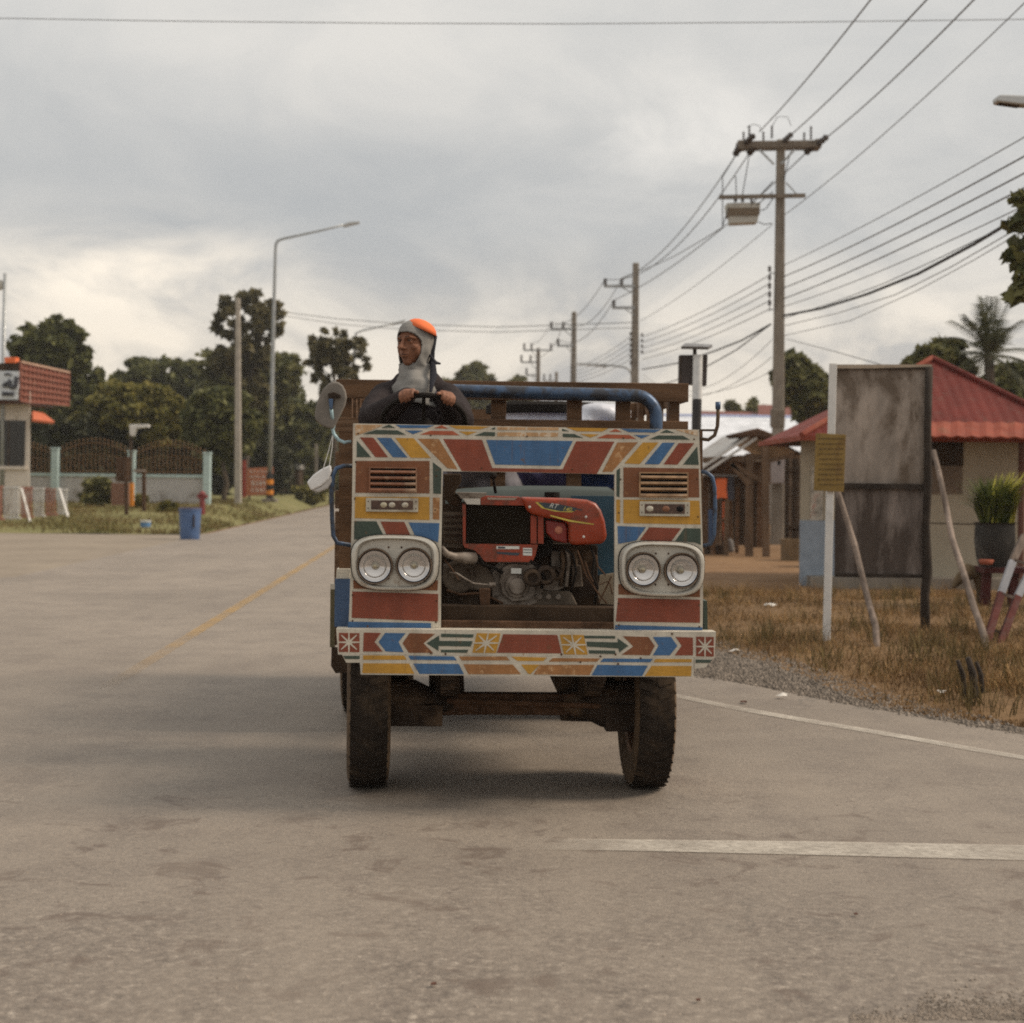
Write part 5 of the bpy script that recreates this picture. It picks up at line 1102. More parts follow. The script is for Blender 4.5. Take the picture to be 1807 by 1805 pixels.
DT = 'distant trees past the truck'
tree('distant_tree', 'rounded distant tree just right of the driver', 835, 640, 760, 48, 140, 0, L_MID, .45, 70, 50, group=DT); tree('distant_tree', 'small distant treetop left of the farthest pole', 912, 655, 760, 28, 150, 0, L_MID, .42, 40, 50, group=DT); tree('distant_tree', 'low distant tree hidden mostly by the headboard left of the round one', 780, 668, 780, 40, 150, 0, L_MID, .42, 40, 50, group=DT)
tree('distant_tree', 'little distant tree above the tiled roof left of the tall utility pole', 1292, 706, 790, 18, 105, 0, L_MID, .4, 22, 40, group=DT); tree('distant_tree', 'tiny distant tree between the truck and the white tin roof', 1330, 690, 790, 22, 110, 0, L_MID, .4, 24, 30, group=DT, open_=.4)
tree('round_tree', 'leafy tree right behind the tall utility pole over the red roof', 1425, 612, 760, 60, 56, 0, L_MID, .24, 80, 50, open_=.4, lobes=[(.1, -.1, .8, .8), (-.5, .3, .5, .6), (.5, -.3, .4, .5)])
tree('round_tree', 'rounded tree behind the ridge of the red roof beside the palm', 1660, 598, 730, 62, 44, 0, L_MID, .20, 80, 55, open_=.2)
tree('dense_tree', 'dense dark tree below the palm at the right edge', 1785, 640, 780, 60, 47, 0, L_DARK, .22, 80, 70)
cl = []; rr = []
for _ in range(900):
    a = RNG.uniform(-120, 150); cl.append((a, 235+RNG.uniform(-12, 12)+.1*abs(a), 1.2+RNG.random()**1.3*(4.2+1.5*math.sin(a*.13)))); k = RNG.uniform(.8, 2.2); rr.append((k*1.4, k, k))
V, Fq = leaves(cl, rr, 34, .8); tag(npmesh('far_wood', V, Fq, L_MID), 'low band of far woodland along the horizon', 'wood', kind='stuff')
# tree reaching in at the right edge: the trunk stands outside the picture
t = root('broad_leaf_tree', 'broad leaved branch tips poking in from the right edge under the cable', 'tree', (P(1905, 700, 19).x, 19, 0))
cl = [P(x, y, 19+dy) for x, y, dy in ((1800, 352, .1), (1806, 372, -.1), (1790, 396, 0), (1800, 432, .2), (1786, 452, 0), (1802, 466, -.1), (1795, 500, .1), (1806, 515, 0), (1788, 520, .1), (1830, 420, 0), (1850, 340, .3), (1870, 470, .2), (1880, 390, -.3), (1850, 520, .1), (1900, 300, 0), (1910, 430, .4), (1920, 520, -.3), (1945, 370, 0), (1835, 380, .1), (1835, 490, -.1))]
V, Fq = leaves(cl, [(.10, .14, .09)]*9+[(.26, .3, .22)]*11, 22, .13, 1.5, .6); npmesh('crown', V, Fq, L_MID, t)
b = MB(); fk = P(1905, 560, 19); b.tube(limb_path((fk.x, 19, -.1), fk, .08), [.13, .12, .11, .10, .09, .08], 9)
for c in cl: b.tube(limb_path(fk.lerp(Vector((fk.x, 19, P(1905, 380, 19).z)), random.random()), c, .06), [.03, .026, .02, .016, .012, .006], 5)
b.build('trunk', BARK, t, smooth='all')
# coconut palm
pt = P(1745, 628, 43); NF = 40; t = root('palm_tree', 'coconut palm with arching fronds behind the red roof', 'palm', (pt.x+.3, 43, 0))
b = MB(); b.tube(limb_path((pt.x+.3, 43, -.1), pt, .1), [.22, .18, .16, .15, .14, .13], 10); b.build('trunk', BARK, t, smooth='all')
for i in range(40):
    a = 2*math.pi*i*5/40+random.uniform(-.15, .15); el_a = random.choice((82, 74, 66, 56, 44, 28, 8, -15)); Lf = random.uniform(1.25, 1.75)
    d = Vector((math.cos(a)*math.cos(R(el_a)), math.sin(a)*math.cos(R(el_a)), math.sin(R(el_a)))); pth = []
    for k in range(10):
        f = k/9; pth.append(pt+d*Lf*f+Vector((0, 0, -.75*f*f*math.cos(R(el_a))-.12*f*f)))
    b = MB(); b.tube(pth, [.018*(1-.8*k/9) for k in range(10)], 5)
    for k in range(1, 10):
        for sub in (0, .5):
            if k+sub > 9: continue
            q = pth[k].lerp(pth[min(9, k+1)], sub); td = (pth[min(9, k+1)]-pth[k-1]).normalized(); sdv = td.cross(Vector((0, 0, 1)))
            sdv = sdv.normalized() if sdv.length > .05 else Vector((1, 0, 0))
            for s in (-1, 1):
                ll = .40*math.sin(R(25+130*((k+sub)/10)))+.06; e = q+sdv*s*ll*.75+td*ll*.55+Vector((0, 0, -ll*.35))
                o_ = td*.022; b.add([q-o_, q+o_, e], [(0, 1, 2)])
    b.build('frond', L_PALM, t)
# ------------------------------------------------------------------ poles and cables
CONC = M('stained concrete', (.22, .19, .155), .9, var=.3, scale=3, dirt=(.10, .08, .065), dirt_amt=.4, dirt_scale=2, bump=.3, bscale=30, stretch=(1, 1, .3)); CARM = M('weathered crossarm', (.17, .14, .11), .9, var=.3); INSU = M('brown insulator', (.035, .022, .018), .35); GALV = M('galvanised steel', (.34, .35, .35), .5, .6, var=.15, dirt=(.2, .17, .14), dirt_amt=.25); TRAF = M('transformer grey', (.42, .40, .35), .6, .1, var=.15, dirt=(.2, .15, .1), dirt_amt=.3); CABLE = M('cable black', (.03, .028, .028), .7, var=.1); STEELW = M('bare conductor', (.10, .095, .09), .6, .3, var=.1)
YP1 = 39.5
base = P(1371, 958, YP1); up = root('utility_pole', 'tall concrete utility pole with double crossarm and transformer beside the red roofed house', 'pole', (base.x, YP1, 0), 'poles along the right roadside')
tp = P(1372, 246, YP1); b = MB(); b.prism([Vector((base.x-.155, YP1-.13, -.1)), Vector((base.x+.155, YP1-.13, -.1)), Vector((base.x+.155, YP1+.13, -.1)), Vector((base.x-.155, YP1+.13, -.1))], (0, 0, .01)); b.v = []; b.f = []; b.m = []
w0, w1 = .150, .095; vs = [(base.x+sx*w, YP1+sy*w*.8, z) for z, w in ((-.1, w0), (tp.z, w1)) for sx, sy in ((-1, -1), (1, -1), (1, 1), (-1, 1))]
b.add(vs, [(0, 1, 5, 4), (1, 2, 6, 5), (2, 3, 7, 6), (3, 0, 4, 7), (4, 5, 6, 7), (3, 2, 1, 0)]); b.build('pole', CONC, up, bev=.03)
b = MB(); a0, a1 = P(1302, 258, YP1), P(1445, 256, YP1)
for dy in (-.17, .17): b.bar(a0+Vector((0, dy, 0)), a1+Vector((0, dy, 0)), .10, .16, CARM)
b.bar(a0+Vector((.05, -.25, 0)), a0+Vector((.05, .25, 0)), .14, .2, CARM); b.bar(a1+Vector((-.05, -.25, 0)), a1+Vector((-.05, .25, 0)), .14, .2, CARM)
b.bar(P(1340, 264, YP1-.2), P(1366, 290, YP1-.2), .03, .05, GALV); b.bar(P(1402, 264, YP1-.2), P(1378, 290, YP1-.2), .03, .05, GALV)
b.build('crossarm', parent=up, bev=.01)
b = MB(); b.bar(P(1269, 348, YP1-.2), P(1421, 345, YP1-.2), .09, .09, CARM); b.bar(P(1387, 322, YP1-.2), P(1408, 345, YP1-.2), .02, .03, GALV); b.build('crossarm', parent=up)
def insul(p, d, L, r, parent, n=4):
    b = MB(); d = Vector(d).normalized(); prof = [(.012, 0)]
    for i in range(n): prof += [(r*.5, L*(i+.1)/n), (r, L*(i+.35)/n), (r*.5, L*(i+.8)/n)]
    prof += [(r*.3, L), (.001, L)]; b.lathe(p, d, prof, 10, INSU); return b.build('insulator', parent=parent, smooth='all')
for x, y0, y1, dy in ((1312, 250, 232, 0), (1322, 244, 221, .1), (1347, 248, 232, 0), (1362, 244, 221, .1), (1419, 250, 233, 0), (1431, 246, 222, .1)):
    p = P(x, y0, YP1+dy); insul(p, (0, 0, 1), P(x, y1, YP1+dy).z-p.z, .035, up)
for x, y, x2, y2 in ((1305, 258, 1297, 274), (1332, 258, 1321, 272), (1436, 256, 1421, 271)): p = P(x, y, YP1-.2); q = P(x2, y2, YP1+.3); insul(p, q-p, (q-p).length, .085, up, 3)
insul(P(1316, 252, YP1-.2), Vector((.2, -.6, .15)), .45, .08, up, 3); insul(P(1444, 254, YP1-.2), Vector((.2, -.6, .15)), .45, .08, up, 3); insul(P(1384, 248, YP1-.2), Vector((.2, -.6, .15)), .4, .07, up, 3)
b = MB(); c = P(1312, 372, YP1-.15)
def RP(px, py, dy=-.15): return P(px, py, YP1+dy)
b.prism([RP(1283, 358), RP(1342, 357), RP(1341, 374), RP(1285, 375)], (0, .5, 0), TRAF); b.prism([RP(1287, 375, -.12), RP(1340, 374, -.12), RP(1337, 392, -.12), RP(1289, 394, -.12)], (0, .42, 0), TRAF)
for i in range(7): b.prism([RP(1285+8*i, 373, -.16), RP(1288+8*i, 373, -.16), RP(1288+8*i, 380, -.16), RP(1285+8*i, 380, -.16)], (0, .5, 0), M('radiator fin', (.16, .12, .08), .7))
b.prism([RP(1284, 366, -.155), RP(1341, 366, -.155), RP(1341, 379, -.155), RP(1286, 380, -.155)], (0, .02, 0), MATS['radiator fin'])
for x in (1297, 1311, 1326): b.tube([RP(x, 357), RP(x, 349)], .03, 8, INSU)
b.build('transformer', parent=up, bev=.012)
for pts in (((1275, 312), (1275, 400)), ((1298, 310), (1300, 356)), ((1322, 275), (1308, 356)), ((1296, 278), (1275, 312)), ((1275, 400), (1286, 365)), ((1342, 372), (1352, 368), (1364, 350)), ((1338, 392), (1350, 396), (1362, 394)), ((1395, 268), (1383, 318)), ((1364, 320), (1325, 362)), ((1364, 338), (1335, 362))): b = MB(); b.tube([RP(*p) for p in pts], .012, 5, CABLE); b.build('jumper_wire', parent=up)
b = MB(); b.tube([RP(1318, 224), RP(1330, 219), RP(1340, 222), RP(1344, 232)], .008, 5, CABLE); b.build('jumper_wire', parent=up); b = MB(); b.tube([RP(1362, 224), RP(1372, 206), RP(1390, 206), RP(1396, 222)], .008, 5, CABLE)
b.build('jumper_wire', parent=up)
for y in (484, 499, 514, 529, 544): insul(P(1358, y-5, YP1-.1), (0, 0, 1), .13, .055, up, 2)
b = MB(); b.bar(P(1358, 478, YP1-.1), P(1358, 549, YP1-.1), .02, .03, GALV); b.bar(P(1358, 482, YP1-.1), P(1368, 482, YP1-.1), .02, .03, GALV); b.bar(P(1358, 546, YP1-.1), P(1368, 546, YP1-.1), .02, .03, GALV); b.build('rack', parent=up)
b = MB(); METB = M('grey meter box', (.30, .26, .25), .6, var=.1); b.prism([P(*p, YP1-.32) for p in ((1359, 806), (1385, 805), (1384, 852), (1359, 853))], (0, .16, 0), METB); b.prism([P(*p, YP1-.325) for p in ((1372, 813), (1378, 813), (1378, 821), (1372, 821))], (0, .02, 0), HOLE); b.build('meter_box', parent=up, bev=.01)
b = MB(); b.box((P(1372, 738, YP1).x, YP1, P(1372, 738, YP1).z), (.31, .27, .42), CARM); b.build('pole_collar', parent=up, bev=.02)
def pole2(label, px, ptop, Y, arms, racks, rr=.14):
    q = P(px, ptop, Y); o_ = root('utility_pole', label, 'pole', (q.x, Y, 0), 'poles along the right roadside'); b = MB()
    vs = [(q.x+sx*w, Y+sy*w, z) for z, w in ((-.1, rr*1.25), (q.z, rr*.8)) for sx, sy in ((-1, -1), (1, -1), (1, 1), (-1, 1))]
    b.add(vs, [(0, 1, 5, 4), (1, 2, 6, 5), (2, 3, 7, 6), (3, 0, 4, 7), (4, 5, 6, 7)]); b.build('pole', CONC, o_, bev=.03)
    for x0, x1, y, ins in arms:
        b = MB(); b.bar(P(x0, y, Y-.2), P(x1, y, Y-.2), .09, .10, GALV); b.bar(P(px-2, y+(14 if x0 < px else 0), Y-.2), P((x0+px)/2, y, Y-.2), .03, .04, GALV); b.build('crossarm', parent=o_)
        for x in ins: p = P(x, y-1, Y-.2); insul(p, (0, 0, 1), 13/3000*Y*(1 if Y < 70 else .9), .09, o_, 3)
    for x, ys in racks:
        for y in ys: insul(P(x, y, Y-.1), (0, 0, 1), .13, .06, o_, 2)
    return o_
pole2('second concrete utility pole from the right with two bracket arms on its left side', 1122, 464, 62.5, [(1066, 1120, 505, (1068, 1097)), (1080, 1120, 543, (1083,))], [(1113, (592, 602, 612, 622, 632, 643)), (1133, (594, 604, 614, 624))])
pole2('third concrete utility pole whose foot is hidden by the truck roll bar', 1013, 550, 80.5, [(971, 1012, 580, (973, 994)), (983, 1012, 610, (985,))], [(1008, (650, 658, 666, 674))])
pole2('farthest utility pole with crossarms on both sides above the truck', 950, 614, 102, [(924, 975, 618, (925, 938, 972)), (919, 947, 639, (920, 936)), (928, 946, 662, (929,))], [])
pole2('stub of a far pole with a low crossarm just right of the farthest pole', 982, 656, 128, [(958, 982, 672, (960, 971))], [])
def cable(label, pts, r=.012, sag=0.0, mat=CABLE, n=20, ext=0.0, group=None):
    """pts: list of (px, py, Y) or Vectors"""
    q = [p if isinstance(p, Vector) else P(*p) for p in pts]
    if len(q) == 2:
        if ext: q[1] = q[0]+(q[1]-q[0])*(1+ext)
        path = [q[0].lerp(q[1], i/n)-Vector((0, 0, sag*4*(i/n)*(1-i/n))) for i in range(n+1)]
    else: path = q
    b = MB(); b.tube(path, r, 6, mat); o_ = b.build('power_cable', parent=None, smooth='all', origin=path[0]); tag(o_, label, 'cable', group or 'overhead cables'); return o_
NW = 24.0
cable('leftmost of the steep conductors rising from the crossarm to the top edge', [(1340, 232, YP1-.4), (1527, 0, NW)], .013, .12, STEELW, ext=.35)
cable('conductor from the middle of the crossarm up to the top edge', [(1384, 248, YP1-.4), (1624, 0, NW)], .013, .12, STEELW, ext=.35)
cable('conductor from the right end of the crossarm up to the top edge', [(1444, 254, YP1-.4), (1704, 0, NW)], .013, .15, STEELW, ext=.35)
cable('thin earth wire passing below the lower crossarm up to the upper right corner', [(1386, 378, YP1-.2), (1795, 0, NW)], .009, .2, STEELW, ext=.3)
for i, (y0, y1, sg, r_, l) in enumerate(((468, 228, .10, .008, 'highest and faintest of the cables sloping to the right edge'), (488, 260, .12, .012, 'second cable down of those sloping to the right edge'), (508, 290, .12, .012, 'third cable down of those sloping to the right edge'), (527, 316, .12, .012, 'fourth cable down of those sloping to the right edge'), (541, 345, .15, .008, 'fifth and thin cable down of those sloping to the right edge'))):
    cable(l, [(1383, y0, YP1-.2), (1815, y1, 22)], r_, sg, STEELW, ext=.3)
cable('thick black bundled cable sagging from the tall pole to the right edge', [(1382, 557, YP1-.25), (1450, 544, 36.2), (1530, 519, 32.6), (1620, 483, 29.2), (1720, 430, 25.8), (1815, 372, 23), (1930, 290, 20)], .026)
cable('thin cable hugging the thick black bundle from below', [(1382, 562, YP1-.25), (1470, 534, 35.3), (1560, 500, 31.5), (1650, 459, 28), (1720, 425, 25.8), (1815, 378, 23), (1930, 300, 20)], .008)
cable('lower loose cable drooping under the black bundle', [(1382, 575, YP1-.25), (1480, 552, 35), (1580, 520, 31), (1680, 470, 27.5), (1815, 392, 23.4), (1930, 310, 20)], .008, mat=STEELW)
cable('lowest slack cable between the tall pole and the right edge', [(1384, 592, YP1-.2), (1500, 566, 35), (1620, 512, 31), (1720, 458, 27.5), (1815, 402, 24), (1930, 325, 20)], .007, mat=STEELW)
Y2 = 62.3; Y3 = 80.3; Y4 = 101.8
def span(l, a, b_, r=.014, sag=.35): cable(l, [a, b_], r, sag, STEELW)
span('upper conductor from the left of the crossarm down to the second pole', (1297, 276, YP1+.3), (1097, 492, Y2), sag=.5); span('second conductor from the crossarm to the outer insulator of the second pole', (1321, 272, YP1+.3), (1068, 492, Y2), sag=.9); span('conductor from the right end of the crossarm to the lower arm of the second pole', (1421, 271, YP1+.3), (1083, 530, Y2), sag=.35)
cable('conductor dipping past the transformer to the second pole', [(1277, 400, YP1), (1240, 423, 44), (1190, 452, 51), (1160, 466, 56), (1097, 490, Y2)], .012, mat=STEELW)
span('thin wire between the tall pole and the second pole, midway up', (1364, 395, YP1), (1130, 566, Y2), .008, .15)
span('outer conductor from the second pole to the third pole', (1068, 492, Y2), (973, 568, Y3), sag=.6); span('inner conductor from the second pole to the third pole', (1097, 492, Y2), (994, 568, Y3), sag=.8); span('lower conductor from the second pole to the third pole', (1083, 530, Y2), (985, 598, Y3), sag=.7)
span('outer conductor from the third pole to the farthest pole', (973, 568, Y3), (938, 606, Y4), sag=.3); span('inner conductor from the third pole to the farthest pole', (994, 568, Y3), (972, 606, Y4), sag=.4); span('lower conductor from the third pole to the farthest pole', (985, 598, Y3), (936, 628, Y4), sag=.4)
for i, (y0, y1, l) in enumerate(((486, 594, 'top cable of the spool rack'), (501, 604, 'second cable of the spool rack'), (516, 614, 'third cable of the spool rack'), (531, 624, 'fourth cable of the spool rack'), (546, 634, 'bottom cable of the spool rack'))):
    span(l+' from the tall pole to the second pole', (1357, y0, YP1), (1133, y1, Y2), .010, .12); span(l+' from the second pole on to the third pole', (1112, y1, Y2), (1010, 650+6*i, Y3), .010, .15)
cable('thick telephone cable drooping from the tall pole to the second pole', [(1360, 572, YP1-.1), (1310, 600, 43), (1262, 619, 47), (1200, 640, 53), (1133, 652, Y2)], .022)
cable('telephone cable dropping behind the solar lamp head', [(1356, 575, YP1-.1), (1300, 617, 43), (1250, 645, 47), (1190, 672, 53), (1125, 690, Y2)], .016)
for i, (y0, y1, s_) in enumerate(((600, 660, .9), (630, 668, .8), (655, 675, .5))): cable(('upper', 'middle', 'lower')[i]+' slack service wire left of the tall pole above the white roof', [(1362, y0, YP1), (1135, y1, Y2)], .007, s_, STEELW)
cable('thin service wire from the tall pole over the tree to the red roof', [(1388, 598, YP1), (1480, 622, 34), (1560, 645, 29)], .007)
cable('long cable across the road under the driver head, upper of the two', [(486, 549, 70), (600, 563, 69), (720, 572, 68), (880, 577, 66), (1118, 569, Y2)], .014); cable('long cable across the road under the driver head, lower of the two', [(486, 555, 70), (600, 572, 69), (720, 582, 68), (880, 586, 66), (1118, 578, Y2)], .012)
cable('single faint cable crossing the sky near the top edge', [(-900, 16, 30), (-60, 31, 30), (300, 37, 30), (700, 41, 30), (1000, 42, 30), (1400, 39, 30), (1880, 33, 30), (2900, 18, 30)], .007, mat=STEELW)
# street lamps
LAMPH = M('lamp head', (.45, .45, .44), .4, .4, var=.1)
Yl = 70.0; q = P(476, 884, Yl); lz = q.z
lamp = root('street_lamp', 'tall galvanised street lamp with orange and black banded foot left of the road', 'street lamp', (q.x, Yl, lz)); b = MB()
b.tube([P(476, 836, Yl), P(480, 700, Yl), P(483, 560, Yl), P(486, 440, Yl), P(487, 430, Yl), P(491, 424, Yl), P(500, 421, Yl), P(560, 408, Yl), P(606, 397, Yl)], [.10, .09, .075, .06, .06, .058, .055, .045, .04], 10, GALV); b.build('pole', parent=lamp, smooth='all')
b = MB(); b.prism([P(604, 396, Yl), P(616, 391, Yl), P(634, 390, Yl), P(634, 393, Yl), P(618, 397, Yl), P(605, 400, Yl)], (0, .3, 0), LAMPH); b.build('lamp_head', parent=lamp, bev=.02)
OB = M('orange band', (.62, .22, .03), .7); BB = M('black band', (.02, .02, .02), .7)
for i, y in enumerate((836, 845, 854, 863, 872)):
    b = MB(); b.tube([P(476, y+(11 if i < 4 else 12), Yl), P(476, y, Yl)], .15, 12, BB if i % 2 == 0 else OB); b.build('painted_band', parent=lamp)
b = MB(); b.box((q.x, Yl, lz+.03), (.6, .6, .14), CONC); b.build('footing', parent=lamp, bev=.02)
Yl = 110.0; q = P(624, 860, Yl); lamp = root('street_lamp', 'distant faint street lamp rising through the open teak tree', 'street lamp', (q.x, Yl, .3)); b = MB()
b.tube([(q.x, Yl, .2), P(624, 700, Yl), P(625, 600, Yl), P(628, 588, Yl), P(640, 583, Yl), P(668, 577, Yl), P(694, 571, Yl)], [.09, .08, .07, .065, .06, .055, .05], 8, GALV); b.build('pole', parent=lamp, smooth='all'); b = MB(); b.prism([P(690, 570, Yl), P(715, 564, Yl), P(715, 568, Yl), P(690, 574, Yl)], (0, .3, 0), LAMPH); b.build('lamp_head', parent=lamp)
Yl = 72.0; q = P(1114, 860, Yl); lamp = root('street_lamp', 'street lamp with a long arm curving left just above the roll bar', 'street lamp', (q.x, Yl, 0)); b = MB()
b.tube([(q.x, Yl, -.1), P(1115, 720, Yl), P(1115, 662, Yl), P(1112, 654, Yl), P(1104, 648, Yl), P(1085, 645, Yl), P(1062, 644, Yl)], [.08, .06, .05, .05, .05, .045, .04], 8, GALV); b.build('pole', parent=lamp, smooth='all'); b = MB(); b.prism([P(1062, 642, Yl), P(1070, 642, Yl), P(1070, 648, Yl), P(1014, 642, Yl), P(1014, 640, Yl)], (0, .3, 0), LAMPH); b.build('lamp_head', parent=lamp)
Yl = 16.0; q = P(2150, 900, Yl); lamp = root('street_lamp', 'street lamp head reaching in from the upper right edge', 'street lamp', (q.x, Yl, 0)); b = MB()
b.tube([(q.x, Yl, -.1), P(2150, 400, Yl), P(2150, 230, Yl), P(2130, 205, Yl), P(2080, 198, Yl), P(1830, 181, Yl)], [.07, .05, .045, .04, .04, .03], 10, GALV); b.build('pole', parent=lamp, smooth='all'); b = MB(); b.prism([P(1759, 170, Yl), P(1765, 166, Yl), P(1835, 168, Yl), P(1840, 186, Yl), P(1800, 184, Yl), P(1760, 179, Yl)], (0, .16, 0), LAMPH); lh = b.build('lamp_head', parent=lamp, bev=.015); b = MB(); b.prism([P(1764, 178.5, Yl+.03), P(1800, 183.5, Yl+.03), P(1800, 187, Yl+.03), P(1764, 182, Yl+.03)], (0, .1, 0), DSTEEL); b.build('diffuser', parent=lh)
# thin pole at the left edge, concrete post left of the lamp
Yl = 50; q = P(6, 905, Yl); fp = root('flag_pole', 'thin pale pole at the far left edge in front of the corner building', 'pole', (q.x, Yl, q.z)); b = MB(); b.tube([P(3, 915, Yl), P(5, 700, Yl), P(9, 482, Yl)], [.075, .065, .05], 10, GALV); b.build('pole', parent=fp, smooth='all'); b = MB(); b.ball(P(1, 503, Yl), (.09, .06, .16), TRAF); b.build('lamp_globe', parent=fp)
Yl = 60; q = P(420, 886, Yl); cp_ = root('concrete_post', 'pale bare concrete post standing left of the banded street lamp', 'post', (q.x, Yl, q.z)); b = MB()
vs = [(P(420 if z else 420, yy, Yl).x+sx*w, Yl+sy*w, P(420, yy, Yl).z) for yy, w, z in ((888, .115, 0), (526, .075, 1)) for sx, sy in ((-1, -1), (1, -1), (1, 1), (-1, 1))]
b.add(vs, [(0, 1, 5, 4), (1, 2, 6, 5), (2, 3, 7, 6), (3, 0, 4, 7), (4, 5, 6, 7)]); b.build('post', M('pale concrete', (.36, .32, .27), .9, var=.2), cp_, bev=.02); insul(P(415, 596, Yl), (0, 0, 1), .25, .09, cp_, 2)
# solar warning lamp behind the truck
Ys = 17.0; q = P(1221, 1100, Ys); sg_ = root('solar_signal', 'solar powered signal seen from behind on a black and white banded pole', 'signal', (q.x, Ys, 0)); b = MB()
WB = M('white band', (.62, .62, .61), .5); BKB = M('black band paint', (.025, .022, .02), .5)
cuts = [(1111, 920, BKB), (920, 800, WB), (800, 704, BKB), (704, 626, WB)]
for i, (y0, y1, mm) in enumerate(cuts):
    b = MB(); b.tube([P(1226+(y0-900)*-.02, y0, Ys), P(1226+(y1-900)*-.02, y1, Ys)], .048, 14, mm); b.build('pole_band', parent=sg_, smooth=True)
b = MB(); CAB = M('dark cabinet', (.045, .032, .028), .6, var=.2); b.prism([P(*p, Ys+.06) for p in ((1199, 626), (1249, 626), (1247, 681), (1198, 677))], (0, .12, 0), CAB); b.prism([P(*p, Ys+.055) for p in ((1200, 630), (1203, 630), (1202, 674), (1199, 674))], (0, .1, 0), DSTEEL); b.build('cabinet', parent=sg_, bev=.008)
b = MB(); b.prism([P(1202, 616, Ys-.1), P(1250, 617, Ys-.1), P(1257, 613, Ys+.35), P(1209, 610, Ys+.35)], (0, 0, .03), M('solar panel', (.07, .055, .045), .3, var=.1)); b.build('solar_panel', parent=sg_, bev=.004); b = MB(); b.tube([P(1226, 628, Ys+.06), P(1226, 614, Ys+.06)], .02, 8, DSTEEL); b.build('bracket', parent=sg_)
# ------------------------------------------------------------------ buildings right
GWOOD0 = M('grey timber', (.11, .075, .05), .85, var=.35)
CREAM = M('cream render', (.38, .33, .25), .9, var=.1, scale=2, dirt=(.22, .18, .13), dirt_amt=.3, dirt_scale=1.2, bump=.2); BLUW = M('pale blue dado', (.27, .31, .36), .85, var=.15, dirt=(.2, .18, .16), dirt_amt=.3)
def roofmat(name, col, sc, axis, dirt=(.12, .06, .045), k=.4):
    m, nt, b = newmat(name); tc = nt.nodes.new('ShaderNodeTexCoord'); wv = nt.nodes.new('ShaderNodeTexWave'); wv.bands_direction = axis; wv.inputs['Scale'].default_value = sc; nt.links.new(tc.outputs['Object'], wv.inputs['Vector'])
    v = coords(nt); c = ramp(nt, noise(nt, v, 2.2, 6), [(.3, tuple(x*.75 for x in col)), (.7, tuple(x*1.15 for x in col))]); c = mix(nt, ramp(nt, noise(nt, v, 6, 8, .7), [(.55, 0.0), (.7, .7)]), c, dirt)
    c = mix(nt, k, c, ramp(nt, wv.outputs['Fac'], [(0.0, (.65, .65, .65)), (.4, (1.05, 1.05, 1.05))]), 'MULTIPLY')
    nt.links.new(c, b.inputs['Base Color']); b.inputs['Roughness'].default_value = .7; b.inputs['Specular IOR Level'].default_value = .2
    bp = nt.nodes.new('ShaderNodeBump'); bp.inputs['Strength'].default_value = .8*k*2; bp.inputs['Distance'].default_value = .03; nt.links.new(wv.outputs['Fac'], bp.inputs['Height']); nt.links.new(bp.outputs[0], b.inputs['Normal']); return m
REDX = roofmat('shaded red roof across', (.125, .019, .013), 2.2, 'X', k=.12); REDY = roofmat('red roof along', (.205, .045, .032), 2.4, 'Y', k=.5); RTILE = M('orange red awning', (.235, .055, .031), .75, var=.25, scale=3, dirt=(.2, .07, .04), dirt_amt=.4); RUSTR = roofmat('rust red roof', (.17, .055, .038), 1.6, 'X')  # front slope's shade put into its darker red; side slopes keep the lighter one
house = root('small_house', 'cream house with red metal hipped roof behind the grey propped boards', 'house', (4.1, 24, 0)); YF = 23.8
x0 = P(1412, 860, YF).x; x1 = 7.6; ze = 2.12
b = MB()
vd = Vector((x0, YF, 0)).normalized()*2.6; b.prism([Vector((x0, YF, -.02)), Vector((x1, YF, -.02)), Vector((x1, YF, 2.14)), Vector((x0, YF, 2.14))], vd, CREAM); b.build('wall', parent=house)
b = MB(); zt_ = P(1430, 918, YF).z; b.box((x0+.45, YF-.005, zt_/2), (.9, .02, zt_), BLUW); b.build('dado', parent=house)
b = MB()
lo, ro, fo, bo = 3.95, 7.95, 23.2, 27.2; pk = P(1645, 634, 25.0); zl = P(1415, 770, fo).z
cor = [Vector((lo, fo, zl)), Vector((ro, fo, zl)), Vector((ro, bo, zl)), Vector((lo, bo, zl))]
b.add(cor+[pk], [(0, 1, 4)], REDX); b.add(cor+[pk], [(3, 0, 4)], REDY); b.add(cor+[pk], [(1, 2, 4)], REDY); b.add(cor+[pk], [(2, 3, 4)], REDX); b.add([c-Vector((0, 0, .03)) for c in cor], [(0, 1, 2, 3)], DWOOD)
for c, mm in ((cor[0], RTILE), (cor[1], REDX)): b.tube([c+Vector((0, 0, .02)), pk+Vector((0, 0, .02))], .045, 8, mm)
for i in range(4): b.bar(cor[i]+Vector((0, 0, -.02)), cor[(i+1) % 4]+Vector((0, 0, -.02)), .03, .07, RTILE)
b.build('roof', parent=house)
b = MB(); a0 = P(1500, 743, 23.15); a1 = P(1880, 748, 23.15); c0 = P(1500, 768, 22.7); c1 = P(1880, 774, 22.7); n = 30
vs = []
for i in range(n+1):
    f = i/n; dz = .022*abs(math.sin(i*math.pi/2)); vs += [a0.lerp(a1, f)+Vector((0, 0, dz)), c0.lerp(c1, f)+Vector((0, 0, dz))]
b.add(vs, [(2*i, 2*i+1, 2*i+3, 2*i+2) for i in range(n)], RTILE); aw = b.build('awning', parent=house); sd_ = aw.modifiers.new('t', 'SOLIDIFY'); sd_.thickness = .025
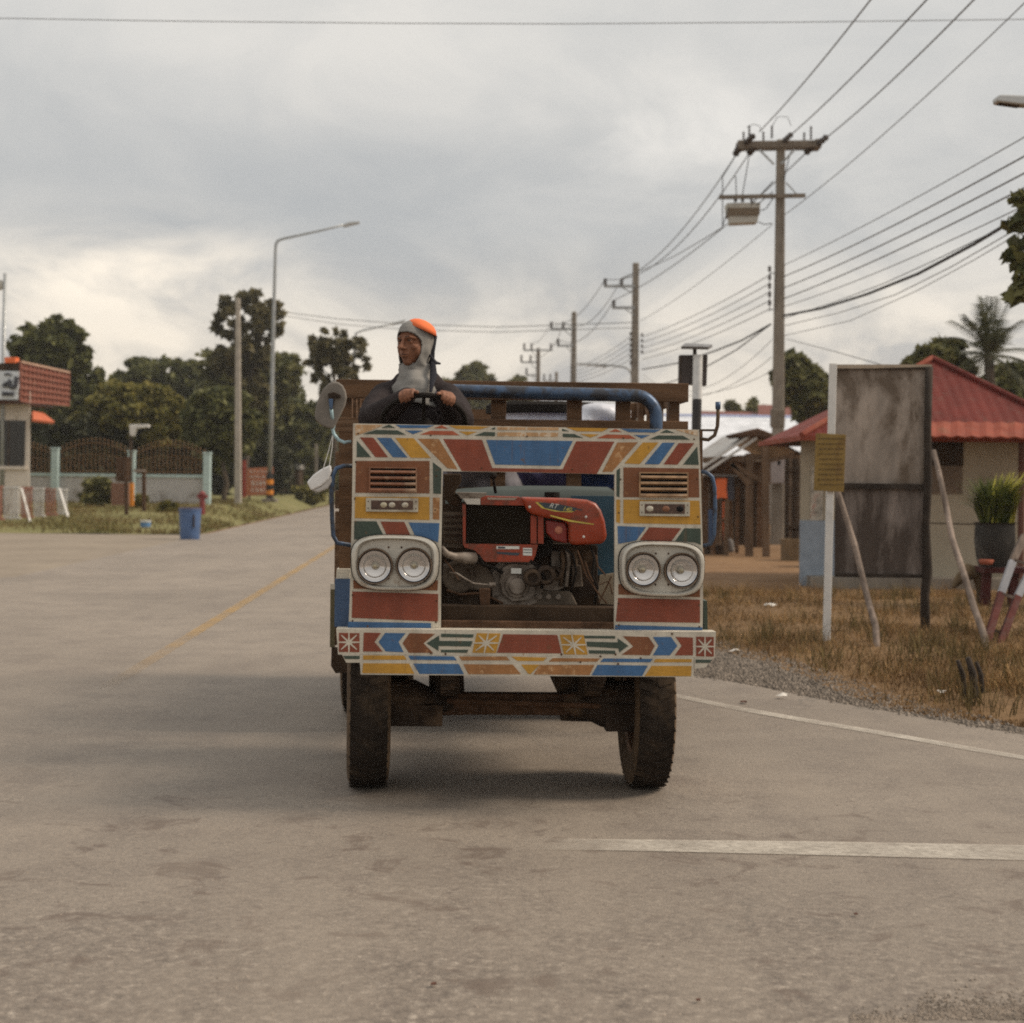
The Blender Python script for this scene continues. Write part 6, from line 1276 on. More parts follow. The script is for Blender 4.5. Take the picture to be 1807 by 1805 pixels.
b = MB(); b.prism([P(*p, YF-.015) for p in ((1636, 772), (1700, 774), (1700, 822), (1636, 822))], (0, .03, 0), DWOOD); b.prism([P(*p, YF-.012) for p in ((1640, 822), (1698, 822), (1698, 872), (1640, 872))], (0, .02, 0), M('brown shutter', (.17, .125, .09), .8)); b.build('window', parent=house)
b = MB(); b.prism([P(*p, YF-.004) for p in ((1630, 922), (1725, 924), (1725, 926), (1630, 924))], (0, .02, 0), DWOOD); b.build('wall_seam', parent=house)
b = MB(); q = P(1803, 776, 23.4); b.tube([(q.x, 23.4, 0), (q.x, 23.4, q.z)], .045, 10, M('brown post', (.12, .05, .035), .7)); b.build('post', parent=house)
b = MB(); b.box(((x0+x1)/2+.6, YF-.25, .075), (x1-x0+1.0, .6, .15), CONC); b.build('plinth', parent=house)
b = MB(); b.prism([P(*p, YF-.02) for p in ((1432, 822), (1452, 822), (1452, 918), (1430, 918))], (0, .01, 0), M('faded poster', (.42, .38, .32), .8, var=.5, scale=9, dirt=(.35, .10, .07), dirt_amt=.35, dirt_scale=5)); tag(b.build('poster', origin=P(1441, 870, YF)), 'faded poster on the house wall beside the mustard notice', 'poster')
b = MB(); Yt = 42.0  # dark planks added to stand for the shaded open space beside the house
for i in range(13):
    a = P(1364+i*5.2, 800+(i*7 % 5), Yt); b.box((a.x, Yt+.02*(i % 2), a.z/2-.03), (.075, .03, a.z), DWOOD if i % 3 else GWOOD0)
b.box((P(1395, 830, Yt).x, Yt-.04, P(1395, 830, Yt).z), (.95, .04, .07), DWOOD); b.box((P(1395, 930, Yt).x, Yt-.04, P(1395, 930, Yt).z), (.95, .04, .07), DWOOD)
tag(b.build('shade_planks', origin=(P(1390, 950, Yt).x, Yt, 0)), 'dark planks added for the shaded gap between the tall pole and the cream house', 'fence')
# planter rings by the wall
b = MB(); PLN = M('brown concrete ring', (.17, .115, .065), .9, var=.3, scale=5); q = G(1437, 1000); b.lathe((q.x, q.y, 0), (0, 0, 1), [(.26, 0), (.27, .38), (.235, .38), (.225, .30), (.001, .30)], 24, PLN); tag(b.build('planter_ring', origin=q, smooth=True), 'brown concrete planter ring beside the white sign post', 'planter')
b = MB(); q = G(1404, 990); b.lathe((q.x, q.y+.2, 0), (0, 0, 1), [(.24, 0), (.25, .40), (.215, .40), (.205, .30), (.001, .30)], 24, PLN); tag(b.build('planter_ring', origin=q, smooth=True), 'brown concrete planter ring half hidden behind another, nearer the pole', 'planter')
# white tin roof hall and the tiled house behind it
TIN = roofmat('white tin', (.66, .67, .70), 3.0, 'X', (.5, .5, .52)); hall = root('tin_roof_hall', 'long low hall with bright white corrugated tin roof', 'building', (P(1320, 800, 58).x, 58, 0)); b = MB(); a, c_ = P(1150, 805, 58), P(1480, 808, 58); d, e = P(1150, 733, 66), P(1480, 738, 66); b.add([a, c_, e, d], [(0, 1, 2, 3)], TIN); b.add([d, e, e+Vector((0, 8, -1.5)), d+Vector((0, 8, -1.5))], [(0, 1, 2, 3)], TIN); b.tube([d, e], .08, 8, M('blue ridge', (.30, .34, .50), .5)); b.build('roof', parent=hall)
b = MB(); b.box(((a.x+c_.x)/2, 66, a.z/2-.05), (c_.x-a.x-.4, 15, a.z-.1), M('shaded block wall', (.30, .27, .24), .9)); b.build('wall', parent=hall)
til = root('tiled_house', 'far house with a rust red tiled roof above the white tin roof', 'house', (P(1320, 740, 80).x, 80, 0)); b = MB(); a, c_ = P(1225, 742, 78), P(1345, 744, 78); b.add([a, c_, P(1340, 727, 82), P(1228, 725, 82)], [(0, 1, 2, 3)], RUSTR); b.add([P(1338, 746, 76), P(1480, 748, 76), P(1480, 716, 82), P(1338, 714, 82)], [(0, 1, 2, 3)], RUSTR); b.add([P(1338, 714, 82), P(1480, 716, 82), P(1480, 746, 88), P(1338, 744, 88)], [(0, 1, 2, 3)], RUSTR); b.build('roof', parent=til)
b = MB(); b.box(((a.x+P(1480, 748, 76).x)/2, 82, a.z/2-.1), (P(1470, 748, 76).x-a.x-.4, 7, a.z-.3), CREAM); b.build('wall', parent=til)
# open timber shed with gable end to the road
Yq = 33.0; shed = root('timber_shed', 'open timber shed with tin gable roof between the truck and the tall pole', 'shed', (P(1330, 980, Yq).x, Yq, 0)); SHT = M('dull tin', (.42, .40, .37), .5, .4, var=.2, dirt=(.2, .12, .07), dirt_amt=.45)
rg = P(1336, 762, Yq); lf = P(1228, 834, Yq); rt = P(1422, 806, Yq); bk = Vector((.0, 5.5, 0)); b = MB()
for p in (lf, rt):
    n_ = Vector((0, 0, .035)); b.add([p, rg, rg+bk, p+bk, p+n_, rg+n_, rg+bk+n_, p+bk+n_], [(0, 1, 2, 3), (7, 6, 5, 4), (0, 4, 5, 1), (3, 2, 6, 7), (0, 3, 7, 4)], SHT)
b.bar(lf+Vector((0, -.03, .02)), rg+Vector((0, -.03, .02)), .03, .05, M('pale roof edge', (.50, .49, .46), .6)); b.bar(lf+Vector((0, -.02, -.11)), rg+Vector((0, -.02, -.11)), .03, .05, MATS['pale roof edge']); b.bar(rt+Vector((0, -.03, 0)), rg+Vector((0, -.03, 0)), .03, .04, DWOOD)
b.build('roof', parent=shed)
b = MB(); b.prism([P(1292, 766, Yq-.1), P(1338, 755, Yq-.1), P(1364, 765, Yq-.1), P(1364, 774, Yq-.1), P(1330, 770, Yq-.1), P(1300, 772, Yq-.1)], (0, 1.2, 0), RUST); b.build('ridge_cap', parent=shed, bev=.03)
def spost(px, y0, px1, y1, w, dy=0, mat=WOOD, name='post'):
    b = MB(); a = P(px, y0, Yq+dy); c = P(px1, y1, Yq+dy)
    if y1 > 950: c.z = -.05
    b.bar(a, c, w, w, mat, hint=(0, 1, 0)); return b.build(name, parent=shed)
GWOOD = M('grey brown timber', (.13, .082, .05), .85, var=.35, scale=5, bump=.3, stretch=(1, 1, .3))
spost(1322, 800, 1322, 978, .14, .1, GWOOD); spost(1350, 780, 1352, 978, .13, -.1, GWOOD); spost(1283, 880, 1281, 978, .09, .3, GWOOD); spost(1258, 900, 1258, 978, .09, .5); spost(1302, 860, 1300, 978, .07, 1.5)
for a_ in ((1290, 818, 1322, 856), (1288, 818, 1348, 850)): spost(a_[0], a_[1], a_[2], a_[3], .09, .05, GWOOD, 'brace')
spost(1240, 812, 1350, 806, .11, .12, GWOOD, 'beam'); spost(1240, 838, 1320, 840, .04, .5, GALV, 'beam'); spost(1350, 815, 1412, 800, .08, .1, GWOOD, 'beam'); spost(1240, 918, 1288, 918, .06, .4, GWOOD, 'beam')
b = MB()
for i in range(11):
    xx = 1236+i*10.5; a = P(xx, 850, Yq+4.5); b.box((a.x, Yq+4.5+random.uniform(-.03, .03), .75+random.uniform(-.06, .06)), (.125, .025, 1.5), random.choice((WOOD, DWOOD, GWOOD)))
b.box((P(1300, 830, Yq+4.6).x, Yq+4.6, 1.65), (1.5, .03, .5), GWOOD); b.build('back_wall', parent=shed)
OC = M('orange cloth', (.36, .095, .028), .9)
def junk(name, pts, mat, label, cat, dy=1.0, th=.06, bev=.01):
    b = MB(); b.prism([P(*p, Yq+dy) for p in pts], (0, th, 0), mat); o_ = b.build(name, origin=P(*pts[0], Yq+dy), bev=bev); tag(o_, label, cat)
junk('hanging_cloth', ((1264, 844), (1283, 844), (1282, 862), (1284, 880), (1272, 878), (1263, 881), (1262, 862)), OC, 'bright orange cloth hung in the timber shed', 'cloth', .2); junk('hanging_cloth', ((1285, 840), (1295, 841), (1296, 880), (1290, 884), (1284, 880)), M('slate cloth', (.07, .07, .085), .9), 'slate grey cloth hung next to the orange one', 'cloth', .25)
junk('hanging_cloth', ((1276, 884), (1284, 886), (1286, 960), (1278, 962), (1275, 920)), OC, 'narrow orange strip of cloth hanging low in the shed', 'cloth', .5); junk('hanging_cloth', ((1250, 900), (1258, 898), (1259, 958), (1251, 960)), M('denim', (.05, .08, .15), .9), 'blue cloth hanging on the shed post nearest the truck', 'cloth', .2)
junk('sack', ((1283, 975), (1284, 955), (1289, 948), (1295, 957), (1297, 975)), M('grey bag', (.22, .21, .20), .8), 'small grey sack on the shed floor', 'sack', .8, .25, .05)
junk('crate', ((1246, 978), (1246, 962), (1285, 962), (1285, 978)), DWOOD, 'low dark crate on the floor of the timber shed', 'crate', .6, .5)
# ------------------------------------------------------------------ propped boards, posts, sign, ladder
FIB = M('weathered board', (.20, .165, .145), .9, var=.5, scale=4.0, dirt=(.055, .040, .032), dirt_amt=.62, dirt_scale=3.0, bump=.25, stretch=(1, 1, .22)); FIBL = M('pale stained board', (.30, .25, .21), .9, var=.45, scale=3.4, dirt=(.105, .075, .052), dirt_amt=.56, dirt_scale=2.8, bump=.25, stretch=(1, 1, .35)); FRM = M('black weathered batten', (.035, .026, .02), .85, var=.4); POLEW = M('bleached stick', (.25, .195, .16), .9, var=.4, scale=9, bump=.6, bscale=40, dirt=(.10, .075, .06), dirt_amt=.5, stretch=(1, 1, .3)); WPO = M('white painted post', (.62, .60, .57), .6, var=.1, dirt=(.3, .27, .23), dirt_amt=.25)
Yb = 15.6; q = G(1632, 1106); board = root('board_panel', 'tall grey weathered board panel with black battens seen from behind', 'board', (q.x, Yb, 0))
b = MB(); b.prism([P(*p, Yb) for p in ((1475, 650), (1642, 650), (1640, 858), (1474, 856))], (0, .02, 0), FIBL); b.build('board', parent=board); b = MB(); b.prism([P(*p, Yb+.003) for p in ((1474, 858), (1640, 860), (1636, 1015), (1473, 1014))], (0, .02, 0), FIB); b.build('board', parent=board)
b = MB()
for x0_, y0, x1_, y1, w_ in ((1470, 648, 1645, 648, .03), (1474, 857, 1640, 859, .05), (1474, 1015, 1640, 1017, .035)): b.bar(P(x0_, y0, Yb-.03), P(x1_, y1, Yb-.03), .04, w_, FRM, hint=(0, 1, 0)) if False else b.prism([P(x0_, y0, Yb-.035)+Vector((0, 0, w_/2)), P(x1_, y1, Yb-.035)+Vector((0, 0, w_/2)), P(x1_, y1, Yb-.035)-Vector((0, 0, w_/2)), P(x0_, y0, Yb-.035)-Vector((0, 0, w_/2))], (0, .034, 0), FRM)
b.prism([P(1470, 643, Yb-.04), P(1645, 643, Yb-.04), P(1645, 647, Yb-.04), P(1530, 650, Yb-.04), P(1474, 650, Yb-.04)], (0, .06, 0), M('pale top batten', (.35, .28, .21), .8))
b.build('batten', parent=board)
b = MB(); b.tube([P(1640, 648, Yb-.05), P(1637, 760, Yb-.05), P(1638, 850, Yb-.05), P(1634, 930, Yb-.05), P(1637, 1010, Yb-.05), P(1632, 1050, Yb-.05), Vector((P(1632, 1108, Yb).x, Yb-.05, -.1))], [.035, .034, .038, .036, .045, .042, .048], 9, FRM); b.build('support_post', parent=board, smooth='all')
Yw = 14.9; q = G(1458, 1136); wp = root('white_post', 'white painted post standing at the left edge of the boards, carrying the mustard notice', 'post', (q.x, Yw, 0)); b = MB(); b.bar(Vector((P(1458, 1136, Yw).x, Yw, -.1)), P(1470, 641, Yw), .062, .05, WPO, hint=(0, 1, 0)); b.build('post', parent=wp, bev=.006)
MUST = M('rusted mustard sheet', (.24, .155, .048), .7, var=.2, scale=7, dirt=(.14, .075, .03), dirt_amt=.45, dirt_scale=3); sg2 = root('notice_sign', 'rusty mustard notice with faded lines of writing nailed to the white post', 'sign', tuple(P(1465, 870, Yw-.05))); Ysg = Yw-.06; b = MB()
b.prism([P(*p, Ysg) for p in ((1440, 764), (1493, 767), (1489, 868), (1436, 865))], (0, .012, 0), MUST); b.build('sign_plate', parent=sg2, bev=.002); b = MB(); INK = M('faded ink', (.11, .07, .03), .8); rs = random.Random(3)
for k in range(10):
    y = 773+k*9.0; xx = 1443+rs.random()*4
    while xx < 1485:
        w_ = rs.uniform(2.0, 5.5); b.prism([P(xx, y, Ysg-.001), P(xx+w_, y, Ysg-.001), P(xx+w_, y+rs.uniform(1.4, 3.2), Ysg-.001), P(xx, y+2.2, Ysg-.001)], (0, -.001, 0), INK); xx += w_+rs.uniform(.8, 2.2)
b.build('writing', parent=sg2)
def stick(label, pts, Y, r, mat=POLEW, name='prop_stick'):
    q = [P(x, y, Y+dy) for x, y, dy in pts]; q[-1].z = -.05; b = MB(); b.tube(q, [r*(.85+.3*i/(len(q)-1)) for i in range(len(q))], 9, mat); tag(b.build(name, origin=(q[-1].x, q[-1].y, 0), smooth='all'), label, 'stick', 'sticks propping the boards')
stick('bleached crooked stick propping the left side of the boards', ((1474, 852, .0), (1490, 903, -.05), (1508, 960, -.15), (1520, 1010, -.3), (1532, 1060, -.5), (1545, 1105, -.75), (1549, 1150, -1.0)), 15.3, .027)
stick('bleached crooked stick propping the right side of the boards', ((1647, 795, .0), (1656, 830, -.1), (1668, 885, -.3), (1680, 950, -.5), (1700, 1010, -.75), (1718, 1070, -1.0), (1736, 1120, -1.2), (1748, 1165, -1.5)), 15.4, .028)
# charred stakes
CHAR = M('charred wood', (.04, .03, .024), .9, var=.4)
for i, (x0_, y0, x1_, y1, l) in enumerate(((1690, 1165, 1712, 1240, 'leftmost of the three charred stakes, leaning right'), (1708, 1160, 1728, 1242, 'middle and thickest of the three charred stakes'), (1723, 1168, 1742, 1236, 'thin rightmost stake of the charred three'))):
    Yk = G(x1_, y1).y; b = MB(); a = P(x0_, y0, Yk); c = P(x1_, y1, Yk); c.z = -.05; b.tube([a, a.lerp(c, .3)+Vector((.01, 0, 0)), a.lerp(c, .7)-Vector((.008, 0, 0)), c], [.012, .018, .016, .02] if i != 1 else [.018, .026, .028, .030], 8, CHAR); tag(b.build('charred_stake', origin=(c.x, c.y, 0), smooth='all'), l, 'stake', 'charred stakes in the verge')
b = MB(); q = G(1697, 1150); b.tube([P(1668, 1150, q.y), P(1695, 1146, q.y), P(1725, 1152, q.y-.1)], [.03, .055, .03], 8, CHAR, rnd=True); tag(b.build('charred_log', origin=q, smooth='all'), 'short charred log lying above the burnt stakes', 'log')
# plant in a dark pot on a stand, ladder, log, red bucket stand
Yv = 19.0; q = P(1755, 1000, Yv); pot = root('potted_plant', 'spiky green and yellow plant in a big dark pot before the house wall', 'plant', (q.x, Yv, 0)); POT = M('dark glazed pot', (.030, .027, .024), .7, var=.35, scale=4, dirt=(.14, .13, .115), dirt_amt=.35)
zb = P(1755, 1000, Yv).z; zt3 = P(1755, 925, Yv).z; b = MB(); b.lathe((q.x, Yv, zb), (0, 0, 1), [(.001, 0), (.17, 0), (.20, .1), (.225, .28), (.215, zt3-zb), (.235, zt3-zb+.02), (.20, zt3-zb+.02), (.19, zt3-zb-.05), (.001, zt3-zb-.05)], 24, POT); b.build('pot', parent=pot, smooth=True)
n = 420; b = MB(); gl_ = leafmat('blade green', (.03, .045, .012), (.15, .17, .035)); gy = leafmat('blade yellow', (.35, .32, .05), (.62, .55, .10))
for kind in (0, 1):
    b = MB()
    for i in range(n*2 if kind == 0 else 90):
        a = random.uniform(0, 6.283); sp_ = random.uniform(.05, .32); h_ = random.uniform(.25, .56)
        o_ = Vector((q.x+random.uniform(-.13, .13), Yv+random.uniform(-.13, .13), zt3)); 
        if kind: a = random.uniform(-.6, .9); h_ = random.uniform(.48, .62); o_ += Vector((.05, 0, 0))
        m_ = o_+Vector((math.cos(a)*sp_*.4, math.sin(a)*sp_*.4, h_*.65)); e = o_+Vector((math.cos(a)*sp_*1.3, math.sin(a)*sp_*1.3, h_*(1 if random.random() < .6 else .6))); w_ = Vector((-math.sin(a), math.cos(a), 0))*(.010 if not kind else .022)
        b.add([o_-w_, o_+w_, m_+w_, m_-w_, e], [(0, 1, 2, 3), (3, 2, 4)])
    b.build('leaf_blades' if kind == 0 else 'yellow_leaf_blades', gl_ if kind == 0 else gy, pot)
b = MB(); st = M('dark red stand', (.06, .014, .012), .7, var=.3)
for x_ in (1742, 1790): b.bar(P(x_, 1003, Yv-.12), Vector((P(x_-6, 1060, Yv-.12).x, Yv-.12, -.05)), .09, .09, st, hint=(0, 1, 0)); b.bar(P(x_, 1003, Yv+.2), Vector((P(x_, 1060, Yv+.2).x, Yv+.2, -.05)), .07, .07, st, hint=(0, 1, 0))
b.box((P(1766, 1002, Yv).x, Yv, zb-.03), (.5, .5, .06), st); tag(b.build('plant_stand', origin=(q.x, Yv, 0)), 'dark red wooden stand carrying the potted plant', 'stand')
b = MB(); TIM = M('old log', (.13, .09, .05), .9, var=.4); Yg = 19.2; b.tube([P(1684, 1034, Yg), P(1693, 1022, Yg), P(1710, 1008, Yg), P(1728, 1012, Yg), P(1732, 1040, Yg)], [.03, .06, .10, .09, .06], 10, TIM, rnd=True); b.tube([P(1729, 1020, Yg), Vector((P(1735, 1060, Yg).x, Yg, -.03))], [.06, .05], 8, TIM); tag(b.build('tree_stump', origin=(P(1728, 1060, Yg).x, Yg, 0), smooth='all'), 'gnarled brown root stump beside the red plant stand', 'stump')
b = MB(); b.lathe(P(1740, 996, 18.7), (0, 0, 1), [(.001, 0), (.07, 0), (.085, .05), (.07, .055), (.001, .03)], 14, M('terracotta', (.28, .08, .045), .8)); tag(b.build('clay_bowl', origin=P(1740, 996, 18.7), smooth='all'), 'small terracotta bowl at the corner of the plant stand', 'bowl')
Yd = 14.8; lad = root('ladder', 'red and white painted wooden ladder leaning at the right edge', 'ladder', (P(1765, 1160, Yd).x, Yd-.4, 0)); LR = M('ladder red', (.10, .024, .019), .7, var=.3, dirt=(.1, .06, .05), dirt_amt=.3); LW = M('ladder white', (.34, .34, .36), .7, var=.2, dirt=(.2, .17, .15), dirt_amt=.3)
def rail(pts, label=None):
    b = MB()
    for (x0_, y0, d0), (x1_, y1, d1), mm in zip(pts, pts[1:], (MATS['bleached stick'], LW, LR, LR, LW)):
        a = P(x0_, y0, Yd+d0); c = P(x1_, y1, Yd+d1); b.bar(a, c, .06, .05, mm, hint=(0, 1, 0))
    b.build('rail', parent=lad)
rail(((1808, 945, .3), (1787, 990, .2), (1767, 1046, .1), (1745, 1120, -.1), (1742, 1158, -.2)) ); rail(((1850, 950, .3), (1822, 1000, .2), (1796, 1052, .1), (1768, 1128, -.1), (1760, 1158, -.2)))
b = MB()
for x0_, y0, x1_, y1 in ((1790, 988, 1822, 998), (1768, 1048, 1796, 1056), (1748, 1110, 1772, 1118)): b.bar(P(x0_, y0, Yd+.08), P(x1_, y1, Yd+.08), .025, .025, POLEW)
b.build('rung', parent=lad)
# ------------------------------------------------------------------ left side: corner building, fence, small things
Yc = 50.0; WCR = M('cream white render', (.62, .54, .46), .85, var=.08, scale=2, dirt=(.3, .24, .18), dirt_amt=.25); cb_ = root('corner_building', 'cream corner building with brown balcony screen at the left edge', 'building', (P(20, 905, Yc).x, Yc, .2)); zb = P(20, 915, Yc).z
b = MB(); xr_ = P(53, 800, Yc).x; zt4 = P(30, 690, Yc).z; vd = Vector((xr_, Yc, 0)).normalized(); b.prism([Vector((xr_-6, Yc, zb-.3)), Vector((xr_, Yc, zb-.3)), Vector((xr_, Yc, zt4)), Vector((xr_-6, Yc, zt4))], vd*5, WCR); b.build('wall', parent=cb_, bev=.02)
b = MB(); b.prism([P(*p, Yc-.02) for p in ((-60, 740), (45, 742), (43, 822), (-60, 822))], (0, .04, 0), M('dark window glass', (.02, .018, .016), .12)); wi = b.build('window', parent=cb_); b = MB()
for x in (14, -20): b.prism([P(x, 742, Yc-.03), P(x+2, 742, Yc-.03), P(x+2, 822, Yc-.03), P(x, 822, Yc-.03)], (0, .03, 0), DSTEEL)
b.prism([P(*p, Yc-.08) for p in ((-62, 822), (46, 823), (46, 828), (-62, 828))], (0, .1, 0), WCR); b.build('frame', parent=wi)
BRICKS = M('terracotta screen', (.22, .082, .058), .85, var=.3, scale=16, dirt=(.40, .28, .22), dirt_amt=.3, dirt_scale=7)
b = MB(); c1_ = P(35, 638, Yc-.6); c2_ = P(121, 655, Yc+3.0); z0_, z1_ = P(35, 712, Yc-.6).z, P(35, 640, Yc-.6).z; rev = (c2_-c1_); rev.z = 0; nrm_ = rev.normalized().cross(Vector((0, 0, 1)))
b.add([c1_, Vector((c2_.x, c2_.y, P(121, 657, Yc+3).z)), Vector((c2_.x, c2_.y, P(118, 715, Yc+3).z)), Vector((c1_.x, c1_.y, P(35, 707, Yc-.6).z))], [(0, 1, 2, 3)], BRICKS)
for i in range(13):
    f = i/12; top_ = c1_.lerp(Vector((c2_.x, c2_.y, P(121, 657, Yc+3).z)), f); bot_ = Vector((c1_.x, c1_.y, P(35, 707, Yc-.6).z)).lerp(Vector((c2_.x, c2_.y, P(118, 715, Yc+3).z)), f); b.bar(top_+nrm_*.02, bot_+nrm_*.02, .05, .05, BRICKS, hint=(0, 1, 0))
for i in range(7):
    f = i/6; l_ = c1_.lerp(Vector((c1_.x, c1_.y, P(35, 707, Yc-.6).z)), f); r_ = Vector((c2_.x, c2_.y, P(121, 657, Yc+3).z)).lerp(Vector((c2_.x, c2_.y, P(118, 715, Yc+3).z)), f); b.bar(l_+nrm_*.03, r_+nrm_*.03, .05, .06, BRICKS if i else M('pale coping', (.42, .27, .20), .8))
b.build('balcony_screen', parent=cb_)
b = MB(); b.prism([P(*p, Yc-.6) for p in ((-60, 646), (35, 638), (35, 652), (-60, 656))], (0, 3.6, 0), DWOOD); b.prism([P(*p, Yc-.7) for p in ((8, 630), (27, 630), (27, 640), (8, 640))], (0, .4, 0), OC); b.prism([P(*p, Yc-.5) for p in ((-60, 705), (35, 707), (50, 712), (-60, 712))], (0, 3.2, 0), M('brown soffit', (.12, .06, .045), .8)); b.build('balcony_slab', parent=cb_)
b = MB(); ORA = M('orange awning', (.46, .12, .055), .7); b.add([P(55, 729, Yc+.2), P(74, 732, Yc+1.6), P(94, 748, Yc+1.0), P(56, 744, Yc-.8)], [(0, 1, 2, 3)], ORA); oaw = b.build('awning', parent=cb_); s_ = oaw.modifiers.new('t', 'SOLIDIFY'); s_.thickness = .08
sgn_ = root('shop_sign', 'white shop sign with large black script on the corner building', 'sign', tuple(P(18, 680, Yc-.7))); b = MB(); b.prism([P(*p, Yc-.68) for p in ((-40, 653), (33, 655), (31, 705), (-40, 704))], (0, .06, 0), M('sign white', (.60, .62, .64), .5)); b.build('sign_panel', parent=sgn_)
b = MB(); INKB = M('sign ink', (.04, .04, .05), .6)
def stroke(pts, w_=.06):
    b.tube([P(x, y, Yc-.70) for x, y in pts], w_, 6, INKB)
stroke(((8, 661), (14, 659), (20, 662)), .035); stroke(((6, 682), (11, 677), (15, 676), (17, 682), (21, 683), (26, 683), (28, 678), (29, 668), (30, 665)), .07); stroke(((15, 670), (18, 674), (17, 682)), .05)
stroke(((6, 698), (6, 692), (10, 692), (10, 698)), .05); stroke(((12, 698), (12, 692)), .05); stroke(((15, 692), (15, 698), (19, 698), (19, 692)), .05); stroke(((22, 698), (22, 692), (24, 693)), .05); b.build('script', parent=sgn_)
# red and white barrier screens at the road edge
BRD = M('faded red panel', (.36, .16, .115), .8, var=.3, dirt=(.4, .3, .25), dirt_amt=.4); BWH = M('faded white panel', (.62, .59, .55), .8, var=.15, dirt=(.35, .3, .25), dirt_amt=.35); bar_ = root('barrier_fence', 'low red and white striped barrier fence before the corner building', 'fence', tuple(P(55, 920, 47))); Yk = 47.0; b = MB()
for i, (x0_, x1_, mm) in enumerate(((-30, 5, BRD), (6, 34, BWH), (37, 57, BRD), (59, 78, BWH), (80, 99, BRD), (101, 119, BWH))):
    dy = 2.2*(i/5)-1.0
    for s_ in range(5):
        xx = x0_+(x1_-x0_)*(s_+.1)/5; xe = xx+(x1_-x0_)/5*.62; b.prism([P(xx, 857+i, Yk+dy), P(xe, 857+i, Yk+dy), P(xe, 918-2.0*i, Yk+dy), P(xx, 918-2.0*i, Yk+dy)], (0, .03, 0), mm)
    b.prism([P(x0_, 857+i, Yk+dy-.03), P(x1_, 857+i, Yk+dy-.03), P(x1_, 861+i, Yk+dy-.03), P(x0_, 861+i, Yk+dy-.03)], (0, .05, 0), mm); b.prism([P(x0_, 914-2*i, Yk+dy-.03), P(x1_+2, 914-2*i, Yk+dy-.03), P(x1_+2, 918-2*i, Yk+dy-.03), P(x0_, 918-2*i, Yk+dy-.03)], (0, .06, 0), mm)
b.build('panel', parent=bar_); b = MB()
for x_ in (38, 105): b = MB(); b.bar(P(x_, 862, Yk-.3), P(x_+15, 920 if x_ < 50 else 912, Yk-1.0), .05, .05, BWH); b.build('strut', parent=bar_)
# garden wall with pale pillars and arched iron panels
Yf = 58.0; GW = M('white garden wall', (.44, .42, .41), .85, var=.12, dirt=(.25, .22, .2), dirt_amt=.35, dirt_scale=1.5); PIL = M('pale turquoise pillar', (.42, .52, .51), .8, var=.1, dirt=(.3, .3, .28), dirt_amt=.3); IRON = M('rusty wrought iron', (.17, .095, .045), .8, .0, var=.5, scale=20)
wal = root('garden_wall', 'low white garden wall with pale turquoise coping under the iron fence', 'wall', tuple(P(230, 890, Yf))); b = MB(); b.prism([P(50, 838, Yf), P(366, 842, Yf), P(366, 893, Yf), P(50, 893, Yf)], (0, .2, 0), GW); b.build('wall', parent=wal); b = MB(); b.prism([P(50, 834, Yf-.05), P(366, 838, Yf-.05), P(366, 843, Yf-.05), P(50, 839, Yf-.05)], (0, .3, 0), PIL); b.build('coping', parent=wal)
for px, y0, y1, l in ((98, 793, 848, 'pale turquoise fence pillar nearest the corner building'), (233, 798, 892, 'pale turquoise fence pillar in the middle behind the dark posts'), (366, 801, 893, 'pale turquoise fence pillar at the right end of the white wall')):
    b = MB(); a, c = P(px, y0, Yf-.1), P(px, 893, Yf-.1); b.box((a.x, Yf-.12, (a.z+c.z)/2), (.24, .24, a.z-c.z), PIL); b.box((a.x, Yf-.12, a.z+.03), (.28, .28, .06), PIL); tag(b.build('fence_pillar', origin=(a.x, Yf-.12, c.z), bev=.01), l, 'pillar', 'pillars of the garden fence')
for x0_, x1_, ya, yb_, l in ((52, 94, 780, 840, 'arched rusty iron fence panel behind the orange awning'), (103, 228, 775, 838, 'arched rusty iron fence panel between the left and middle pillars'), (238, 361, 778, 840, 'arched rusty iron fence panel between the middle and right pillars')):
    b = MB(); n = max(6, int((x1_-x0_)/7)); prev = None
    for i in range(n+1):
        f = i/n; px = x0_+(x1_-x0_)*f; yt = ya+18*(2*f-1)**2 if x1_-x0_ > 60 else ya+14*f; t0 = P(px, yt, Yf); b0 = P(px, yb_-3, Yf); b.bar(t0, b0, .022, .022, IRON, hint=(0, 1, 0)); b.ball(t0+Vector((0, 0, .02)), .032, IRON, 6, 4)
        if prev: b.bar(prev[0]-Vector((0, 0, .12)), t0-Vector((0, 0, .12)), .03, .03, IRON); b.bar(prev[1]+Vector((0, 0, .08)), b0+Vector((0, 0, .08)), .03, .03, IRON); b.bar(prev[0].lerp(prev[1], .45), t0.lerp(b0, .45), .025, .025, IRON)
        if i % 2 == 0 and i < n:
            c = P(px+2, (yt+yb_)/2+8, Yf); b.tube([c+Vector((.09*math.cos(t), 0, .16*math.sin(t))) for t in [k*math.pi/4 for k in range(9)]], .012, 4, IRON)
        prev = (t0, b0)
    tag(b.build('iron_fence_panel', origin=P(x0_, 840, Yf)), l, 'fence panel', 'iron panels of the garden fence')
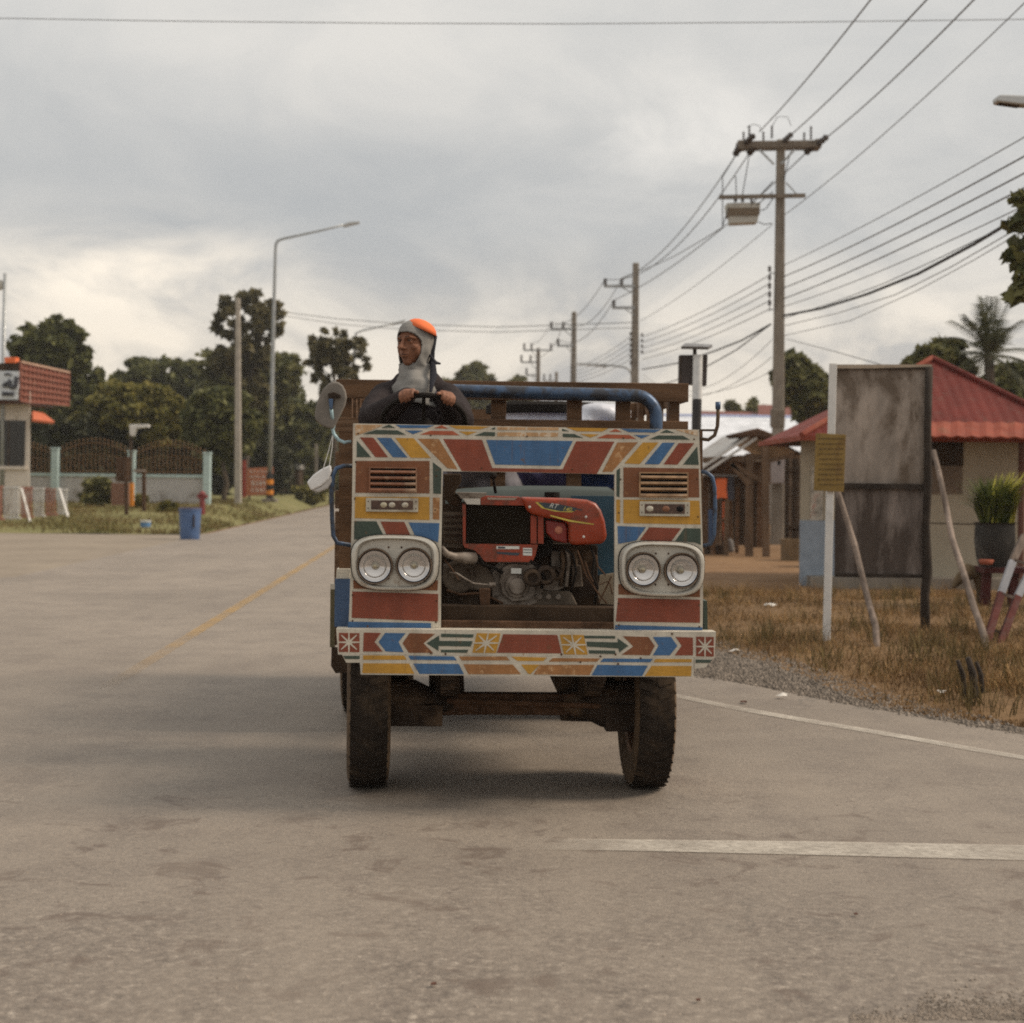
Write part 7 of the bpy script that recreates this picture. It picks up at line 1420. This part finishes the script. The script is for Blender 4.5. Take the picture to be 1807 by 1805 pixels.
# signs, posts, bin, hydrant
Yx = 54.0; b = MB(); wo = root('wall_lamp', 'small white floodlight on a dark post above the iron fence', 'lamp', tuple(P(231, 890, Yx))); b.tube([P(231, 905, Yx), P(231, 755, Yx)], .045, 8, DSTEEL); b.build('post', parent=wo); b = MB(); b.prism([P(*p, Yx-.1) for p in ((228, 749), (262, 749), (262, 754), (240, 756), (236, 770), (229, 769))], (0, .25, 0), WPO); b.build('lamp_head', parent=wo, bev=.02)
for px, y0, y1, l in ((223, 806, 908, 'dark rusty steel post standing in the grass left of its twin'), (254, 830, 902, 'shorter dark rusty steel post right of its twin')):
    b = MB(); a = P(px, y0, 50); c = P(px, y1, 50); b.bar(a, c, .10, .10, RUST, hint=(0, 1, 0)); tag(b.build('steel_post', origin=c), l, 'post', 'rusty steel posts in the grass')
b = MB(); a = P(212, 836, 50.2); b.prism([P(*p, 50.1) for p in ((204, 808), (228, 806), (228, 850), (204, 850))], (0, .05, 0), RUST); tag(b.build('rusty_plate', origin=a), 'dark rusty plate fixed between the steel posts and the fence', 'plate')
b = MB(); b.prism([P(*p, 49.9) for p in ((236, 828), (256, 828), (256, 833), (236, 833))], (0, .05, 0), POLEW); tag(b.build('wooden_bar', origin=P(246, 830, 49.9)), 'pale wooden bar across the top of the shorter steel post', 'bar')
b = MB(); b.prism([P(*p, 54.5) for p in ((196, 852), (226, 852), (226, 892), (196, 892))], (0, .3, 0), M('old brick', (.22, .12, .085), .9, var=.4, scale=14)); tag(b.build('brick_stack', origin=P(211, 892, 54.5)), 'low stack of old bricks between the bush and the steel post', 'bricks')
b = MB(); b.prism([P(*p, 53) for p in ((229, 852), (235, 852), (235, 893), (229, 893))], (0, .12, 0), OB); tag(b.build('marker_post', origin=P(232, 893, 53)), 'short orange marker post at the foot of the middle pillar', 'marker')
Yb2 = 39.0; q = P(335, 952, Yb2); bn = root('rubbish_bin', 'blue plastic rubbish bin on the road edge in front of the white wall', 'bin', (q.x, Yb2, 0)); BIN = M('blue plastic', (.065, .12, .25), .5, var=.15, dirt=(.10, .09, .10), dirt_amt=.3); hz = P(335, 898, Yb2).z; b = MB(); b.lathe((q.x, Yb2, 0), (0, 0, 1), [(.001, .0), (.215, 0), (.225, .03), (.235, hz*.5), (.25, hz*.93), (.262, hz*.94), (.262, hz), (.245, hz), (.235, hz-.1), (.001, hz-.12)], 28, BIN); b.build('bin_body', parent=bn, smooth=True)
b = MB(); b.box((q.x+.13, Yb2-.215, hz*.62), (.03, .05, .30), DSTEEL); b.build('handle', parent=bn); b = MB(); b.lathe((q.x, Yb2, hz), (0, 0, 1), [(.255, -.01), (.268, .0), (.266, .02), (.22, .035)], 24, M('dark bag rim', (.06, .05, .09), .6)); b.build('bag_rim', parent=bn)
Yb3 = 44.5; q = P(257, 927, Yb3); q.z = left_z(q.x, Yb3); b = MB(); b.lathe(q, (0, 0, 1), [(.001, 0), (.11, 0), (.145, .2), (.15, .215), (.135, .215), (.10, .02), (.001, .02)], 18, M('pale bucket', (.55, .55, .54), .5, var=.1)); b.lathe(q, (0, 0, 1), [(.124, .05), (.141, .16)], 18, M('blue bucket print', (.10, .22, .42), .5)); tag(b.build('bucket', origin=q, smooth='all'), 'small white and blue bucket lying in the grass left of the blue bin', 'bucket')
Yh = 47; hy = root('hydrant', 'dark red hydrant standing behind the blue bin', 'hydrant', tuple(P(357, 905, Yh))); HYR = M('hydrant red', (.18, .025, .025), .6); b = MB(); b.tube([P(357, 908, Yh), P(357, 876, Yh)], .075, 12, HYR); b.bar(P(348, 876, Yh), P(366, 876, Yh), .12, .11, HYR); b.ball(P(357, 872, Yh), .09, HYR); b.build('hydrant_body', parent=hy, bev=.01)
Yo = 71.5; an = root('notice_board', 'orange notice board with pale writing behind the banded lamp foot', 'sign', tuple(P(458, 880, Yo))); b = MB(); b.prism([P(*p, Yo) for p in ((436, 826), (482, 824), (482, 872), (434, 875))], (0, .05, 0), M('orange board', (.46, .17, .09), .8, var=.2, dirt=(.45, .3, .22), dirt_amt=.3)); b.prism([P(*p, Yo-.02) for p in ((428, 812), (434, 812), (434, 878), (428, 878))], (0, .06, 0), M('red edge', (.35, .06, .04), .8)); b.build('board', parent=an); b = MB(); rs = random.Random(8)
for r_, (yy, h_) in enumerate(((830, 4), (838, 6), (848, 9), (860, 9))):
    xx = 440+rs.random()*4
    while xx < 474:
        w_ = rs.uniform(2, 5); b.prism([P(xx, yy, Yo-.01), P(xx+w_*.5, yy+1, Yo-.01), P(xx+w_, yy+h_, Yo-.01), P(xx+w_*.3, yy+h_*.8, Yo-.01)], (0, -.01, 0), PAPER); xx += w_+rs.uniform(1, 2.5)
b.build('writing', parent=an); b = MB(); b.bar(P(440, 874, Yo), P(440, 884, Yo), .08, .08, GWOOD); b.bar(P(478, 872, Yo), P(478, 882, Yo), .08, .08, GWOOD); b.build('leg', parent=an)
Yo = 92; b = MB(); fs_ = root('roadside_stall', 'dark roadside stall with a grey roof between the lamp and the white bag', 'stall', tuple(P(510, 868, Yo))); b.prism([P(*p, Yo) for p in ((486, 822), (530, 820), (530, 828), (486, 830))], (0, 2.5, 0), M('grey sheet', (.22, .21, .19), .7)); b.build('roof', parent=fs_); b = MB(); b.prism([P(*p, Yo+.2) for p in ((490, 830), (528, 828), (528, 866), (490, 868))], (0, 2, 0), DWOOD); b.prism([P(*p, Yo+.15) for p in ((496, 832), (504, 832), (504, 840), (496, 840))], (0, .04, 0), BWH); b.build('counter', parent=fs_)
b = MB(); q = P(558, 870, 80); b.bar(P(558, 783, 80), P(558, 870, 80), .12, .12, CONC, hint=(0, 1, 0)); tag(b.build('concrete_post', origin=q), 'thin grey post behind the hanging white bag', 'post')
# ------------------------------------------------------------------ thin warm air over the whole place
hm = bpy.data.materials.new('haze air'); hm.use_nodes = True; nt = hm.node_tree; nt.nodes.clear()
ho = nt.nodes.new('ShaderNodeOutputMaterial'); hv = nt.nodes.new('ShaderNodeVolumePrincipled'); nt.links.new(hv.outputs[0], ho.inputs['Volume'])
hv.inputs['Density'].default_value = .0005; hv.inputs['Color'].default_value = (.95, .93, .90, 1); hv.inputs['Anisotropy'].default_value = .3
b = MB(); b.box((0, 290, 14), (820, 660, 30)); hz_ = b.build('haze', hm); tag(hz_, kind='stuff')
S.cycles.volume_bounces = 0
